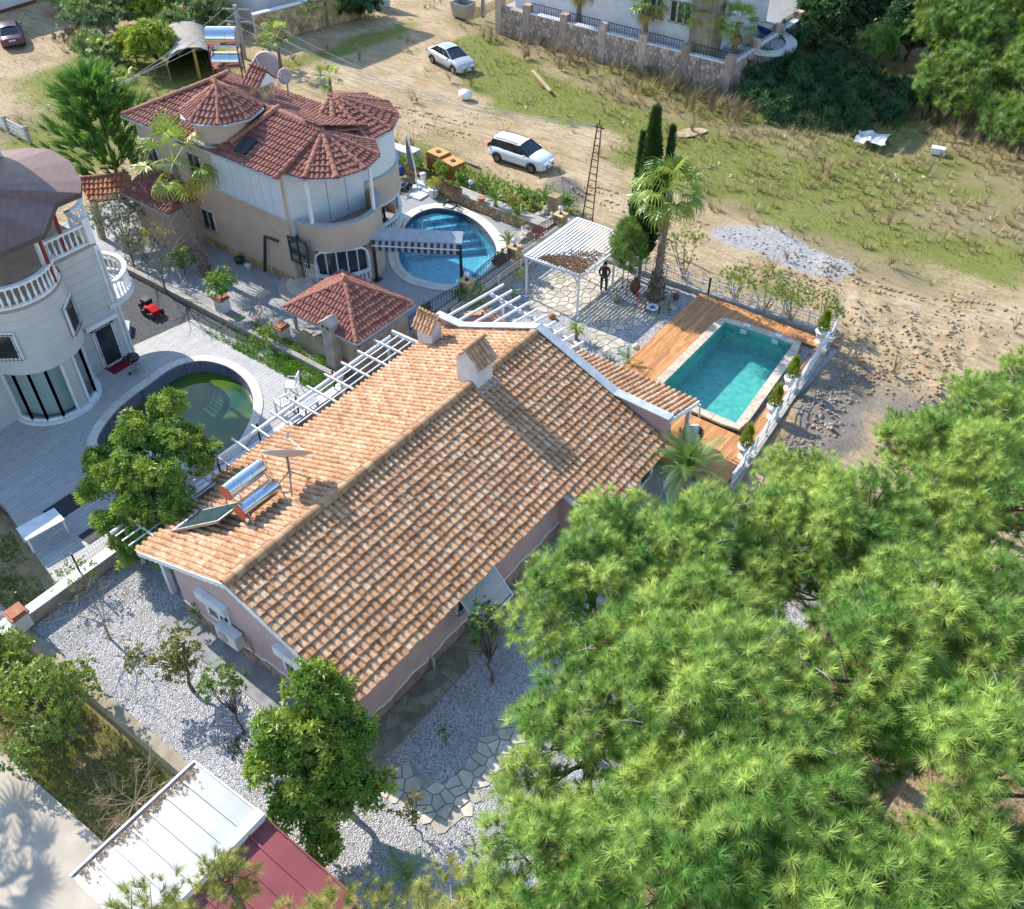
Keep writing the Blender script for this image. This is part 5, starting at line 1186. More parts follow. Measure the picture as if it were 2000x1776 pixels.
def tree(name, label, cat, base, h, rx, rz, m, tm, size, per, nl, lob=(.4, .6), bark=M_bark, r0=.09, group=None, low=-.35, lean=(0, 0), fork=.45, ry=None, up=.45, ctr=None, crown='crown', thick=.35):
    base = Vector(base); t = thing(name, label, cat, tuple(base), group)
    c = Vector(ctr) if ctr else base + V(lean[0], lean[1], h - rz)
    C, Rr = lobes(c, rx - lob[0]*.6, (ry or rx) - lob[0]*.6, rz - lob[0]*.6, nl, *lob); pos, nrm, li = lobe_points(C, Rr, per, low, thick, up)
    tint = np.clip(rng.uniform(0, 1, nl)[li] * .6 + rng.uniform(0, .5, len(pos)), 0, 1)
    sz = size * rng.uniform(.8, 1.25, (len(pos), 1))
    foliage_part(crown, m, tm, pos, nrm, sz, t, tint); limbs(t, base, base.lerp(c, fork) if not lean[0] else base + V(lean[0]*.5, lean[1]*.5, h*fork), C, bark, r0)
    return t

# ---- pines in the near right part: whorled limbs carrying needle tufts
M_pine = foliage('pine_needles', (.10, .225, .035), (.40, .52, .115), .5, .22, .3, 1.6)
M_pine2 = foliage('yellow_pine_needles', (.20, .23, .045), (.48, .46, .13), .5, .2, .3, 1.6)
TP = [blades(62, .25, .0115, 1.3, seed=s, axis=.17, droop=.06) for s in (1, 2, 3)]
M_dryn = foliage('dry_needles', (.24, .13, .06), (.40, .26, .13), .8, .1, .1, 2)
def pine(label, px, py, zt, R, m=M_pine, per=112, dens=5.8, size=1.0, group='pines beside the pink house', trunk=M_bark, zlo=None, zb=0):
    c = P(px, py, zt - R*.45); base = V(c.x, c.y, zb); t = thing('pine_tree', label, 'pine tree', tuple(base), group)
    nl = max(5, int(dens * R * R * 1.5)); k = np.arange(nl)
    rad = R * np.sqrt(rng.uniform(.02, 1, nl)) * .88; th = k * 2.39996 + rng.uniform(0, 1)
    zz = zt - .35 - .9*R*(rad/R)**2 - rng.uniform(0, R*1.5, nl) * rng.uniform(.05, 1, nl)
    C = np.stack([c.x + rad*np.cos(th), c.y + rad*np.sin(th), zz], 1); Rr = rng.uniform(.36, .72, nl)
    pos, nrm, li = lobe_points(C, Rr, per, -.35, .55, .65)
    nrm += .5 * (C[li] - np.array([c.x, c.y, zt - 2*R])) / (R + 1)
    tint = np.clip(rng.uniform(-.1, .85, nl)[li] + rng.normal(.05, .2, len(pos)), 0, 1)
    foliage_part('needles', m, TP, pos, nrm, size * rng.uniform(.7, 1.3, (len(pos), 1)), t, tint)
    s_ = rng.uniform(0, 1, len(pos)) < .05; foliage_part('dry_needles', M_dryn, TP, pos[s_] - np.array([0, 0, .12]), nrm[s_] * np.array([1, 1, -.2]), .7 * np.ones((s_.sum(), 1)), t, tint[s_])
    b = MB(); b.smooth = True; top = V(c.x, c.y, zt - .8); b.tube([base - V(0,0,.2), V(c.x + .15, c.y - .1, zt*.4), V(c.x - .1, c.y + .1, zt*.75), top], [.2, .16, .1, .04], 8)
    for q, r in zip(C, Rr):
        q = Vector(q); s = V(c.x, c.y, min(q.z - .1, zt - 1) - .35*math.hypot(q.x - c.x, q.y - c.y)); mid = s.lerp(q, .55) + V(random.uniform(-.15, .15), random.uniform(-.15, .15), random.uniform(-.2, .1))
        b.tube([s, mid, q], [.055, .035, .012], 5, cap=False)
        for _ in range(3): e = q + Vector(rdir(1, -.6, .6)[0]) * r * .9; b.tube([mid.lerp(q, random.uniform(.2, 1)), e], [.016, .006], 4, cap=False)
    b.build('trunk', trunk, t); b = MB()
    for q, r in list(zip(C, Rr))[::4]:
        q = Vector(q) + V(0, 0, r*.3)
        for _ in range(2):
            d = Vector(rdir(1, .0, .8)[0]); e = q + d*r*1.15; m_ = q.lerp(e, .6) + V(0, 0, .05); b.tube([q + d*r*.2, m_, e], [.02, .014, .005], 4, cap=False)
            for _ in range(3): b.tube([m_, m_ + Vector(rdir(1, -.2, .7)[0])*r*.35], [.008, .003], 3, cap=False)
    b.build('dead_twigs', M_deadw, t, kind='stuff')
    return t
M_deadw = mat('dead_wood', (.40, .36, .32), (.28, .25, .22), 8, .9)
PINES = [(1165, 1130, 9.5, 2.15, 'pine whose crown brushes the near eave of the pink house roof'), (1160, 1410, 10, 2.0, 'pine overhanging the curved stone path'), (1090, 1660, 10, 1.75, 'pine over the gravel beside the bare pruned tree'),
         (1400, 1060, 10, 2.2, 'pine beside the feather palm at the house corner'), (1420, 1330, 12, 2.3, 'tall pine in the middle of the grove'), (1370, 1640, 12, 2.3, 'tall pine at the near edge of the grove'),
         (1700, 1020, 10.5, 2.8, 'broad pine facing the bare tracked soil'), (1690, 1310, 12, 2.2, 'pine above the gap of brown needle litter'), (1580, 1620, 12.5, 1.7, 'narrow pine left of the fallen grey branch'),
         (1935, 1180, 12, 2.2, 'pine at the outer right of the grove above the litter gap'), (1975, 930, 11, 2.4, 'pine at the right edge beside the tracked soil'), (1955, 1720, 12, 1.6, 'pine in the near right corner'),
         (1575, 925, 5.5, 1.5, 'young low pine by the rubble outside the deck fence'), (1960, 790, 10.5, 2.0, 'pine at the upper right of the grove beside the mud puddle'), (1825, 870, 9, 1.5, 'pine at the upper edge of the grove before the tracked soil'), (1215, 1020, 8.5, 1.3, 'small pine in front of the porch wing of the pink house'), (1405, 1190, 10.5, 1.5, 'pine closing the gap behind the one at the house corner'), (1300, 1130, 9, 1.2, 'small pine beside the near eave of the porch wing'), (1550, 1010, 9, 1.6, 'pine behind the low one by the rubble'), (1995, 1450, 13, 1.55, 'pine between the litter gap and the right edge'), (1850, 1790, 12.5, 1.5, 'pine at the lower edge below the litter gap'), (1690, 1760, 12.5, 1.45, 'pine at the lower edge left of the litter gap'), (1535, 1480, 12, 1.6, 'pine filling the heart of the grove'), (1800, 1180, 11.5, 1.7, 'pine between the two broad right hand pines'), (1260, 1240, 10, 1.4, 'pine behind the one brushing the near eave'), (2015, 730, 8, 1.5, 'slim pine top at the right edge above the mud ruts')]
for px, py, zt, R, lb in PINES: pine(lb, px, py, zt, R)
for px, py, zt, R, lb in ((640, 1835, 8.5, 1.35, 'yellowish pine top over the red sheet roof'), (290, 1800, 9, .95, 'yellowish pine top over the white sheet roof'), (905, 1800, 9, 1.2, 'yellowish pine top at the lower edge beside the gravel'), (430, 1700, 7.5, .42, 'thin yellowish pine leader crossing the white ridge box')):
    pine(lb, px, py, zt, R, M_pine2, 80, 4.5, .85, 'yellowish pine tops at the lower edge')
# far right pines and the dark thicket
M_pinef = foliage('far_pine_needles', (.08, .19, .04), (.27, .38, .09), .6, .3, .25, 1)
TPF = [blades(46, .5, .04, 1.3, seed=s, axis=.3, droop=.05) for s in (4, 5)]
def farpine(label, px, py, h, rx, rz, n=26, per=26, m=M_pinef, group='pines beyond the weedy field', zb=0):
    b0 = P(px, py, zb); return tree('pine_tree', label, 'pine tree', b0, h, rx, rz, m, TPF, .8, per, n, (.7, 1.1), M_bark, .16, group, fork=.5)
farpine('large sunlit pine in the upper right corner with a bare side limb', 1880, 165, 8.5, 5.4, 4.2, 110)
farpine('pine behind the large sunlit pine at the top right', 1990, 110, 10, 5.0, 4.8, 90); farpine('dense pine at the top edge left of the large sunlit pine', 1810, 60, 8.5, 4.2, 4.0, 70); farpine('low bushy pine below the large sunlit pine', 1930, 215, 4.0, 2.6, 2.0, 34); farpine('pine spreading over the dry grass below the right pines', 1860, 225, 4.5, 3.0, 2.4, 44); farpine('rounded pine at the right edge above the straw tufts', 1985, 310, 4.0, 2.4, 2.2, 30); farpine('pine at the right edge over dry grass', 2010, 250, 7.0, 3.6, 3.6, 50); farpine('bright pine sapling at the edge of the dry grass', 1925, 265, 2.6, 1.1, 1.3, 12)
farpine('pale sapling in front of the dark thicket', 1700, 150, 3.6, .9, 1.5, 10)
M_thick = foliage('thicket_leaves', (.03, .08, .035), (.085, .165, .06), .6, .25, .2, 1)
for i, (px, py, h, rx, lb) in enumerate(((1560, 40, 7, 3.0, 'dark tree behind the far pool'), (1640, 15, 8, 3.4, 'tall dark tree at the top edge beside the far pool'), (1730, 45, 6.5, 3.0, 'dark tree left of the sunlit pine'), (1590, -60, 9, 4, 'tall dark tree beyond the top edge'), (1690, -50, 9, 4, 'dark tree deep in the shade at the top'), (1790, 5, 8, 3.4, 'dark leafy tree at the top with yellow tips'), (1690, 75, 4.5, 2.6, 'dark tree in the shade before the top edge'), (1770, 120, 3.6, 2.2, 'small dark tree at the shaded foot of the sunlit pine'), (1620, 85, 4, 2.4, 'dark tree right of the far pool coping'), (1730, -20, 9, 4, 'dark tree beyond the top edge behind the sunlit pine'))):
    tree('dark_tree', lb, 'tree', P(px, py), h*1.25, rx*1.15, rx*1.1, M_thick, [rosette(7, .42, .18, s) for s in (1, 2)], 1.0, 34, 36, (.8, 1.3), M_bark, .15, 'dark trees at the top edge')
for i, (px, py, h, rx, lb) in enumerate(((1500, 215, 1.2, 2.2, 'shaded scrub at the near foot of the stone wall corner'), (1590, 225, 1.2, 2.6, 'low shaded scrub at the middle of the shadow edge'), (1680, 225, 1.2, 2.4, 'low shaded scrub at the right of the shadow edge'), (1470, 150, 1.6, 2.6, 'dark green scrub against the corner of the far stone wall'), (1545, 165, 1.9, 2.8, 'dark bramble mound in the shade beyond the stone wall'), (1635, 175, 1.6, 2.8, 'shaded bramble mound in front of the pale sapling'), (1560, 110, 2.4, 2.6, 'tall shaded scrub below the far pool'), (1660, 110, 2.4, 2.8, 'shaded scrub between the far pool and the sunlit pine'), (1750, 200, 1.3, 2.2, 'low scrub at the shadow edge below the sunlit pine'))):
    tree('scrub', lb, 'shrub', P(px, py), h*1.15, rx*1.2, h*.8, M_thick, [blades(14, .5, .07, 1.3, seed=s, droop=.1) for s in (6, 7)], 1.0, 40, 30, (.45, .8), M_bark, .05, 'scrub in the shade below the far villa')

# ---- loquats with big leaf rosettes
M_loq = foliage('loquat_leaves', (.10, .23, .03), (.42, .50, .085), .38, .28, .5, 3)
TL = [rosette(9, .24, .075, s, (.35, 1.6)) for s in (1, 2, 3)]
b0 = V(-11.3, .9, 0)
def loquat(label, base, subs):
    """irregular crown of several overlapping sub-crowns, each given by its place and radius"""
    base = Vector(base); t = thing('loquat_tree', label, 'loquat tree', tuple(base), 'loquat trees at the house corners'); C, Rr = [], []
    for c, r in subs:
        a, q = lobes(c, r*.8, r*.8, r*.85, max(5, int(17*r*r) + 4), .24, .46, -.8); C.append(a); Rr.append(q)
    C, Rr = np.concatenate(C), np.concatenate(Rr); pos, nrm, li = lobe_points(C, Rr, 170, -.5, .45, .35)
    tint = np.clip(rng.uniform(-.1, .6, len(C))[li] + rng.normal(.15, .22, len(pos)), 0, 1); foliage_part('crown', M_loq, TL, pos, nrm, rng.uniform(.6, 1.15, (len(pos), 1)), t, tint)
    top = sum((Vector(c) for c, _ in subs), Vector()) / len(subs); limbs(t, base, base.lerp(top, .5), [c for c, _ in subs] + list(C[::3]), M_bark, .1)
loquat('large dark green loquat tree overhanging the murky pool terrace', P(300, 1096), [(P(325, 795, 4.4), .7), (P(265, 850, 4.0), .8), (P(345, 865, 3.8), .85), (P(225, 930, 3.2), .75), (P(310, 935, 3.3), 1.05), (P(395, 890, 3.4), .6), (P(265, 1005, 2.5), .9), (P(345, 985, 2.7), .8), (P(215, 1020, 2.0), .55), (P(320, 1060, 1.6), .75), (P(195, 905, 3.2), .6), (P(250, 925, 3.4), .85), (P(180, 960, 2.6), .5), (P(280, 1045, 1.7), .8), (P(240, 1075, 1.2), .6)])
loquat('large loquat tree with yellow green tips on the gravel at the near house corner', P(672, 1575), [(P(600, 1335, 4.6), .75), (P(655, 1365, 4.2), .7), (P(555, 1425, 3.7), .75), (P(625, 1435, 3.6), .9), (P(690, 1430, 3.4), .7), (P(530, 1500, 2.9), .6), (P(600, 1510, 2.7), .9), (P(685, 1505, 2.6), .85), (P(730, 1540, 2.0), .55), (P(570, 1575, 1.9), .65), (P(640, 1585, 1.7), .8), (P(625, 1635, 1.2), .5)])
# ---- citrus and small yard trees
M_cit = foliage('citrus_leaves', (.11, .21, .035), (.31, .37, .07), .4, .3, .45, 4)
M_cit2 = foliage('dark_citrus_leaves', (.06, .155, .03), (.22, .31, .06), .4, .3, .45, 4)
M_redl = foliage('rusty_leaves', (.13, .19, .045), (.30, .24, .08), .5, .3, .35, 9)
TC = [rosette(6, .15, .07, s, (.4, 1.5)) for s in (1, 2)]
tree('citrus_tree', 'airy citrus tree with rusty tips on the gravel near the pink gable', 'citrus tree', P(378, 1350), 2.7, 1.15, .95, M_redl, TC, 1.0, 75, 26, (.25, .45), M_bark, .06, 'small trees on the gravel', lean=(-.4, .25), ctr=P(315, 1275, 1.7))
tree('citrus_tree', 'slim citrus tree leaning beside the loquat with thin bare stem', 'citrus tree', P(478, 1432), 2.4, .75, .8, M_cit2, TC, 1.0, 70, 18, (.2, .38), M_bark, .035, 'small trees on the gravel', ctr=P(432, 1335, 1.8))
tree('citrus_tree', 'dense mandarin tree on the low lawn beside the weathered wall', 'citrus tree', P(140, 1450, ZL), 3.2, 1.75, 1.15, M_cit, TC, 1.05, 95, 44, (.35, .55), M_bark, .08, 'trees on the low lawn', ctr=P(85, 1365, 1.3))
tree('citrus_tree', 'second citrus crown at the left edge of the low lawn', 'citrus tree', P(-10, 1400, ZL), 3.0, 1.3, 1.0, M_cit, TC, 1.05, 90, 24, (.35, .5), M_bark, .07, 'trees on the low lawn', ctr=P(0, 1300, .8))
tree('bush', 'round green bush on the verge of the low driveway', 'bush', P(50, 1500, ZL), 1.2, .8, .6, M_cit2, TC, 1.0, 80, 12, (.25, .4), M_bark, .03)
tree('fig_tree', 'thin small leaved tree beside the long pink wall', 'tree', P(962, 1335), 2.9, .75, 1.2, M_cit2, [rosette(5, .16, .12, s) for s in (1, 2)], 1.0, 50, 20, (.25, .4), M_bark, .05, ctr=P(950, 1220, 1.6))
tree('sapling', 'tiny sapling alone in the gravel bed', 'sapling', P(872, 1455), .9, .22, .25, M_redl, TC, .8, 120, 5, (.12, .2), M_bark, .015)
tree('young_tree', 'sparse young tree with rusty leaves beside the curved path', 'young tree', P(810, 1620), 1.6, .55, .55, M_redl, TC, .9, 60, 10, (.2, .3), M_bark, .03)
tree('dark_bush', 'small dark bush in the shade left of the big loquat', 'bush', P(472, 1470), .8, .38, .4, foliage('plum_leaves', (.03, .05, .03), (.10, .08, .06), .5, .25), TC, .8, 130, 8, (.15, .25), M_bark, .02)
tree('bush', 'low bush at the pink wall base left of the air conditioner', 'bush', P(398, 1215), 1.3, .5, .6, M_cit2, TC, .9, 60, 9, (.2, .3), M_bark, .02)
def baretree(label, base, h, spread, seed, m, r0=.05, name='bare_tree', n1=6, n2=5, twig=4, up=.55, th=1.0):
    rr = random.Random(seed); base = Vector(base); t = thing(name, label, 'tree', tuple(base)); b = MB(); b.tube([base - V(0,0,.05), base + V(.04,.03,h*.35)], [r0, r0*.8], 7); f = base + V(.04,.03,h*.35)
    for i in range(n1):
        a = 2*math.pi*i/n1 + rr.uniform(-.3, .3); d = V(math.cos(a)*spread, math.sin(a)*spread, up + rr.uniform(-.1, .3)); e = f + d*h*.42; mid = f.lerp(e, .5) + V(rr.uniform(-.1,.1), rr.uniform(-.1,.1), .08); b.tube([f, mid, e], [r0*.5, r0*.35, r0*.2*th], 5, cap=False)
        for j in range(n2):
            s = mid.lerp(e, rr.uniform(0, 1)); d2 = (d.normalized()*.6 + V(rr.uniform(-.8,.8), rr.uniform(-.8,.8), rr.uniform(-.1,.8)))*h*.3; e2 = s + d2; b.tube([s, s.lerp(e2,.5) + V(0,0,.03), e2], [r0*.2*th, r0*.15*th, r0*.07*th], 4, cap=False)
            for k in range(twig): s3 = s.lerp(e2, rr.uniform(.3, 1)); b.tube([s3, s3 + V(rr.uniform(-1,1), rr.uniform(-1,1), rr.uniform(-.2,.9))*h*.15], [r0*.1*th, r0*.05*th], 3, cap=False)
    b.build('branches', m, t); return t
M_twig = mat('dry_twig', (.36, .28, .19), (.24, .18, .12), 8, .9)
baretree('bare yellowish tree beside the retaining wall on the gravel', P(215, 1248), 2.5, .95, 3, M_twig, .045, up=.5)
tree('vine_shrub', 'straggly green shrub against the brown retaining wall behind the bare tree', 'shrub', P(170, 1160), 1.4, 1.1, .5, M_cit, TC, .85, 22, 14, (.3, .5), M_twig, .02)
baretree('dry leafless bush on the low lawn against the white sheet roof', P(270, 1585, ZL), 1.7, 1.3, 9, M_twig, .05, 'dry_bush', 10, 7, 5, .35, 1.1)
baretree('pruned pale leafless tree on the gravel under the pines', P(925, 1665), 1.3, .7, 5, mat('pale_twig', (.45, .34, .27), (.34, .25, .19), 8, .9), .045, up=.8)
# ---- conifers, cypress
M_con = foliage('conifer_sprays', (.055, .16, .04), (.17, .33, .06), .6, .2, .25, 2)
M_cyp = foliage('cypress_sprays', (.04, .095, .03), (.09, .16, .05), .65, .15, .2, 3)
M_lime = foliage('lime_sprays', (.20, .30, .03), (.36, .42, .06), .55, .25, .3, 8)
TS = [blades(16, .26, .05, .55, seed=s, axis=.15) for s in (1, 2)]
def cone_tree(name, label, cat, base, h, r, m, tm, n, size, prof, upb=1.6, group=None, zlo=.12, bark=M_bark, r0=.06, par=None, jit=.12):
    base = Vector(base); t = par or thing(name, label, cat, tuple(base), group); u = rng.uniform(0, 1, n) ** .8; th = rng.uniform(0, 2*math.pi, n)
    rad = r * np.interp(u, *prof) * rng.uniform(.55, 1.05, n) * (1 + jit*np.sin(th*3 + u*9)); z = h*(zlo + (1-zlo)*u)
    pos = np.stack([base.x + rad*np.cos(th), base.y + rad*np.sin(th), base.z + z], 1); nrm = np.stack([np.cos(th), np.sin(th), np.full(n, upb)], 1) + rng.normal(0, .2, (n, 3))
    foliage_part('crown', m, tm, pos, nrm, size*rng.uniform(.75, 1.25, (n, 1)), t, np.clip(rng.uniform(0, 1, n)*.7 + .3*u, 0, 1))
    b = MB(); b.tube([base - V(0,0,.1), base + V(0,0,h*.9)], [r0, r0*.2], 7); b.build('trunk', bark, t); return t
PR_CY = ([0, .08, .3, .7, 1], [.5, .9, 1, .6, .06])
bc_ = P(1247, 548); cone_tree('cypress_tree', 'tall dark Italian cypress behind the fan palm', 'cypress', bc_, hgt(bc_, 215), .62, M_cyp, TS, 2600, .9, PR_CY, 2.4, zlo=.16, r0=.12, bark=M_barkgrey)
cone_tree('cypress_tree', 'thin cypress spire left of the tall cypress', 'cypress', bc_ + V(-.75, .35, 0), hgt(bc_ + V(-.75,.35,0), 262), .3, M_cyp, TS, 900, .75, PR_CY, 2.4, zlo=.2); cone_tree('cypress_tree', 'thin cypress spire right of the tall cypress', 'cypress', bc_ + V(.85, .2, 0), hgt(bc_ + V(.85,.2,0), 250), .25, M_cyp, TS, 800, .75, PR_CY, 2.4, zlo=.3)
for (px, py, lb) in ((1215, 562, 'feathery green conifer with a thin bare stem nearest the carport'), (1223, 577, 'feathery conifer with a leaning thin stem before the cypress')):
    q = P(px, py); cone_tree('thin_conifer', lb, 'conifer', q, 3.9, .85, foliage('feathery_sprays' + str(px), (.09, .19, .04), (.20, .30, .07), .6, .25, .25, 2), [blades(14, .3, .02, .9, seed=s, axis=.15, droop=.05) for s in (1, 2)], 520, 1.0, ([0, .2, .6, 1], [.3, 1, .8, .1]), 1.2, 'thin conifers by the carport', .42, M_barkgrey, .035)
cb = P(232, 392, .3); cb = cb + V(.7, 0, 0); cone_tree('conifer_tree', 'large dark conifer with upswept feathery branches before the gate canopy', 'conifer', cb, hgt(cb, 150), 1.9, M_con, [blades(16, .8, .09, .5, seed=s, axis=.5) for s in (1, 2, 3)], 620, .85, ([0, .15, .4, .7, 1], [.5, .95, 1, .75, .3]), 1.0, zlo=.3, r0=.14, jit=.75)
# ---- palms
def fan_leaf(n=18, R=.9, W=.075, pet=1.1, droop=.55, seed=0, arc=2.0):
    """pleated fan on a long stalk lying along +x then drooping; stalk root at the origin"""
    r = np.random.default_rng(seed); v, f = [], []
    v += [[0, -.018, 0], [0, .018, 0], [pet, .012, .12*pet], [pet, -.012, .12*pet]]; f.append((0, 1, 2, 3))
    c = np.array([pet, 0, .12*pet])
    for k in range(n):
        a = -arc + 2*arc*k/(n-1); d = np.array([math.cos(a), math.sin(a), .05]); s = np.array([-math.sin(a), math.cos(a), .35 if k % 2 else -.35]); l = R*(1 - .25*abs(a)/arc)*r.uniform(.9, 1.1); i = len(v)
        m1 = c + d*l*.5; m2 = c + d*l*.8 + np.array([0, 0, -droop*l*.16]); e = c + d*l*.92 + np.array([0, 0, -droop*l*.62])
        v += [c - s*.008, c + s*.008, m1 + s*W*.55, m1 - s*W*.55, m2 + s*W*.3, m2 - s*W*.3, e + s*.008, e - s*.008]; f += [(i, i+1, i+2, i+3), (i+3, i+2, i+4, i+5), (i+5, i+4, i+6, i+7)]
    return np.array(v, float), np.array(f)
def feather_leaf(L=2.0, n=26, ll=.42, W=.028, arch=.9, seed=0, vee=.5):
    """arching frond along +x with paired leaflets"""
    r = np.random.default_rng(seed); v, f = [], []; P_ = lambda t: np.array([L*(t - .12*arch*t*t), 0, L*(.55*t - .62*arch*t*t)])
    for k in range(8):
        i = len(v); a, b_ = P_(k/8), P_((k+1)/8); w = .02*(1 - k/9); v += [a + [0, -w, 0], a + [0, w, 0], b_ + [0, w*.85, 0], b_ + [0, -w*.85, 0]]; f.append((i, i+1, i+2, i+3))
    for k in range(n):
        t = .12 + .88*k/(n-1); o = P_(t); tg = P_(min(1, t + .02)) - P_(t - .02); tg /= np.linalg.norm(tg); l = ll*math.sin(math.pi*(.18 + .8*t))**.7
        for s in (-1, 1):
            d = tg*.65 + np.array([0, s*.8, vee*.5]) ; d /= np.linalg.norm(d); e = o + d*l*r.uniform(.9, 1.1) + np.array([0, 0, -.18*l]); q = np.cross(d, [0, 0, 1.]); q = q/np.linalg.norm(q)*W/2 + np.array([0, 0, W*.3]); m_ = o + d*l*.5; i = len(v)
            v += [o - q*.6, o + q*.6, m_ + q, m_ - q]; f.append((i, i+1, i+2, i+3)); i = len(v); v += [m_ - q, m_ + q, e + q*.1, e - q*.1]; f.append((i, i+1, i+2, i+3))
    return np.array(v, float), np.array(f)
def crown_leaves(par, m, tm, c, n, el, size, name='fronds', tintr=(0, 1), az0=0, power=1.0):
    """fronds round c; el=(low, high) elevation of the stalks"""
    k = np.arange(n); az = az0 + k*2.39996 + rng.uniform(-.15, .15, n); e = el[1] + (el[0] - el[1])*(k/max(1, n-1))**power + rng.uniform(-.1, .1, n)
    x = np.stack([np.cos(az)*np.cos(e), np.sin(az)*np.cos(e), np.sin(e)], 1); y = np.stack([-np.sin(az), np.cos(az), np.zeros(n)], 1); M = np.stack([x, y, np.cross(x, y)], 2)
    j = rng.integers(0, len(tm), n); sz = size*rng.uniform(.85, 1.15, (n, 1)); tint = np.clip(rng.uniform(*tintr, n), 0, 1); vs, fs, ts, o = [], [], [], 0; ro = np.array(origin(par)); pos = np.tile(np.array(c, float), (n, 1)) + x*.05
    for q, (tv, tf) in enumerate(tm):
        s = j == q
        if s.any(): v, f = scatter(tv, tf, pos[s] - ro, M[s], sz[s]); vs.append(v); fs.append(f + o); o += len(v); ts.append(np.repeat(tint[s], len(tv)))
    return link(name, npmesh(name, np.concatenate(vs), np.concatenate(fs), m, np.concatenate(ts)), par)
M_fan = foliage('fan_palm_leaf', (.13, .24, .04), (.36, .42, .085), .4, .35, .45, 2)
M_fand = foliage('dry_palm_leaf', (.38, .26, .06), (.30, .20, .08), .7, .25, .2, 3)
M_feat = foliage('feather_palm_leaf', (.11, .23, .06), (.28, .38, .12), .45, .3, .4, 2)
M_yuc = foliage('yucca_leaf', (.13, .22, .05), (.34, .38, .09), .4, .25, .4, 3)
M_ptrunk = mat('palm_trunk', (.30, .24, .19), (.12, .09, .07), 14, .95, bump=.9, bsc=18, bdist=.05)
TF = [fan_leaf(seed=s, droop=d) for s, d in ((1, .5), (2, .9), (3, 1.3))]
def fanpalm(label, base, top, r0, n, size, el=(-.7, 1.3), dead=0, group=None, bulge=1.5, boots=0, tm=TF, m=M_fan):
    base, top = Vector(base), Vector(top); t = thing('fan_palm', label, 'palm', tuple(base), group); b = MB(); L = (top - base).length
    b.tube([base - V(0,0,.1), base + (top-base)*.06, base + (top-base)*.2, base.lerp(top, .6), top], [r0*bulge*1.15, r0*bulge, r0*1.05, r0*.92, r0*.8], 10)
    b.build('trunk', M_ptrunk, t)
    if boots:
        N = boots; k = np.arange(N); u = np.concatenate([rng.uniform(0, .28, N*2//3), rng.uniform(.28, .98, N - N*2//3)]); a = rng.uniform(0, 6.28, N); ax_v = np.array(top - base); rr = r0*np.interp(u, [0, .06, .2, 1], [bulge*1.15, bulge, 1.05, .8])
        pos = np.array(base) + u[:, None]*ax_v + np.stack([np.cos(a)*rr, np.sin(a)*rr, 0*a], 1); nr = np.stack([np.cos(a), np.sin(a), np.full(N, .9)], 1)
        tb_ = (np.array([[-.04, 0, -.05], [.04, 0, -.05], [.025, 0, .16], [-.025, 0, .16]]), np.array([(0, 1, 2, 3)])); o = foliage_part('leaf_bases', mat('boot_fibre', (.20, .13, .09), (.30, .24, .19), 9, .95), [tb_], pos, nr, np.interp(u, [0, .25, 1], [1.5, 1.2, .7])[:, None], t, np.zeros(N), 'stuff')
    crown_leaves(t, m, tm, top, n, el, size)
    if dead: crown_leaves(t, M_fand, tm, top - V(0, 0, .15), dead, (-1.25, -.7), size*.9, 'dry_fronds')
    return t
pbse = P(1279, 583); fanpalm('tall fan palm with a shaggy swollen trunk beside the patio chairs', pbse, pbse + V(.05, .1, hgt(pbse, 372)), .2, 26, 1.0, (-.75, 1.2), 5, bulge=1.9, boots=260)
q = P(405, 540, .3); fanpalm('slim fan palm leaning before the beige villa wall', q, P(338, 318, 5.9), .16, 14, 1.2, (-1.0, 1.2), 1, bulge=1.3, boots=150)
for px, py, h, s, lb in ((548, 130, 2.2, .75, 'young fan palm in the road shade behind the beige villa'), (645, 178, .9, .62, 'small fan palm standing on the bare dirt'), (530, 125, 1.4, .6, 'low fan palm beside the concrete pole'), (207, 140, 1.6, .6, 'young fan palm on the weedy verge at the top left'), (245, 178, .8, .6, 'low fan palm behind the dark conifer'), (605, 60, 1.7, .55, 'first young palm along the roadside wall'), (640, 52, 1.9, .6, 'second young palm along the roadside wall'), (668, 42, 1.9, .6, 'third young palm along the roadside wall'), (700, 35, 1.9, .6, 'fourth young palm along the roadside wall'), (418, 25, 3.2, .6, 'palm trunk at the top edge beside the road house')):
    q = P(px, py); fanpalm(lb, q, q + V(.1, 0, h), .12, 11, s, (-.3, 1.2), 0, 'young fan palms along the dirt road', 1.2)
for px, py, top, s, lb in ((1130, 45, -30, .9, 'palm at the top edge left of the stone turret'), (1258, 85, 0, .9, 'palm between the barred windows of the stone villa'), (1362, 100, 20, 1.0, 'palm with a brown skirt before the stone villa'), (1432, 112, 45, .9, 'palm beside the chimney stump at the far pool')):
    q = P(px, py, 1.9); fanpalm(lb, q, q + V(0, 0, hgt(q, top)), .2, 18, s, (-.6, 1.1), 4, 'palms in the stone villa garden', 1.2)
TFe = [feather_leaf(seed=s, arch=a) for s, a in ((1, .8), (2, 1.0), (3, 1.2))]
def featherpalm(name, label, base, h, n, size, el=(-.1, 1.3), r0=.14, m=M_feat, tm=TFe, cat='palm', group=None, trunk=M_ptrunk):
    base = Vector(base); t = thing(name, label, cat, tuple(base), group); b = MB(); b.tube([base - V(0,0,.1), base + V(0,0,h)], [r0*1.2, r0], 9); b.build('trunk', trunk, t); crown_leaves(t, m, tm, base + V(0,0,h), n, el, size); return t
fp = P(1340, 985, 0); fp = P(1342, 930, 1.3); featherpalm('feather_palm', 'green feather palm spreading over the deck corner by the porch', (fp.x, fp.y, 0), 1.5, 26, 1.0, (-.15, 1.35), .2)
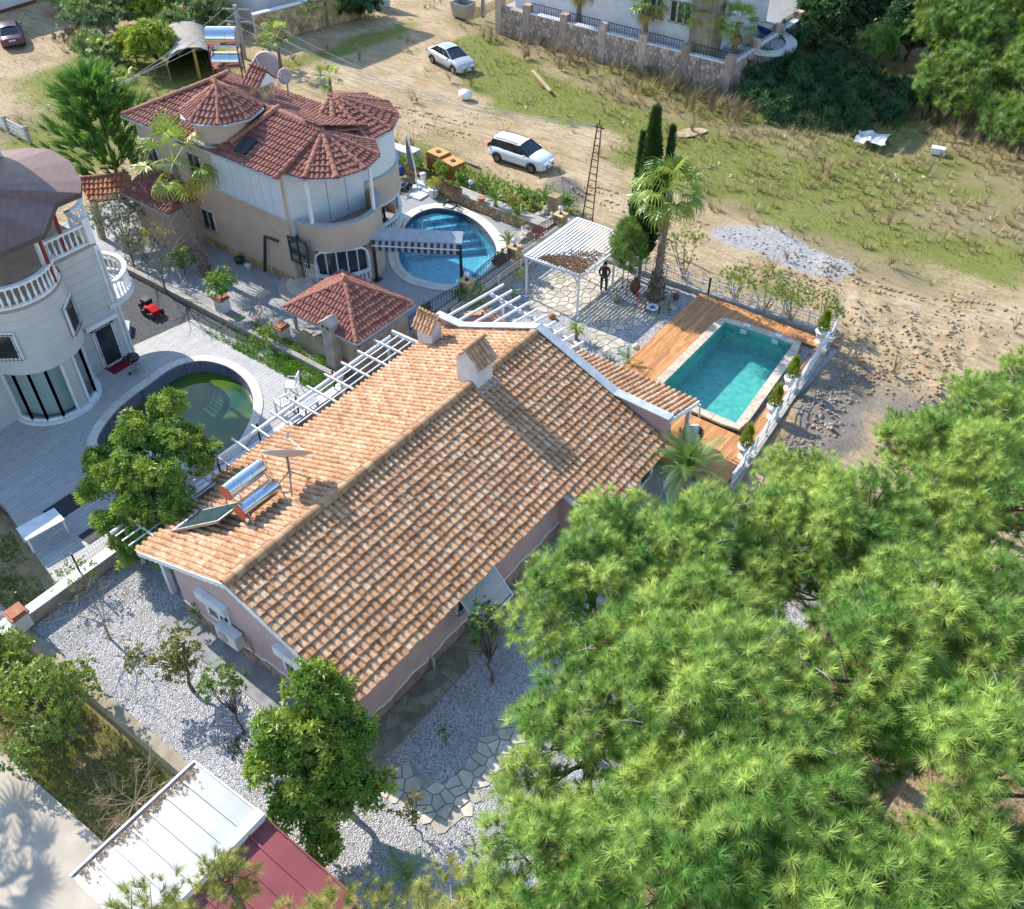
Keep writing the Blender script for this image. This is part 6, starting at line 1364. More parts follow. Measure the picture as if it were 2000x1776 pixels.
for px, py, s, lb in ((990, 1560, .5, 'small feather palm under the pines beside the stone path'), (797, 1725, .6, 'dark feather palm seedling on the shaded gravel'), (1225, 715, .42, 'small arching palm on the gravel by the porch roof')): featherpalm('feather_palm', lb, P(px, py), .25, 11, s, (.1, 1.35), .07, group='small feather palms in the gravel')
TCy = [feather_leaf(1.0, 22, .2, .018, .7, s, .9) for s in (1, 2)]
M_cyc = foliage('cycas_leaf', (.08, .18, .03), (.24, .33, .06), .35, .25, .5, 2)
for px, py, s, z, lb in ((1393 - 395, 410, .8, .3, 'cycas beside the rockery at the end of the planter wall'), (1012, 440, 1.05, .3, 'large cycas before the rockery'), (993, 483, .7, .3, 'small cycas beside the globe lamp pillar'), (968, 405, .75, .9, 'cycas on the planter wall above the blue pool')): featherpalm('cycas', lb, P(px, py, z), .25, 20, s, (.1, 1.3), .12, M_cyc, TCy, 'cycas', 'cycads around the blue pool')
def yucca(label, base, h, n=60, L=.55, m=M_yuc, name='yucca', group=None, r0=.07):
    base = Vector(base); t = thing(name, label, 'yucca', tuple(base), group); b = MB(); b.tube([base - V(0,0,.1), base + V(0,0,h)], [r0*1.3, r0], 8); b.build('trunk', M_ptrunk, t)
    tv, tf = blades(n, L, .05, 1.75, seed=3, curve=2, droop=.18, axis=.15); o = link('leaves', npmesh('leaves', tv + np.array([0, 0, h]), tf, m, np.repeat(rng.uniform(0, 1, n), 6)), t); return t
yucca('spiky yellow green yucca on the gravel beside the far pergola', P(1125, 663), .55, 70, .62); yucca('blue green spiky plant beside the honey stone wall', P(1003, 590), .5, 50, .5, foliage('agave_leaf', (.06, .14, .08), (.14, .24, .12), .4, .2)); yucca('small withered spiky plant under the far pergola', P(1082, 668), .35, 30, .35)
yucca('small grey spiky plant on the gravel beside the arching palm', P(1185, 700), .05, 40, .4, foliage('grey_agave', (.14, .20, .17), (.24, .30, .26), .5, .1))
# ---- oleanders, hedge, olive and bushes
M_ole = foliage('oleander_leaves', (.14, .22, .05), (.33, .38, .11), .5, .3, .35, 3)
TO = [blades(9, .17, .03, .9, seed=s, curve=2) for s in (1, 2)]
def oleander(label, base, h, r, nl=16, group='oleanders outside the white fence', m=M_ole, per=55, name='oleander', lob=(.28, .5), stems=9, cat='oleander', size=1.0, zc=.62):
    base = Vector(base); t = thing(name, label, cat, tuple(base), group); C, Rr = lobes(base + V(0,0,h*zc), r, r, h*.36, nl, *lob); pos, nrm, li = lobe_points(C, Rr, per, -.5, .6, .7); tint = np.clip(rng.uniform(0, .7, nl)[li] + rng.uniform(0, .35, len(pos)), 0, 1)
    foliage_part('crown', m, TO, pos, nrm, size*rng.uniform(.8, 1.25, (len(pos), 1)), t, tint); b = MB()
    for c in C[:stems]: b.tube([base + V(random.uniform(-.2, .2), random.uniform(-.2, .2), -.05), base.lerp(Vector(c), .5) + V(0,0,-.1), Vector(c)], [.03, .022, .01], 4, cap=False)
    b.build('stems', M_barkgrey, t); return t
for px, py, h, r, lb in ((1335, 545, 2.9, 1.25, 'large oleander behind the fan palm'), (1432, 592, 2.2, .8, 'oleander behind the fence left of the white gravel heap'), (1492, 612, 2.5, 1.0, 'tall oleander clump behind the middle of the pool fence'), (1540, 628, 2.3, .9, 'oleander behind the fence towards its corner'), (1602, 640, 1.9, .7, 'last oleander by the fence corner')): oleander(lb, P(px, py), h, r)
M_hedge = foliage('hedge_leaves', (.09, .22, .04), (.25, .38, .07), .45, .3, .35, 3)
HG = [((800, 345), 1.4, .8), ((868, 352), 1.1, .6), ((905, 368), 1.2, .7), ((940, 378), 1.2, .75), ((975, 388), 1.2, .75), ((1008, 398), 1.15, .7), ((1040, 404), 1.1, .7), ((1072, 408), 1.1, .65), ((1100, 412), 1.0, .55)]
nm_ = ['first', 'second', 'third', 'fourth', 'fifth', 'sixth', 'seventh', 'eighth', 'last']
for i, ((px, py), h, r) in enumerate(HG): oleander(nm_[i] + ' clump from the left of the green hedge behind the planter wall', P(px, py), h, r, 12, 'hedge clumps behind the blue pool', M_hedge, 70, 'hedge_plant', (.25, .42), 5, 'hedge', 1.1, .55)
oleander('bushy green oleander against the outside of the honey stone wall', P(922, 602), 1.3, .9, 16, None, M_hedge, 70, lob=(.3, .45)); oleander('silvery olive tree on the slope below the gate canopy', P(240, 470, .3), 2.6, 1.5, 22, None, foliage('olive_leaves', (.17, .22, .15), (.33, .37, .29), .5, .2, .3), 110, 'olive_tree', (.35, .55), 8, 'olive tree')
oleander('second silvery olive between the dark conifer and the bare branches', P(285, 505, .3), 1.7, 1.1, 14, None, MATS['olive_leaves'], 100, 'olive_tree', (.3, .5), 6, 'olive tree')
tree('evergreen_shrub', 'rounded dark shrub in front of the slim palm trunk', 'shrub', P(360, 535, .3), 1.5, .8, .7, M_cit2, TC, 1.1, 60, 14, (.3, .45), M_bark, .03)
tree('potted_shrub', 'leafy shrub growing from the white square planter with terracotta rim', 'shrub', P(437, 590, .9), 1.7, .85, .75, MATS['hedge_leaves'], TC, 1.2, 70, 16, (.3, .45), M_bark, .03)
baretree('nearly leafless fruit tree with a few yellow leaves', P(325, 575, .45), 3.6, .7, 12, M_barkgrey, .06, 'fruit_tree', 7, 6, 4, .8)
ft = bpy.data.objects['fruit_tree']; C, Rr = lobes(P(300, 470, 2.0), .9, .9, .8, 16, .2, .45); pos, nrm, li = lobe_points(C, Rr, 60, -.8, .9); foliage_part('yellow_leaves', foliage('yellow_leaves', (.36, .33, .03), (.50, .44, .05), .5, .35), [rosette(3, .12, .08, 1)], pos, nrm, np.ones((len(pos), 1)), ft, rng.uniform(0, 1, len(pos)))
baretree('thin leafless tree with straggling twigs before the beige annex', P(262, 520, .4), 3.4, .6, 15, M_barkgrey, .05, 'fruit_tree', 6, 6, 5, .9)
tree('flowering_shrub', 'thin shrub with pinkish twigs beside the hut and brick planter', 'shrub', P(505, 640, .5), 1.2, .75, .5, foliage('pinkish_leaves', (.22, .20, .14), (.30, .24, .20), .6, .2), TC, .8, 35, 12, (.25, .4), M_twig, .02)
tree('vine_shrub', 'bright green bushy shrub on the low wall beside the hut', 'shrub', P(522, 672, .6), 1.0, .55, .5, foliage('bright_leaves', (.14, .27, .03), (.28, .42, .06), .5, .35), TC, 1.0, 70, 9, (.25, .4), M_bark, .02)
tree('lemon_tree', 'small yellow leaved lemon tree in a white pot by the blue pool', 'lemon tree', P(848, 380, .9), 1.0, .45, .42, foliage('lemon_leaves', (.26, .28, .03), (.48, .42, .05), .45, .35), TC, .85, 120, 10, (.18, .28), M_bark, .02)
tree('red_shrub', 'crimson flowering shrub on the rockery behind the black railing', 'shrub', P(1048, 478, .6), .9, .7, .4, foliage('crimson_leaves', (.30, .025, .05), (.42, .06, .09), .5, .3), TC, .75, 90, 9, (.2, .3), M_bark, .02)
tree('copper_shrub', 'copper and yellow shrub between the two cycads', 'shrub', P(1000, 412, .7), .9, .6, .45, foliage('copper_leaves', (.22, .11, .05), (.36, .32, .05), .5, .3), TC, .9, 80, 9, (.22, .35), M_bark, .02)
tree('oleander', 'small oleander against the low white fence beside the carport post', 'shrub', P(1022, 560), 1.0, .45, .4, M_ole, TO, .9, 60, 8, (.2, .3), M_barkgrey, .02)
# top left greenery
M_shr = foliage('grey_green_leaves', (.10, .19, .06), (.26, .34, .15), .55, .25, .3, 1.5)
TBg = [blades(12, .42, .08, 1.1, seed=s, curve=2) for s in (1, 2)]
def bigbush(label, px, py, h, r, m=M_shr, n=22, per=26, group='large shrubs at the top left', rz=None, size=1.0): return tree('large_shrub', label, 'shrub', P(px, py), h, r, rz or h*.5, m, TBg, size, per, n, (.6, .95), M_bark, .06, group, low=-.2)
bigbush('grey green bush at the very top beside the oleanders', 150, 25, 3.0, 2.4, n=24); bigbush('bushy shrub between the yellow green tree and the arched shed', 345, 90, 2.4, 1.6, n=16); bigbush('low green bush behind the dark conifer top', 190, 120, 1.8, 1.6, M_shr, 14, 30, None); bigbush('large grey green oleander bush at the top left', 205, 70, 3.4, 3.2, n=34); bigbush('dense oleander bush right of the large one at the top', 270, 50, 3.6, 2.8, n=28); bigbush('greyish bush behind the arched shed', 360, 40, 3.0, 2.6, n=26); bigbush('greyish bush beside the concrete pole', 420, 60, 2.6, 2.0, n=20)
M_ylw = foliage('yellow_green_leaves', (.17, .27, .04), (.38, .42, .06), .5, .35, .3, 2)
bigbush('yellow green loquat like tree before the arched shed', 312, 135, 3.2, 1.7, M_ylw, 24, 40, 'yellow green trees by the arched shed'); bigbush('yellow green tree above the arched shed', 300, 60, 3.0, 1.6, M_ylw, 20, 34, 'yellow green trees by the arched shed'); bigbush('small yellow green tree left of the arched shed', 268, 120, 2.2, 1.0, M_ylw, 12, 40, 'yellow green trees by the arched shed')
tree('dry_shrub', 'brown leafless shrub at the edge of the dirt track', 'shrub', P(148, 88), 1.2, 1.3, .6, foliage('brown_twigs', (.20, .15, .10), (.30, .23, .16), .8, .1), TBg, .7, 30, 12, (.4, .6), M_twig, .03)
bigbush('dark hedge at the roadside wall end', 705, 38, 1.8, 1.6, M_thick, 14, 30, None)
# ---- ground cover
def cover(name, m, tm, n, region, dens, size, z=0.0, zf=None, up=3.0, sz=(.7, 1.3)):
    x0, x1, y0, y1 = region; X, Y = rng.uniform(x0, x1, n), rng.uniform(y0, y1, n); k = rng.uniform(0, 1, n) < dens(X, Y); X, Y = X[k], Y[k]
    Z = (zf(X, Y) if zf else np.full(len(X), z)) - .02; N = len(X); nrm = np.stack([rng.normal(0, .5, N), rng.normal(0, .5, N), np.full(N, up)], 1)
    return foliage_part(name, m, tm, np.stack([X, Y, Z], 1), nrm, size*rng.uniform(*sz, (N, 1)), None, rng.uniform(0, 1, N), 'stuff')
M_grass = foliage('grass_blades', (.13, .22, .025), (.28, .34, .06), .6, .3, .2, 1.2)
M_drygrass = foliage('dry_grass_blades', (.30, .23, .11), (.48, .39, .22), .8, .2, .15, 1.2)
M_weed = foliage('brown_weed', (.19, .145, .09), (.33, .26, .16), .85, .15, .15, 1.2)
TG = [blades(7, .16, .022, .7, seed=s) for s in (1, 2)]; TD = [blades(16, .55, .026, .75, seed=s, droop=.12) for s in (1, 2)]; TW = [blades(22, .8, .03, .9, seed=s, axis=.3) for s in (3, 4)]
fld = (-75, 30, 18, 84)
def notlot(X, Y):
    r = np.ones(X.shape, bool)
    for l in lots: r &= ~inpoly(X, Y, grow(l, .2))
    return r & (Y > -4)
cover('grass', M_grass, TG, 90000, fld, lambda X, Y: np.clip(m_green(X, Y) - .25 + .35*vnoise(X, Y, 1.3, 21), 0, 1)*notlot(X, Y)*.8, 1.0, zf=terrain)
cover('dry_grass', M_drygrass, TD, 42000, fld, lambda X, Y: np.clip(m_dry(X, Y) - .35 + .6*vnoise(X, Y, 1.8, 22), 0, 1)*notlot(X, Y)*.5, 1.15, zf=terrain)
M_leafy = foliage('fallen_leaves', (.26, .17, .08), (.42, .34, .12), .8, .1, .15, 6); cover('fallen_leaves', M_leafy, [rosette(2, .09, .06, s, (1.2, 1.55)) for s in (1, 2)], 700, (-12.4, 4.5, -3.7, 9), lambda X, Y: ((X < -9) | (Y < -.4) | (X > .3)) * np.clip(.5 + .6*vnoise(X, Y, 1.2, 27), 0, 1), 1.0, z=.03); cover('weeds', M_weed, TW, 22000, fld, lambda X, Y: (np.clip(gauss(X, Y, [(1000,70),(1130,115),(1290,175),(1420,215)], 2.6) + .7*gauss(X, Y, [(1780,205),(1900,260)], 4) - .3 + .6*vnoise(X, Y, 1.5, 23), 0, 1))*notlot(X, Y)*.6, 1.4, zf=terrain)
M_lawn = foliage('lawn_blades', (.20, .26, .05), (.40, .40, .13), .6, .3, .2, 1.2); lawn = (-26, -2.6, -6.9, -4.25)
cover('lawn_grass', M_lawn, TG, 22000, lawn, lambda X, Y: np.clip(.45 + .5*vnoise(X, Y, .8, 24), 0, 1), .8, zf=terrain); cover('dry_lawn_grass', M_drygrass, TG, 12000, lawn, lambda X, Y: np.clip(.4 - .5*vnoise(X, Y, .8, 24), 0, 1), .8, zf=terrain)
M_ivy = foliage('ground_cover_leaves', (.10, .24, .02), (.22, .38, .05), .5, .3, .3, 2)
cover('ground_cover', M_ivy, [rosette(5, .09, .05, 1)], 9000, (-22, -13.0, 11.2, 13.2), lambda X, Y: np.clip((X + 21.5)/5, 0, 1)*np.clip(.5 + .6*vnoise(X, Y, .7, 25), 0, 1)*((Y > 12.6) | (Y < 12.3)), 1.0, z=.55)
cover('verge_grass', M_grass, TG, 6000, (-20, -12.9, -3.8, -1.0), lambda X, Y: np.clip(.4 + .6*vnoise(X, Y, .8, 26), 0, 1)*(Y < -1.4 - .25*(X + 18)), .8, z=.0, zf=terrain)
M_litter = foliage('needle_litter', (.26, .16, .09), (.38, .25, .14), .9, .05, .1, 2)
cover('pine_litter', M_litter, [blades(8, .16, .02, 1.5, seed=1)], 26000, (4.5, 22, -12, 18), lambda X, Y: np.where((X > 9.6) | (Y < -4), 1, np.clip((X - 6)/5, 0, 1)), 1.0, z=.02)
# ---------------------------------------------------------------- cars
def paint(name, c, **k): return mat(name, c, tuple(x*.93 for x in c), 1.5, .28, spec=.6, **k)
M_tyre = mat('tyre_rubber', (.018, .018, .02), rough=.85); M_rim = mat('alloy_rim', (.42, .42, .43), (.30, .30, .31), 9, .35, metal=.8)
M_cglass = mat('car_glass', (.012, .018, .022), (.02, .03, .035), 1, .06, spec=.8); M_lens = mat('headlamp_lens', (.60, .64, .68), (.35, .38, .42), 12, .1, spec=.9); M_tail = mat('tail_lamp', (.42, .012, .015), rough=.2); M_trim = mat('car_trim', (.02, .02, .022), rough=.5); M_plate = mat('plate_white', (.7, .7, .7), rough=.5)
def loft(b, rings, close=True):
    n = len(rings[0]); o = len(b.v); vs = [p for r in rings for p in r]
    fs = [(i*n+k, (i+1)*n+k, (i+1)*n+(k+1) % n, i*n+(k+1) % n) for i in range(len(rings)-1) for k in range(n if close else n-1)]
    b.add(vs, fs); return b
def car(name, label, pm, L, W, body, cab, wheels, r, kind='wagon', emblem=True):
    """body: (x, z_low, z_belt, half-width) stations; cab: (x, z, half-width) glasshouse outline from rear to front; built at the origin heading +x"""
    t = thing(name, label, 'car', (0, 0, 0)); b = MB(); b.smooth = True; rings = []
    for x, zl, zb, w in body: rings.append([(x, -w*.93, zl), (x, -w, zl + (zb-zl)*.25), (x, -w*1.0, zl + (zb-zl)*.62), (x, -w*.93, zb - .03), (x, -w*.80, zb + .02), (x, 0, zb + .045), (x, w*.80, zb + .02), (x, w*.93, zb - .03), (x, w, zl + (zb-zl)*.62), (x, w, zl + (zb-zl)*.25), (x, w*.93, zl), (x, 0, zl)])
    loft(b, rings); n = 12; b.f += [list(range(n))[::-1], list(range((len(rings)-1)*n, len(rings)*n))]; b.mi += [0, 0]; b.sm += [False, False]
    b.f = [f[::-1] for f in b.f]; b.build('body', pm, t)
    g = MB(); (xr0, z0, w0), (xr1, z1, w1), (xf1, z2, w2), (xf0, z3, w3) = cab
    lo = [(xr0, -w0, z0), (xf0, -w3, z3), (xf0, w3, z3), (xr0, w0, z0)]; up = [(xr1, -w1, z1), (xf1, -w2, z2), (xf1, w2, z2), (xr1, w1, z1)]
    for nm, i, j in (('side_window', 0, 1), ('windscreen', 1, 2), ('side_window', 2, 3), ('rear_window', 3, 0)):
        g = MB(); g.face(lo[i], lo[j], up[j], up[i]); g.build(nm, M_cglass, t)
    rb = MB(); rb.smooth = True; xm = (xr1 + xf1)/2; zt = max(z1, z2) + .05; e = .02
    loft(rb, [[(x, -w - e, z - .02), (x, -w*.8, z + .045), (x, 0, z + .075), (x, w*.8, z + .045), (x, w + e, z - .02)] for x, z, w in ((xr1 - .06, z1, w1), (xr1 + (xf1-xr1)*.3, z1 + (z2-z1)*.3 + .035, (w1+w2)/2 + .01), (xr1 + (xf1-xr1)*.7, z1 + (z2-z1)*.7 + .035, (w1+w2)/2 + .01), (xf1 + .05, z2, w2))], False); rb.f = [f[::-1] for f in rb.f]; rb.build('roof', pm, t)
    pl = MB()
    for s in (-1, 1):
        pl.beam((xf0, s*w3, z3), (xf1, s*w2, z2), .07, .05); pl.beam((xr0, s*w0, z0), (xr1, s*w1, z1), .10, .05)
        for f in (.36, .66): pl.beam((xr0 + (xf0-xr0)*f, s*(w0+(w3-w0)*f), z0 + (z3-z0)*f), (xr1 + (xf1-xr1)*f, s*(w1+(w2-w1)*f + .01), z1 + (z2-z1)*f), .06, .03)
    pl.build('pillars', M_trim if kind == 'wagon' else pm, t)
    if kind == 'wagon':
        for s in (-1, 1): rr = MB(); rr.tube([(xr1 + .1, s*w1*.93, z1 + .06), (xm, s*w1*.95, zt + .05), (xf1 - .15, s*w2*.93, z2 + .06)], .018, 5); rr.build('roof_rail', M_trim, t)
    wm = None
    for x in wheels:
        for s in (-1, 1):
            w = thing('wheel', None, None, (0, 0, 0)); w.parent = t; w.location = (x, s*(W/2 - .09), r)
            if wm is None:
                a = MB(); a.smooth = True; a.lathe((0,0,0), [(r*.62, -.1), (r*.97, -.1), (r, -.05), (r, .05), (r*.97, .1), (r*.62, .1)], 20); q = MB(); q.lathe((0,0,0), [(.05, .085), (.05, .1), (.001, .1)], 8)
                for k in range(5):
                    for d in (-.14, .14): an = 2*math.pi*k/5; q.beam((math.cos(an)*.04, math.sin(an)*.04, .09), (math.cos(an + d)*r*.6, math.sin(an + d)*r*.6, .085), .035, .02)
                q.lathe((0,0,0), [(r*.58, .06), (r*.64, .1), (r*.6, .1)], 20); d_ = MB(); d_.lathe((0,0,0), [(r*.6, .05), (.001, .05)], 16); wm = (a.mesh('tyre', M_tyre), q.mesh('rim', M_rim), d_.mesh('brake', M_trim))
            for nm, me in zip(('tyre', 'rim', 'brake'), wm): o = link(nm, me, w); o.rotation_euler = (R_(90*(-s)), 0, 0)
            ar = MB(); ar.tube([(x + math.cos(a)*(r + .055), s*(W/2 + .004), r + math.sin(a)*(r + .055)) for a in [math.pi*k/8 for k in range(9)]], .035, 5); ar.build('wheel_arch', M_trim, t)
    xf, xb = body[-1][0], body[0][0]; zf = body[-1][2]
    for s in (-1, 1):
        h = MB(); h.smooth = True; h.ball((xf - .18, s*(W/2 - .28), zf - .10), .17, 10, 6, 1.0, .9, .55); h.build('headlight', M_lens, t)
        h = MB(); h.smooth = True; h.ball((xb + .08, s*(W/2 - .18), body[0][2] - .12 + (.18 if kind == 'wagon' else 0)), .14, 8, 6, .7, .8, 1.3); h.build('tail_light', M_tail, t)
        m = MB(); m.smooth = True; m.ball((xf0 - .25, s*(W/2 + .07), z3 + .06), .11, 8, 6, .7, 1, .75); m.build('door_mirror', pm, t)
        d = MB(); d.beam((wheels[0] + r + .12, s*(W/2 + .003), r*.75), (wheels[1] - r - .12, s*(W/2 + .003), r*.75), .02, .1); d.build('side_moulding', M_trim, t)
        for fx in (.33, .62): d = MB(); d.beam((xr0 + (xf0-xr0)*fx, s*(W/2 - .005), z0 - .13), (xr0 + (xf0-xr0)*fx + .18, s*(W/2 - .005), z0 - .13), .025, .03); d.build('door_handle', pm, t)
    gq = MB(); gq.beam((xf + .012, -.42, .42), (xf + .012, .42, .42), .03, .14); gq.beam((xf - .03, -.5, zf - .14), (xf - .03, .5, zf - .14), .05, .06); gq.build('grille', M_trim, t)
    if emblem: e = MB(); e.add([(xf + .03, 0, zf - .24), (xf + .03, .075, zf - .13), (xf + .015, 0, zf - .02), (xf + .03, -.075, zf - .13), (xf + .055, 0, zf - .13)], [(0, 1, 4), (1, 2, 4), (2, 3, 4), (3, 0, 4)]); e.build('emblem', M_chrome, t)
    p = MB(); p.cbox((xf + .03, 0, .40), (.012, .5, .11)); p.build('number_plate', M_plate, t); p = MB(); p.cbox((xb - .01, 0, .72), (.012, .5, .11)); p.build('number_plate', M_plate, t)
    return t
def park(t, p, ang): t.location = p; t.rotation_euler = (0, 0, ang)
wg = car('parked_car', 'white estate car with roof rails parked on the bare ground near the orange tanks', paint('white_car_paint', (.70, .72, .75)), 4.27, 1.73,
    [(-2.12, .38, .86, .70), (-2.02, .26, .93, .80), (-1.4, .22, .95, .86), (-.3, .22, .93, .865), (.75, .22, .93, .865), (1.15, .22, .94, .85), (1.75, .22, .84, .82), (2.02, .24, .72, .72), (2.12, .30, .62, .60)], [(-2.0, .94, .72), (-1.72, 1.40, .58), (.25, 1.43, .60), (1.05, .95, .76)], (-1.30, 1.30), .315)
q0, q1 = P(972, 317), P(1036, 338); park(wg, (q0 + q1)/2 + V(.0, .80, 0), math.atan2(q1.y - q0.y, q1.x - q0.x))
sd = car('parked_car', 'silver saloon car parked at the edge of the road shade', paint('silver_car_paint', (.46, .47, .49), metal=.3), 4.5, 1.75,
    [(-2.22, .40, .84, .66), (-2.1, .28, .92, .80), (-1.5, .22, .95, .86), (-.3, .22, .92, .87), (.8, .22, .91, .87), (1.2, .22, .92, .86), (1.8, .22, .82, .83), (2.1, .24, .70, .74), (2.2, .30, .58, .62)], [(-1.75, .95, .70), (-.95, 1.38, .56), (.15, 1.40, .58), (1.1, .94, .76)], (-1.33, 1.33), .315, 'saloon')
q0, q1 = P(846, 125), P(884, 145); park(sd, (q0 + q1)/2 + V(.2, .82, 0), math.atan2(q1.y - q0.y, q1.x - q0.x))
rd = car('parked_car', 'dark plum saloon car seen from behind on the dirt track at the top left', paint('plum_car_paint', (.10, .05, .075)), 4.4, 1.7,
    [(-2.2, .40, .86, .70), (-2.1, .28, .92, .80), (-1.5, .22, .94, .84), (-.3, .22, .90, .85), (.8, .22, .90, .85), (1.2, .22, .90, .84), (1.8, .22, .80, .80), (2.1, .24, .68, .72), (2.2, .30, .56, .60)], [(-1.7, .94, .70), (-.95, 1.37, .56), (.15, 1.39, .58), (1.1, .92, .74)], (-1.3, 1.3), .31, 'saloon', False)
park(rd, P(24, 97) + V(-1.6, 1.1, 0), R_(152))

# ---------------------------------------------------------------- carport on the patio
CPT = thing('carport', 'white slatted carport with dead leaves on its roof beside the patio', 'carport', (-9.2, 25.8, 0))
for x, y in ((-10.85, 23.65), (-7.76, 23.78), (-7.66, 26.9), (-10.77, 26.9)):
    b = MB(); b.beam((x, y, 0), (x, y, 2.3), .085); b.cbox((x, y, .012), (.25, .25, .024)); b.build('post', M_white, CPT)
    sx = 1 if x < -9 else -1; b = MB(); b.beam((x, y, 1.85), (x + sx*.45, y, 2.28), .06); b.build('brace', M_white, CPT)
for p, q in (((-10.95, 23.6, 2.33), (-7.62, 23.75, 2.33)), ((-10.95, 28.35, 2.33), (-7.55, 28.35, 2.33)), ((-10.95, 23.6, 2.33), (-10.95, 28.35, 2.33)), ((-7.62, 23.75, 2.33), (-7.55, 28.35, 2.33))): b = MB(); b.beam(p, q, .07, .13); b.build('roof_beam', M_white, CPT)
for k in range(17): x = -10.82 + .19*k; b = MB(); b.beam((x, 23.68, 2.42), (x, 28.32, 2.42), .105, .03); b.build('slat', M_white, CPT)
M_leafl = foliage('dead_leaves', (.16, .09, .05), (.30, .19, .11), .8, .1, .15, 6)
N = 900; t_ = rng.beta(1.3, 3, N); xx = -7.65 - 2.6*rng.beta(1.2, 1.6, N); yy = 23.75 + 3.2*t_*np.clip((xx + 10.6)/2.5, .15, 1)
foliage_part('dead_leaves', M_leafl, [rosette(3, .1, .07, 1, (1.2, 1.6))], np.stack([xx, yy, np.full(N, 2.45)], 1), rng.normal(0, .25, (N, 3)) + [0, 0, 1], np.ones((N, 1)), CPT, rng.uniform(0, 1, N), 'stuff')

# ---------------------------------------------------------------- white metal fences
def fence(label, pts, z0, h, bay=1.35, pick=True, wall_h=.22, arch=True, group=None):
    t = thing('fence', label, 'fence', (pts[0][0], pts[0][1], 0), group); i = 0
    for (xa, ya), (xb, yb) in zip(pts, pts[1:]):
        A, B = V(xa, ya, 0), V(xb, yb, 0); L = (B - A).length; n = max(1, round(L/bay)); d = (B - A)/L; s = V(-d.y, d.x, 0)
        w = MB(); w.extr([A - s*.14 + V(0,0,-.3), B - s*.14 + V(0,0,-.3), B + s*.14 + V(0,0,-.3), A + s*.14 + V(0,0,-.3)], (0, 0, .3 + z0 + wall_h)); w.build('kerb_wall', M_concrete, t)
        for k in range(n + 1):
            c = A + d*(L*k/n); b = MB(); b.beam(c + V(0,0,z0 + wall_h), c + V(0,0,z0 + wall_h + h*.74), .075); b.cbox(c + V(0,0,z0 + wall_h + h*.76), (.1, .1, .04)); b.build('post', M_whitemetal, t)
            if k == n: break
            e = A + d*(L*(k+1)/n); m = (c + e)/2; zb = z0 + wall_h; r = MB()
            for zf in (.12, .46, .62): r.beam(c + V(0,0,zb + h*zf), e + V(0,0,zb + h*zf), .035)
            if arch: r.tube([c.lerp(e, f) + V(0,0,zb + h*(.66 + (.34*math.sin(math.pi*f) if i % 2 == 0 else .34 - .2*math.sin(math.pi*f)))) for f in [j/10 for j in range(11)]], .022, 5)
            else: r.beam(c + V(0,0,zb + h*.8), e + V(0,0,zb + h*.8), .035)
            o = r.build('rail', M_whitemetal, t)
            for j in range(1, 9) if pick else (): p = c.lerp(e, j/9); b = MB(); b.beam(p + V(0,0,zb + h*.05), p + V(0,0,zb + h*(.46 if j not in (3, 6) else .9)), .018); b.build('picket', M_whitemetal, o)
            i += 1
    return t
fence('white wrought fence with wavy top rail behind the timber deck', [(-9.4, 28.95), (-3.3, 29.2), (3.25, 29.75)], .0, 1.15)
fence('white railing along the outer side of the timber deck with urns', [(3.3, 29.7), (4.15, 17.2)], .1, 1.1, 1.25, False, .12, False)
fence('low white railing along the kerb below the honey stone wall', [(-12.35, 29.0), (-12.35, 19.5)], .1, .85, 1.9, False, .08, False)
# thin wire fence on the grey terrace wall
WF = thing('wire_fence', 'dark wire mesh fence on the white topped wall of the grey terrace', 'fence', (-12.78, 4, .5)); 
for y in np.arange(-3.6, 12, 2.2): b = MB(); b.beam((-12.78, y, .55), (-12.78, y, 1.65), .06); b.build('post', M_black, WF)
b = MB()
for y in np.arange(-3.6, 11.8, .11): b.add([(-12.78, y - .004, .58), (-12.78, y + .004, .58), (-12.78, y + .004, 1.6), (-12.78, y - .004, 1.6)], [(0, 1, 2, 3)])
for z in np.arange(.6, 1.62, .12): b.add([(-12.78, -3.6, z - .004), (-12.78, 11.8, z - .004), (-12.78, 11.8, z + .004), (-12.78, -3.6, z + .004)], [(0, 1, 2, 3)])
b.build('wire_mesh', mat('green_wire', (.10, .16, .16), rough=.5), WF, kind='stuff')
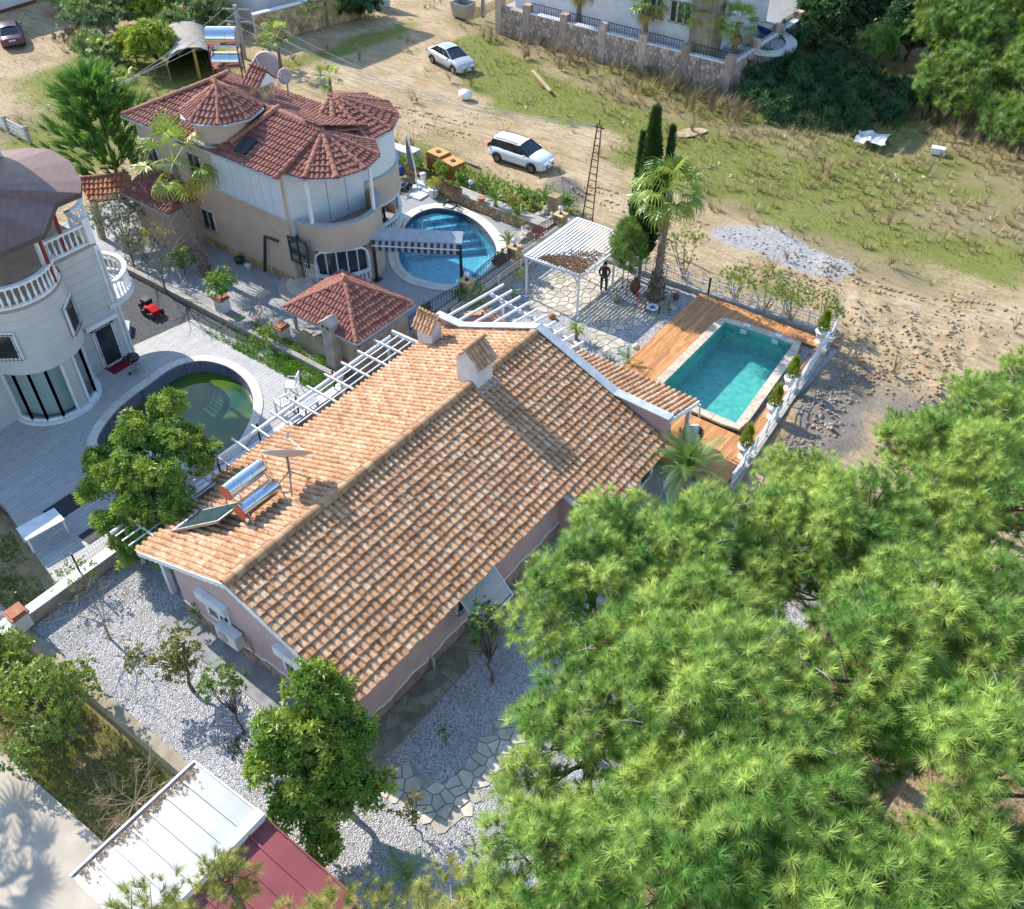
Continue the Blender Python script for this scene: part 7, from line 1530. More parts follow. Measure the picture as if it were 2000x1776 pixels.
# black arched railings, pillars and globe lamps on the honey stone wall
gl = NT('opal_globe'); M_globe = gl.done((.80, .80, .80), .3)
lampn = 0
def globe(p, label):
    t = thing('globe_lamp', label, 'lamp', tuple(p), 'globe lamps on the stone pillars'); b = MB(); b.lathe(p, [(.12, 0), (.12, .03), (.04, .06), (.035, .16), (.09, .2)], 10); b.build('lamp_base', M_black, t); g = MB(); g.smooth = True; g.ball(Vector(p) + V(0,0,.33), .16, 14, 8); g.build('lamp_globe', M_globe, t)
    r = MB(); [r.tube([Vector(p) + V(0,0,.33) + V(math.cos(a)*math.sin(f)*.165, math.sin(a)*math.sin(f)*.165, -math.cos(f)*.165) for f in [math.pi*j/8 for j in range(9)]], .006, 4) for a in [k*math.pi/3 for k in range(6)]]; r.build('lamp_cage', M_black, t)
ys_p = []
for px, py, lb in ((1095, 418, 'globe lamp on the pillar at the far end of the honey stone wall'), (1005, 487, 'globe lamp on the pillar beside the small cycas'), (912, 550, 'globe lamp on the pillar near the awning post')):
    q = onX(px, py + 4, -12.77); ys_p.append(q.y); b = MB(); b.box(-13.05, -12.5, q.y - .27, q.y + .27, -.2, 1.42); pl_ = b.build('pillar', M_mortar, ws)
    for n_, s_, o_ in (((1,0,0), (0,1,0), (-12.5, q.y - .27)), ((0,-1,0), (1,0,0), (-13.05, q.y - .27))): stone_face(pl_, (*o_, .0), s_, .54, 1.4, n_, .22, M_honey, 'stone', .04, .02, int(px))
    b = MB(); b.box(-13.1, -12.45, q.y - .32, q.y + .32, 1.425, 1.49); b.build('pillar_cap', M_honey, ws); globe((-12.77, q.y, 1.49), lb)
q = P(920, 366, .96); globe(q, 'globe lamp on the planter wall between the terracotta troughs')
for i, (ya, yb) in enumerate(((ys_p[0] - .3, ys_p[1] + .3), (ys_p[1] - .3, ys_p[2] + .3), (ys_p[2] - .3, 15.4))):
    t = thing('railing', ('black arched railing at the far end of the honey stone wall', 'black arched railing between the two globe lamp pillars', 'black arched railing behind the trough beside the hut')[i], 'railing', (-12.77, (ya+yb)/2, .87), 'black arched railings on the honey stone wall'); n = 22; b = MB(); f_ = lambda s: .87 + .55 + .3*math.sin(math.pi*s)
    b.tube([(-12.77, ya + (yb-ya)*k/16, f_(k/16)) for k in range(17)], .022, 5); b.tube([(-12.77, ya + (yb-ya)*k/16, f_(k/16) - .14) for k in range(17)], .016, 5); b.beam((-12.77, ya, .98), (-12.77, yb, .98), .03); b.build('rail', M_black, t)
    for k in range(1, 26): s = k/26; b = MB(); b.beam((-12.77, ya + (yb-ya)*s, .87), (-12.77, ya + (yb-ya)*s, f_(s) + .06), .02); b.build('bar', M_black, t)
# pots and troughs
def trough(p, d, L, label, group='terracotta troughs'):
    d = Vector(d).normalized(); s = V(-d.y, d.x, 0); t = thing('flower_trough', label, 'trough', tuple(p), group); b = MB(); p = Vector(p)
    b.add([p - d*L/2*.94 - s*.11, p + d*L/2*.94 - s*.11, p + d*L/2*.94 + s*.11, p - d*L/2*.94 + s*.11] + [p - d*L/2 - s*.15 + V(0,0,.28), p + d*L/2 - s*.15 + V(0,0,.28), p + d*L/2 + s*.15 + V(0,0,.28), p - d*L/2 + s*.15 + V(0,0,.28)], [(0,1,5,4), (1,2,6,5), (2,3,7,6), (3,0,4,7), (3,2,1,0)]); b.build('trough', M_terra, t)
    b = MB(); b.face(*[p + a*d*L/2*.96 + c*s*.13 + V(0,0,.24) for a, c in ((-1,-1), (1,-1), (1,1), (-1,1))]); b.build('soil', M_bark, t)
    n = 60; pos = np.array(p)[None] + np.outer(rng.uniform(-.45, .45, n)*L, np.array(d)) + np.stack([rng.normal(0, .06, n), rng.normal(0, .06, n), np.full(n, .28) + rng.uniform(0, .25, n)], 1); foliage_part('plant', MATS['citrus_leaves'], [rosette(5, .16, .05, 1, (.2, 1.2))], pos, rng.normal(0, .4, (n, 3)) + [0, 0, 1], np.ones((n, 1)), t, rng.uniform(0, 1, n))
for px, py, lb in ((868, 366, 'first terracotta trough on the planter wall'), (889, 375, 'second terracotta trough on the planter wall beside the globe lamp'), (806, 338, 'terracotta trough behind the folded umbrella')): trough(P(px, py, .96), dw, .9, lb)
for y, lb in (((ys_p[1]+ys_p[2])/2 + 1.1, 'terracotta trough on the wall behind the black railing by the blue pool'), (18.3, 'terracotta trough behind the black railing near the hut'), (16.6, 'terracotta trough on the honey wall nearest the hut')): trough((-13.1, y, .87), (0, 1, 0), .95, lb)
def pot(name, label, p, prof, m, n=14, group=None, cat='pot'):
    t = thing(name, label, cat, tuple(p), group); b = MB(); b.smooth = True; b.lathe(p, prof, n); b.build('pot_body', m, t); r = max(prof, key=lambda q: q[1]); s = MB(); s.lathe(Vector(p) + V(0,0,r[1] - .04), [(r[0]*.9, 0), (.001, .01)], n); s.build('soil', M_bark, t); return t
pot('flower_pot', 'white pot holding the yellow lemon tree by the blue pool', P(848, 385, ZB), [(.22, 0), (.27, .2), (.32, .5), (.35, .5), (.35, .56), (.31, .56)], M_white); pot('flower_pot', 'small white bucket behind the folded umbrella foot', P(827, 352, .5), [(.15, 0), (.2, .4), (.22, .42)], M_white)
pot('flower_pot', 'round terracotta pot with a green plant on the planter wall', P(940, 395, .95), [(.12, 0), (.2, .12), (.24, .3), (.21, .3)], M_terra); pot('flower_pot', 'small white pot at the beige villa wall', P(487, 527, ZB), [(.15, 0), (.19, .3), (.21, .32)], M_white); pot('flower_pot', 'dark green tub at the beige villa wall', P(468, 513, ZB), [(.2, 0), (.26, .25), (.28, .27)], mat('green_tub', (.02, .10, .05), rough=.5))
M_jar = mat('clay_jar', (.20, .085, .05), (.13, .055, .035), 5, .75)
jar = thing('clay_jar', 'big brown clay jar standing on the gravel beside the thin conifers', 'jar', tuple(P(1239, 573))); b = MB(); b.smooth = True; b.lathe(P(1239, 573), [(.10, 0), (.24, .22), (.29, .45), (.24, .68), (.12, .82), (.10, .88), (.14, .92), (.11, .92)], 18); b.build('jar_body', M_jar, jar)
def lying(name, label, p, rz, s, m): t = thing(name, label, 'pot', tuple(p)); b = MB(); b.smooth = True; b.lathe((0,0,0), [(.1, 0), (.17, .12), (.19, .26), (.12, .36), (.14, .4)], 14); Mx = Matrix.Translation(Vector(p) + V(0,0,.17*s)) @ Matrix.Rotation(rz, 4, 'Z') @ Matrix.Rotation(R_(80), 4, 'Y') @ Matrix.Scale(s, 4); b.v = [tuple(Mx @ Vector(q)) for q in b.v]; b.build('pot_body', m, t)
lying('clay_pot', 'sand coloured pot tipped over on the gravel in the carport shade', P(1195, 588), R_(20), 1.0, mat('sand_pot', (.40, .29, .18), rough=.8)); lying('clay_pot', 'small dark pot with open mouth on the gravel beside the deck', P(1320, 581), R_(-60), .9, M_jar)
for px, py, lb in ((1078, 618, 'orange stone on the gravel near the far pergola'), (1243, 677, 'round pale stone on the shaded gravel by the deck')): t = thing('boulder', lb, 'stone', tuple(P(px, py))); b = MB(); b.smooth = True; b.ball(P(px, py, .12), .2, 9, 6, 1.1, .8, .8); b.v = [(x + random.uniform(-.02, .02), y + random.uniform(-.02, .02), z) for x, y, z in b.v]; b.build('stone', M_terra if px < 1100 else M_cope, t)
# square planters with terracotta rims
for px, py, z, lb in ((437, 606, .3, 'white square planter with terracotta rim on the low wall'), (553, 662, .3, 'white square planter with terracotta rim beside the hut'), (682, 722, .3, 'white square pillar with terracotta top behind the pergola'), (45, 1222, .3, 'white pillar with a stepped terracotta top in the grass at the terrace edge')):
    p = P(px, py, z); t = thing('square_planter', lb, 'planter', tuple(p), 'white pillars with terracotta tops'); b = MB(); b.cbox(p + V(0,0,.35), (.55, .55, .7)); b.build('planter_body', M_white, t); b = MB(); b.cbox(p + V(0,0,.74), (.66, .66, .08)); b.cbox(p + V(0,0,.81), (.5, .5, .06)); b.build('planter_rim', M_terra, t)
# white urns with twisted cypress along the deck
for i, (px, py) in enumerate(((1601, 668), (1541, 760), (1508, 815), (1452, 893))):
    p = P(px, py, .2); t = thing('urn', ('white urn with a lime green cypress at the far deck corner', 'white urn with a lime green cypress second from the far deck corner', 'white urn with a lime green cypress third from the far deck corner', 'white urn with a lime green cypress beside the feather palm')[i], 'urn', tuple(p), 'white urns along the deck railing')
    b = MB(); b.smooth = True; b.lathe(p, [(.26, 0), (.26, .04), (.12, .09), (.08, .16), (.11, .2), (.2, .26), (.27, .42), (.29, .56), (.34, .6), (.34, .64), (.28, .64)], 18); b.build('urn_body', M_white, t); s = MB(); s.lathe(p + V(0,0,.6), [(.28, 0), (.001, .01)], 14); s.build('soil', M_bark, t)
    tr = cone_tree('cypress_shrub', ('lime green spiral cypress in the urn at the far deck corner', 'lime green spiral cypress in the second urn from the corner', 'lime green spiral cypress in the third urn from the corner', 'lime green cypress in the urn beside the feather palm')[i], 'cypress', p + V(0,0,.6), 1.15, .24, M_lime, [blades(10, .12, .02, .7, seed=1, axis=.08)], 520, 1.0, ([0, .15, .5, 1], [.5, 1, .75, .12]), 1.8, 'lime cypresses in the urns', 0, r0=.02, jit=.3)

# ---------------------------------------------------------------- garden furniture
def chair(label, p, rz, m, seatm, arms=False, s=1.0, name='garden_chair', group=None, back=.5):
    t = thing(name, label, 'chair', (0, 0, 0), group); z = .45
    for x, y in ((-.2, -.2), (.2, -.2)): b = MB(); b.beam((x, y, 0), (x*.95, y*.95, z), .04); b.build('leg', m, t)
    for x in (-.2, .2): b = MB(); b.tube([(x*1.1, .3, 0), (x, .2, z), (x, .27, z + back)], .02, 6); b.build('leg', m, t)
    b = MB(); b.cbox((0, 0, z), (.46, .46, .05)); b.build('seat', seatm, t)
    b = MB(); b.beam((-.2, .275, z + back), (.2, .275, z + back), .05); b.beam((-.2, .22, z + .14), (.2, .22, z + .14), .03); [b.beam((x, .225, z + .14), (x, .27, z + back), .025) for x in (-.08, 0, .08)]; b.build('backrest', m, t)
    if arms:
        for x in (-.23, .23): b = MB(); b.tube([(x, .24, z + .22), (x, -.2, z + .2), (x, -.22, 0)], .018, 5); b.build('armrest', m, t)
    t.location = p; t.rotation_euler = (0, 0, rz); t.scale = (s, s, s); return t
M_red = mat('red_paint', (.42, .018, .025), rough=.4); M_greenp = mat('green_paint', (.012, .11, .06), rough=.4); M_straw = mat('straw_seat', (.30, .22, .15), (.22, .16, .11), 20, .9)
chair('red wooden chair with straw seat beside the fan palm', P(1252, 603), R_(115), M_red, M_straw, s=1.08); chair('green wooden chair with straw seat beside the fan palm', P(1296, 610), R_(-70), M_greenp, M_straw, s=1.08)
tb_ = thing('tray_table', 'low round white enamel tray table between the red and green chairs', 'table', tuple(P(1273, 612))); p = P(1273, 612); b = MB(); b.lathe(p, [(.001, .34), (.28, .34), (.31, .38), (.29, .37), (.001, .355)], 20); b.build('tray', M_white, tb_)
b = MB(); b.lathe(p, [(.2, .361), (.215, .361), (.215, .363)], 20); b.build('blue_ring', mat('blue_enamel', (.10, .22, .5), rough=.3), tb_)
for a in (0, 2.1, 4.2): b = MB(); b.beam(p + V(math.cos(a)*.2, math.sin(a)*.2, 0), p + V(-math.cos(a)*.1, -math.sin(a)*.1, .34), .025); b.build('leg', M_black, tb_)
chair('white plastic armchair on the grey terrace beside the pergola', P(574, 770, ZT), R_(-60), M_white, M_white, True, 1.2); chair('white plastic armchair half hidden by the pergola beam', P(556, 805, ZT), R_(-100), M_white, M_white, True, 1.2)
def table(label, p, sx, sy, h, m, rz, name='garden_table'):
    t = thing(name, label, 'table', (0, 0, 0)); b = MB(); b.cbox((0, 0, h), (sx, sy, .05)); b.build('tabletop', m, t)
    for x in (-1, 1):
        for y in (-1, 1): b = MB(); b.beam((x*(sx/2-.06), y*(sy/2-.06), 0), (x*(sx/2-.06), y*(sy/2-.06), h - .03), .07); b.build('leg', m, t)
    t.location = p; t.rotation_euler = (0, 0, rz)
table('white rectangular table on the grey terrace beside a black mat', P(92, 1050, ZT), 1.5, .85, .74, M_white, R_(82)); table('grey table under the pergola beside the white armchairs', P(600, 810, ZT), .9, .8, .72, M_sill, R_(0))
M_mat = mat('black_mat', (.025, .028, .035), (.04, .042, .05), 9, .7)
for px, py, sx, sy, lb in ((124, 992, .95, 1.25, 'black mat on the grey terrace beside the white table'), (185, 1040, .7, 1.0, 'black mat on the grey terrace under the loquat')): tag(MB().cbox(P(px, py, ZT + .012), (sx, sy, .02)).build('floor_mat', M_mat), lb, 'mat')
gp = P(268, 725, ZT); G_ = thing('kettle_barbecue', 'black kettle barbecue on a wheeled stand by the grey villa door', 'barbecue', tuple(gp)); b = MB(); b.smooth = True; b.ball(gp + V(0,0,.78), .3, 16, 8, sz=.72); b.build('kettle', mat('black_enamel', (.012, .012, .014), rough=.15, spec=.7), G_); b = MB(); b.tube([gp + V(-.08,0,1.02), gp + V(0,0,1.06), gp + V(.08,0,1.02)], .015, 5); b.build('handle', M_steel, G_)
for a in (.5, 2.6, 4.7): b = MB(); b.tube([gp + V(math.cos(a)*.18, math.sin(a)*.18, .62), gp + V(math.cos(a)*.36, math.sin(a)*.36, .04)], .016, 5); b.build('leg', M_steel, G_)
for a in (2.6, 4.7): b = MB(); b.ball(gp + V(math.cos(a)*.37, math.sin(a)*.37, .08), .08, 8, 6, .6, 1, 1); b.build('wheel', M_black, G_)
b = MB(); b.lathe(gp + V(0,0,.2), [(.22, 0), (.001, .01)], 12); b.build('ash_tray', M_steel, G_)
wk = P(1350, 868, .2); W_ = thing('wicker_armchair', 'brown wicker armchair with white cushion on the deck by the porch', 'armchair', tuple(wk)); M_wick = mat('brown_wicker', (.17, .11, .08), (.10, .065, .05), 30, .8, bump=.6, bsc=60); b = MB(); b.lathe(wk, [(.32, .0), (.36, .3), (.46, .75), (.42, .75), (.33, .35)], 16, R_(20), R_(230)); b.lathe(wk, [(.33, 0), (.36, .34), (.001, .34)], 16); b.build('wicker_shell', M_wick, W_)
b = MB(); b.cbox(wk + V(.03,-.03,.42), (.5, .5, .12)); b.build('seat_cushion', M_white, W_); b = MB(); b.cbox((0,0,0), (1,1,1), M=Matrix.Translation(wk + V(-.12,.18,.66)) @ Matrix.Rotation(R_(35), 4, 'Z') @ Matrix.Rotation(R_(-20), 4, 'X') @ Matrix.Diagonal((.46, .12, .4, 1))); b.build('back_cushion', M_white, W_)
# striped awning on two black posts
a0, a1_ = P(737, 546, ZB), P(902, 555, ZB); za = hgt(a0, 468) + ZB; AW = thing('awning', 'striped awning with grey cassette on two dark posts by the blue pool', 'awning', tuple(a0))
A_, B_ = V(a0.x, a0.y, za), V(a1_.x, a1_.y, za); da_ = (B_ - A_).normalized(); na = V(da_.y, -da_.x, 0)
for q, hz in ((a0, za), (a1_, za)): b = MB(); b.beam(q, V(q.x, q.y, hz), .11); b.cbox(q + V(0,0,.02), (.45, .45, .03)); b.build('post', M_black, AW)
b = MB(); b.extr([A_ + na*.1 + V(0,0,.02) - da_*.2, B_ + na*.1 + V(0,0,.02) + da_*.1, B_ - na*.5 + V(0,0,.35) + da_*.1, A_ - na*.5 + V(0,0,.35) - da_*.2], (0, 0, .08)); b.build('cassette', M_sill, AW)
M_nav = mat('navy_stripe', (.05, .055, .08), rough=.8); M_cream = mat('cream_stripe', (.42, .38, .36), rough=.8); L_ = (B_ - A_).length
for k in range(27):
    s0, s1 = L_*k/27, L_*(k+1)/27; m = (M_nav, M_cream)[k % 2]; q0, q1 = A_ + da_*s0 + na*.12, A_ + da_*s1 + na*.12
    b = MB(); b.face(q0 + V(0,0,.03), q1 + V(0,0,.03), q1 + na*.22 + V(0,0,-.14), q0 + na*.22 + V(0,0,-.14)); b.face(q0 + na*.23 + V(0,0,-.17), q1 + na*.23 + V(0,0,-.17), q1 + na*.24 + V(0,0,-.42), q0 + na*.24 + V(0,0,-.42)); b.build('stripe', m, AW)
b = MB(); b.beam(A_ + na*.34 + V(0,0,-.15), B_ + na*.34 + V(0,0,-.15), .06, .05); b.build('front_bar', M_white, AW)
b = MB(); b.beam(V(a1_.x, a1_.y, 1.3), V(a1_.x, a1_.y, 1.3) + V(1.1, -.5, -1.0), .05); b.build('stay', M_black, AW)
# folded umbrella, tanks and the clutter by the planter wall
up_ = P(816, 372, ZB); U = thing('folded_umbrella', 'folded grey cantilever umbrella on a white tiled foot', 'umbrella', tuple(up_)); b = MB(); b.tube([up_, up_ + V(-.1,.0,1.5), up_ + V(-.75,.2,3.2)], .045, 8); b.build('pole', M_white, U); b = MB(); b.smooth = True; b.tube([up_ + V(-.75,.2,3.15), up_ + V(-.72,.2,2.6), up_ + V(-.62,.2,1.7), up_ + V(-.58,.2,1.15)], [.04, .13, .2, .12], 9); b.build('canopy', mat('grey_canvas', (.20, .18, .18), rough=.9), U)
for dx in (-.48, .48):
    for dy in (-.48, .48): b = MB(); b.cbox(up_ + V(dx*.99, dy*.99, .05), (.9, .9, .09)); b.build('weight', M_white, U)
M_ibc = mat('orange_tank', (.62, .32, .10), (.52, .24, .06), 3, .5); M_ibcw = mat('white_tank', (.62, .64, .64), (.5, .52, .53), 3, .5)
def ibc(label, p, m, rz, cage=M_rust):
    t = thing('water_tank', label, 'tank', (0, 0, 0), 'caged plastic tanks behind the planter wall'); b = MB(); b.cbox((0,0,.62), (1.14, .94, 1.0)); b.build('tank', m, t); b = MB(); b.cbox((0,0,.06), (1.2, 1.0, .12)); b.build('pallet', M_bark, t); c = MB(); c.lathe((0,0,1.12), [(.16, 0), (.16, .05), (.001, .05)], 12); c.build('lid', M_black, t)
    for z in (.2, .48, .76, 1.04): b = MB(); [b.beam(p_, q_, .025) for p_, q_ in zip([(-.59,-.49,z), (.59,-.49,z), (.59,.49,z), (-.59,.49,z)], [(.59,-.49,z), (.59,.49,z), (-.59,.49,z), (-.59,-.49,z)])]; b.build('cage_hoop', cage, t)
    for k in range(7): b = MB(); x = -.59 + 1.18*k/6; b.beam((x, -.495, .12), (x, -.495, 1.08), .022); b.beam((x, .495, .12), (x, .495, 1.08), .022); b.build('cage_bar', cage, t)
    for k in range(1, 6): b = MB(); y = -.49 + .98*k/6; b.beam((-.595, y, .12), (-.595, y, 1.08), .022); b.beam((.595, y, .12), (.595, y, 1.08), .022); b.build('cage_bar', cage, t)
    t.location = p; t.rotation_euler = (0, 0, rz)
ibc('orange caged tank, the further of the two orange ones', P(852, 333) + V(0,.3,0), M_ibc, R_(-6)); ibc('orange caged tank nearest the hedge', P(879, 352) + V(0,.35,0), M_ibc, R_(-10)); ibc('white caged tank beside the rear bay of the beige villa', P(768, 318), M_ibcw, R_(5), M_steel); ibc('white caged tank hidden by the planter shrubs', P(800, 325), M_ibcw, R_(0), M_steel)
tag(MB().lathe(P(783, 342, ZB), [(.2, 0), (.22, .1), (.22, .5), (.15, .58), (.001, .6)], 12).build('blue_barrel', mat('blue_plastic', (.02, .06, .30), rough=.4)), 'blue plastic barrel beside the folded lounger pile', 'barrel')
lp = P(772, 372, ZB); LP = thing('lounger_pile', 'pile of folded dark loungers and tangled hoses on the patio', 'lounger pile', tuple(lp)); b = MB()
for k in range(3): b.cbox((0,0,0), (1,1,1), M=Matrix.Translation(lp + V(.1*k, .15*k, .2 + .14*k)) @ Matrix.Rotation(R_(20 + 14*k), 4, 'Z') @ Matrix.Rotation(R_(8*k), 4, 'X') @ Matrix.Diagonal((1.8, .6, .05, 1)))
b.build('lounger', M_black, LP, kind='stuff')
for k in range(4):
    a = 0; c = lp + V(rng.uniform(-.5, .5), rng.uniform(-.3, .4), .5); b = MB(); b.tube([c + V(math.cos(i*.9 + k)*rng.uniform(.3, .6), math.sin(i*.9 + k)*rng.uniform(.25, .5), .18*math.sin(i*1.3)) for i in range(14)], .018, 5); b.build('hose', (M_black, M_sill, M_dframe, M_black)[k], LP)
hz = P(880, 402, ZB); tag(MB().tube([hz + V(math.cos(i*.55)*(.45 + .1*math.sin(i)), math.sin(i*.55)*.4, .02 + .002*i) for i in range(26)] + [P(905, 412, ZB + .02), P(893, 408, ZB + .02)], .02, 5).build('garden_hose', M_black), 'black garden hose coiled on the pale rim of the blue pool', 'hose')
md = P(780, 387, ZB + .004); n = NT('medallion_print'); vv = n.n('ShaderNodeTexWave', wave_type='RINGS', rings_direction='Z', i_Scale=2.6, i_Distortion=1.5, i_Detail=1); mp_ = n.n('ShaderNodeMapping'); n.l(n.pos(), mp_.inputs[0]); mp_.inputs['Location'].default_value = (-md.x, -md.y, 0); n.l(mp_.outputs[0], vv.inputs[0]); tag(MB().lathe(md, [(.55, 0), (.55, .006), (.001, .006)], 28).build('floor_medallion', n.done(n.ramp(vv.outputs['Fac'], [(.3, (.26, .24, .25)), (.6, (.52, .46, .45))]), .6)), 'round patterned medallion in the patio paving by the rear bay', 'medallion')
# rockery
rk = P(1060, 445, .3); RK = thing('rockery', 'heap of pale rocks with a small stone pier at the pool garden corner', 'rockery', tuple(rk)); M_rock = mat('pale_rock', (.50, .45, .39), (.30, .27, .24), 3, .95, bump=.7, bsc=9)
def rock(c, r, seed, sq=.75):
    b = MB(); rr = random.Random(seed); b.lathe((0,0,0), [(max(.01, math.sin(math.pi*i/5))*r*rr.uniform(.8, 1.15), -math.cos(math.pi*i/5)*r*sq) for i in range(6)], 8); b.v = [(x*rr.uniform(.8, 1.15) + c[0], y*rr.uniform(.8, 1.15) + c[1], z*rr.uniform(.85, 1.1) + c[2]) for x, y, z in b.v]; return b
for k in range(34): px, py = 1020 + random.random()*78, 0; px = 1015 + 80*random.random(); py = 470 - (px - 1015)*.75 + random.uniform(-16, 22); c = P(px, py, .35); rock(c + V(0,0,random.uniform(0,.35)), random.uniform(.16, .38), k).build('rock', M_rock, RK)
c = P(1082, 425, .3); b = MB(); b.cbox(c + V(0,0,.7), (.6, .6, 1.4)); b.build('stone_pier', M_honey, RK)
# solar path: manhole, toys, mower, cushions
tag(MB().lathe(P(1297, 637, .012), [(.3, 0), (.3, .02), (.22, .03), (.001, .03)], 18).build('drain_cover', M_concrete), 'round concrete drain cover beside the deck edge', 'drain cover')
mo = P(300, 615, ZT - .03); MO = thing('ride_on_toy', 'small bright red machine with black wheels on the dark gravel', 'mower', tuple(mo)); b = MB(); b.extr([mo + V(-.45,-.22,.15), mo + V(.35,-.22,.15), mo + V(.4,-.22,.4), mo + V(0,-.22,.5), mo + V(-.45,-.22,.35)], (0, .44, 0)); b.build('hood', mat('bright_red', (.55, .012, .012), rough=.3), MO); b = MB(); b.cbox(mo + V(-.75,.25,.4), (.45, .4, .25)); b.build('seat', M_black, MO)
for dx, dy in ((-.3, -.3), (.3, -.3), (-.3, .3), (.3, .3), (-.9, 0), (-.9, .45)): b = MB(); b.lathe((0,0,0), [(.17, -.06), (.17, .06), (.001, .06)], 10); me = b.mesh('wheel', M_black); o = link('wheel', me, MO); o.location = (dx, dy, .17); o.rotation_euler = (R_(90), 0, 0)
sk = P(22, 1245, ZL); SK = thing('outdoor_sink', 'white sink counter with a magenta basin in the low yard', 'sink', tuple(sk)); b = MB(); b.cbox(sk + V(0,0,.85), (1.0, .6, .06)); b.build('counter', M_white, SK); b = MB(); b.lathe(sk + V(-.1,0,.89), [(.22, 0), (.25, .02), (.2, .02), (.001, .004)], 14, sy=.8); b.build('bowl', M_steel, SK); b = MB(); b.lathe(sk + V(-.65,.15,.5), [(.1, 0), (.3, .25), (.32, .27), (.28, .27)], 14); b.build('basin', mat('magenta_plastic', (.45, .01, .15), rough=.4), SK)
for k in (-.45, .45): b = MB(); b.cbox(sk + V(k,0,.4), (.06, .5, .82)); b.build('leg', M_white, SK)
bn = P(905, 36); BN = thing('rubbish_skip', 'grey metal rubbish skip on wheels beside the dirt road', 'skip', tuple(bn)); b = MB(); b.add([bn + V(x*.7, y*.5, .15) for x, y in ((-1,-1), (1,-1), (1,1), (-1,1))] + [bn + V(x*.85, y*.65, 1.25) for x, y in ((-1,-1), (1,-1), (1,1), (-1,1))], [(0,1,5,4), (1,2,6,5), (2,3,7,6), (3,0,4,7), (3,2,1,0)]); b.build('bin', M_steel, BN); b = MB(); [b.beam(bn + V(x*.86, y*.66, 1.26), bn + V(x2*.86, y2*.66, 1.26), .06) for x, y, x2, y2 in ((-1,-1,1,-1), (1,-1,1,1), (1,1,-1,1), (-1,1,-1,-1))]; b.build('rim', M_steel, BN)
for x in (-.5, .5):
    for y in (-.4, .4): b = MB(); b.ball(bn + V(x, y, .08), .08, 8, 5); b.build('wheel', M_black, BN)

# ---------------------------------------------------------------- poles and wires
pp = P(478, 114); ph = hgt(pp, 10); PL = thing('utility_pole', 'square concrete electricity pole with crossarms behind the beige villa', 'utility pole', tuple(pp)); b = MB(); b.beam(pp - V(0,0,.2), pp + V(0,0,ph), .26); b.build('pole', M_concrete, PL)
arms = []
for dz in (-.3, -1.2): b = MB(); c = pp + V(0,0,ph + dz); b.beam(c - V(.9,.5,0), c + V(.9,.5,0), .09); b.build('crossarm', M_steel, PL); arms.append(c)
lt = P(1147, 431); lh = hgt(lt, 240); LTt = lt + V(.35, .1, lh); LA_ = thing('lattice_pole', 'thin rusty lattice pole beside the carport', 'utility pole', tuple(lt)); b = MB(); w0, w1 = .34, .12
for s in (-1, 1): b.beam(lt + V(s*w0, 0, 0), LTt + V(s*w1, 0, 0), .06)
b.build('leg', M_rust, LA_, kind='stuff'); b = MB()
for k in range(14): f = k/14; c = lt.lerp(LTt, f); w = w0 + (w1-w0)*f; b.beam(c + V(-w,0,0), c + V(w,0,0), .035)
b.build('rungs', M_rust, LA_, kind='stuff'); b = MB(); b.beam(LTt - V(.3,0,.2), LTt + V(.3,0,-.2), .06); b.beam(LTt - V(0,0,.1), LTt + V(0,0,.25), .05); b.build('bracket', M_rust, LA_)
WR = thing('power_lines', 'grey overhead wires running from the concrete pole to the lattice pole', 'wires', tuple(pp + V(0,0,ph))); M_wire = mat('wire', (.30, .31, .33), rough=.5)
def cable(p, q, sag, n=16): b = MB(); b.tube([Vector(p).lerp(Vector(q), k/n) - V(0,0,sag*4*(k/n)*(1-k/n)) for k in range(n+1)], .014, 4); b.build('wire', M_wire, WR)
for k, (c, o_) in enumerate(((arms[0], -.8), (arms[0], .8), (arms[1], -.8), (arms[1], .8))): cable(c + V(o_, o_*.55, .1), LTt + V(-.25 + .17*k, 0, -.15), 1.5)
for k, (c, o_) in enumerate(((arms[0], -.7), (arms[0], .4), (arms[1], -.7), (arms[1], .5))): cable(c + V(o_, o_*.55, .1), P(-120, 330 - 25*k, 5), 1.0)
for px, py, t_, m, lb, w in ((390, 152, 95, mat('yellow_pole', (.45, .28, .07), rough=.7), 'short yellow wooden post beside the arched shed', .16), (944, 32, -90, M_concrete, 'concrete pole at the top edge beside the rubbish skip', .24)): q = P(px, py); tag(MB().beam(q - V(0,0,.1), q + V(0,0,hgt(q, t_)), w).build('pole', m), lb, 'pole')
# old fence at the far left
of = thing('garden_fence', 'low white slatted fence with grey posts at the left edge of the dirt track', 'fence', tuple(P(30, 275))); b0_, b1_ = P(-20, 240), P(60, 282)
for k in range(4): b = MB(); b.beam(b0_ + V(0,0,.25 + .25*k), b1_ + V(0,0,.25 + .25*k), .04, .12); b.build('slat', M_whitemetal, of)
for f in (0, .5, 1): b = MB(); b.beam(b0_.lerp(b1_, f), b0_.lerp(b1_, f) + V(0,0,1.2), .2); b.build('post', M_concrete, of)

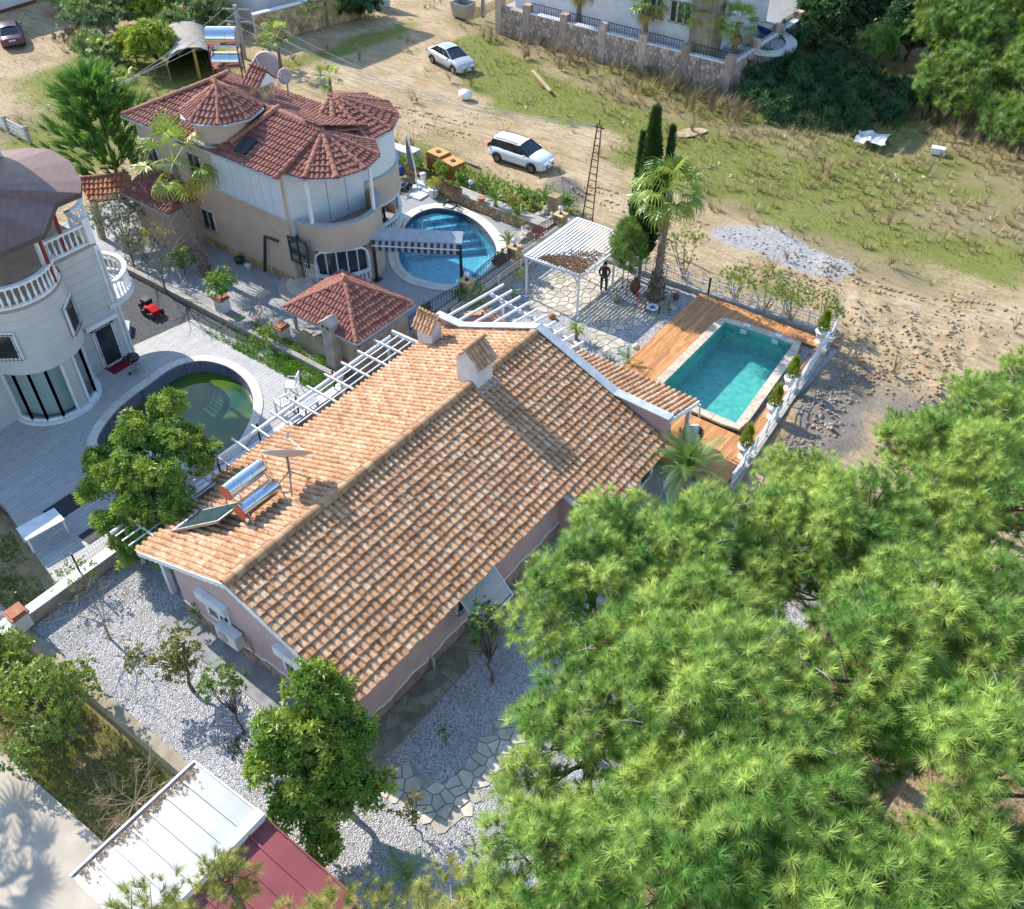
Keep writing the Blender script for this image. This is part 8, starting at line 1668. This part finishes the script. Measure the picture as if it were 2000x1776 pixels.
# ---------------------------------------------------------------- loose things on the ground
q = P(909, 193, .05); t = thing('white_sack', 'full white sack lying on the bare dirt', 'sack', tuple(q)); b = MB(); b.smooth = True; b.ball(q + V(0,0,.3), .55, 10, 7, 1.0, .75, .62); b.v = [(x + random.uniform(-.05,.05), y + random.uniform(-.05,.05), z + random.uniform(-.03,.03)) for x, y, z in b.v]; b.build('sack', M_white, t)
tag(MB().cbox(P(1832, 294, .25), (.85, .5, .4), .2).build('white_box', M_white), 'white foam box among the dry tufts on the right', 'box')
pa, pb_ = P(1040, 138, .1), P(1075, 178, .35); tag(MB().beam(pa, pb_, .2, .12).build('timber_beam', mat('pale_timber', (.46, .36, .24), (.34, .26, .17), 5, .9)), 'pale timber beam lying at the edge of the green grass', 'timber beam')
pa, pb_ = P(910, 315, .06), P(935, 325, .06); tag(MB().beam(pa, pb_, .22, .06).build('loose_plank', mat('pinkish_timber', (.36, .25, .22), rough=.9)), 'pinkish plank on the grass beside the orange tanks', 'plank')
tp = P(1700, 278, .1); TPn = thing('plastic_sheet', 'crumpled white plastic sheet caught in the dry grass', 'plastic sheet', tuple(tp)); xs_, ys2 = np.meshgrid(np.linspace(-1, 1, 12), np.linspace(-.8, .8, 10), indexing='ij'); zz = .25 + .28*vnoise(xs_*3, ys2*3, 1, 31) ; v = np.stack([xs_ + .2*vnoise(xs_*2, ys2*2, 1, 32), ys2, zz], -1).reshape(-1, 3); I2 = np.arange(120).reshape(12, 10); link('sheet', npmesh('sheet', v, np.stack([I2[:-1,:-1], I2[1:,:-1], I2[1:,1:], I2[:-1,1:]], -1).reshape(-1, 4), mat('plastic_film', (.62, .62, .60), (.45, .45, .44), 4, .5)), TPn)
n_l = 170; lx = rng.uniform(0, 1, n_l); pts = [P(a + rng.normal(0, 45), b_ + rng.normal(0, 20)) for a, b_ in [((1000,100), (1080,170), (1250,230), (1480,190), (1600,250), (1750,330), (1500,330), (1850,420), (1350,330), (940,230), (150,290), (160,200), (290,170))[i] for i in rng.integers(0, 13, n_l)]]; pts = np.array([[p.x, p.y, .06] for p in pts])
foliage_part('litter', mat('paper_litter', (.68, .68, .68), (.45, .46, .48), 9, .7), [rosette(3, .22, .16, s, (1.0, 1.5)) for s in (1, 2)], pts, rng.normal(0, .3, (n_l, 3)) + [0, 0, 1], rng.uniform(.25, .9, (n_l, 1)), None, rng.uniform(0, 1, n_l), 'stuff')
def stones(name, spots, n, m, size, z=.0):
    tv, tf = [], None; b = rock((0,0,0), 1, 3, .7); tv = np.array(b.v); quads = np.array([f for f in b.f if len(f) == 4]); pos = []
    for _ in range(n): (a, c, s) = spots[random.randrange(len(spots))]; p = P(a + random.gauss(0, s), c + random.gauss(0, s*.5)); pos.append((p.x, p.y, z))
    pos = np.array(pos); pos[:, 2] = terrain(pos[:, 0], pos[:, 1]); return foliage_part(name, m, [(tv, quads)], pos, rdir(n), size*rng.uniform(.3, 1.3, (n, 1))**1.4, None, rng.uniform(0, 1, n), 'stuff')
M_rubb = foliage('rubble_grey', (.22, .18, .14), (.40, .35, .29), .95, 0, .2, 5)
stones('rubble', [(1600, 800, 20), (1610, 840, 20), (1570, 880, 24), (1620, 780, 22)], 220, M_rubb, .09); stones('earth_clods', [(1700, 650, 60), (1800, 700, 70), (1680, 740, 40), (1850, 770, 60), (1900, 640, 80), (1600, 560, 50)], 800, foliage('clod_earth', (.30, .21, .12), (.42, .31, .20), .95, 0, .1, 5), .075); stones('gravel_heap', [(1440, 462, 18), (1500, 478, 22), (1560, 500, 24), (1620, 524, 14)], 150, foliage('white_chips', (.36, .36, .37), (.52, .52, .52), .9, 0, .2, 9), .06)
for px, py, z in ((1360, 252, .02), (1340, 262, .02)): pass
pd = [P(1312, 262), P(1335, 253), P(1368, 251), (P(1382, 257)), P(1355, 266), P(1325, 269)]
b = MB(); b.prism([(p.x, p.y) for p in smooth_loop([(p.x, p.y) for p in pd])] if False else smooth_loop([(p.x, p.y) for p in pd]), None, .03); n = NT('muddy_water'); n.done((.50, .40, .26), .35); b.build('puddle', n.m, kind='structure')

# ---------------------------------------------------------------- the person under the carport
pf_ = P(1178, 570); PE = thing('person', 'person in a dark tracksuit and white shoes standing under the carport holding a small device', 'person', tuple(pf_)); face = math.atan2(CAMLOC.y - pf_.y, CAMLOC.x - pf_.x)
M_cloth = mat('dark_tracksuit', (.035, .032, .038), (.055, .05, .056), 6, .9); M_skin = mat('skin', (.42, .24, .17), rough=.6); M_hair = mat('dark_hair', (.015, .012, .010), rough=.6)
def skin(name, verts, edges, rad, m, par, root=0, sub=2):
    me = bpy.data.meshes.new(name); me.from_pydata(verts, edges, []); setmats(me, m); o = link(name, me, par); md_ = o.modifiers.new('skin', 'SKIN'); md_.use_smooth_shade = True
    for i, r in enumerate(rad): me.skin_vertices[0].data[i].radius = (r, r) if not isinstance(r, tuple) else r
    me.skin_vertices[0].data[root].use_root = True
    s = o.modifiers.new('sub', 'SUBSURF'); s.levels = s.render_levels = sub; return o
c_, s_ = math.cos(face), math.sin(face)
def L2(f, l, z): return (c_*f - s_*l, s_*f + c_*l, z)          # forward, left, up
vs_ = [L2(0,0,.95), L2(0,0,1.12), L2(.01,0,1.32), L2(0,0,1.46), L2(.01,0,1.54), L2(0,.11,.9), L2(.03,.13,.5), L2(-.02,.14,.10), L2(.0,.145,.06), L2(0,-.11,.9), L2(.02,-.12,.5), L2(-.02,-.12,.10), L2(0,-.12,.06),
       L2(0,.19,1.42), L2(-.04,.27,1.16), L2(.17,.19,1.05), L2(.27,.09,1.08), L2(0,-.19,1.42), L2(-.04,-.27,1.16), L2(.17,-.19,1.05), L2(.27,-.09,1.08)]
ed = [(0,1), (1,2), (2,3), (3,4), (0,5), (5,6), (6,7), (7,8), (0,9), (9,10), (10,11), (11,12), (3,13), (13,14), (14,15), (15,16), (3,17), (17,18), (18,19), (19,20)]
skin('body', vs_, ed, [(.15,.12), (.14,.11), (.17,.12), (.12,.09), .055, .095, .07, .055, .05, .095, .07, .055, .05, .075, .058, .046, .03, .075, .058, .046, .03], M_cloth, PE)
h = MB(); h.smooth = True; h.ball(pf_ + Vector(L2(.03,0,1.645)), .105, 14, 10, sz=1.18); h.build('head', M_skin, PE)
h = MB(); h.smooth = True; h.ball(pf_ + Vector(L2(.012,0,1.685)), .112, 14, 10, sz=.95); h.build('hair', M_hair, PE)
h = MB(); h.ball(pf_ + Vector(L2(.135,0,1.635)), .02, 6, 5, sz=1.4); h.build('nose', M_skin, PE)
for s in (-1, 1):
    h = MB(); h.ball(pf_ + Vector(L2(.115,.038*s,1.665)), .012, 6, 4); h.build('eye', M_dark, PE); h = MB(); h.ball(pf_ + Vector(L2(.02,.105*s,1.64)), .025, 6, 5, .6, .6, 1.3); h.build('ear', M_skin, PE)
    h = MB(); h.smooth = True; h.tube([pf_ + Vector(L2(-.08,.135*s,.045)), pf_ + Vector(L2(.06,.145*s,.05)), pf_ + Vector(L2(.17,.155*s,.035))], [.045, .05, .035], 8); h.build('shoe', M_white, PE)
    hv_ = [L2(.27,.09*s,1.08), L2(.33,.06*s,1.09)]; he = [(0,1)]; hr = [.028, .036]
    for k in range(4): o_ = (k - 1.5)*.018; hv_ += [L2(.38,.05*s + o_*s,1.105), L2(.41 - .006*abs(k-1),.035*s + o_*s,1.10), L2(.415,.02*s + o_*s,1.08)]; i = 2 + 3*k; he += [(1, i), (i, i+1), (i+1, i+2)]; hr += [.011, .010, .008]
    hv_ += [L2(.33,.02*s,1.12), L2(.365,.0,1.135)]; he += [(1, 14), (14, 15)]; hr += [.012, .009]; skin('hand', hv_, he, hr, M_skin, PE, 0, 1)
h = MB(); h.cbox(pf_ + Vector(L2(.395, 0, 1.12)), (.09, .16, .03), face); tag(h.build('remote_controller', M_dframe), 'small dark remote controller held by the person under the carport', 'controller')
# a palm beyond the left edge, whose shade falls on the driveway
ds = P(20, 1650, ZL); fanpalm('fan palm standing beyond the left edge whose shade crosses the driveway', (ds.x - 8.6, ds.y + .2, ZL), (ds.x - 8.6, ds.y + .3, 5.4), .2, 18, .95, (-.7, 1.1), 3)
# brown pine litter drifted on the white sheet roof
N = 380; y_ = rng.uniform(-8.1, -4.25, N); x_ = -2.4 + np.abs(rng.normal(0, .17, N))*(1 + .8*vnoise(y_*1.0, y_*0, .6, 41)); foliage_part('roof_litter', foliage('roof_needles', (.22, .15, .10), (.36, .26, .18), .9, 0, .1, 6), [blades(5, .12, .016, 1.5, seed=2)], np.stack([x_, y_, 2.115 + (x_ + 2.45)*.114], 1), rng.normal(0, .2, (N, 3)) + [0, 0, 1], np.ones((N, 1)), None, rng.uniform(0, 1, N), 'stuff')
# tractor tread marks pressed into the bare soil
v_, f_ = [], []
for line in (((1655, 600), (1720, 640), (1745, 690), (1735, 740)), ((1700, 590), (1775, 635), (1800, 690), (1780, 760)), ((1820, 560), (1790, 640), (1830, 720), (1870, 770)), ((1900, 600), (1850, 680), (1880, 760)), ((1570, 545), (1660, 585), (1760, 610)), ((1600, 520), (1700, 560), (1800, 585), (1950, 600)), ((1130, 360), (1230, 390), (1340, 430), (1400, 450)), ((1120, 375), (1215, 408), (1320, 448), (1390, 475)), ((640, 190), (800, 215), (940, 250)), ((650, 205), (790, 232), (930, 270))):
    q = [P(*p) for p in line]
    for a, b_ in zip(q, q[1:]):
        d = (b_ - a); L = d.length; d.normalize(); s = V(-d.y, d.x, 0); k = int(L/.26)
        for i in range(k):
            if random.random() < .55: continue
            for sd in (-1, 1):
                c = a + d*(i*.26 + .1*sd + random.uniform(-.03, .03)) + s*sd*.13; e = c + s*sd*.19 + d*.12; z = float(terrain(np.array([c.x]), np.array([c.y]))[0]) - .035; o = len(v_); h = random.uniform(.05, .085)
                for p in (c - d*.06, e - d*.06, e + d*.06, c + d*.06): v_.append((p.x, p.y, z))
                for p in (c - d*.025, e - d*.025, e + d*.025, c + d*.025): v_.append((p.x, p.y, z + h))
                f_ += [(o+4, o+5, o+6, o+7), (o, o+1, o+5, o+4), (o+1, o+2, o+6, o+5), (o+2, o+3, o+7, o+6), (o+3, o, o+4, o+7)]
tag(link('tread_marks', npmesh('tread_marks', np.array(v_), np.array(f_), mat('churned_soil', (.44, .33, .20), (.30, .215, .125), 5, .95, bump=.5, bsc=30))), kind='stuff')
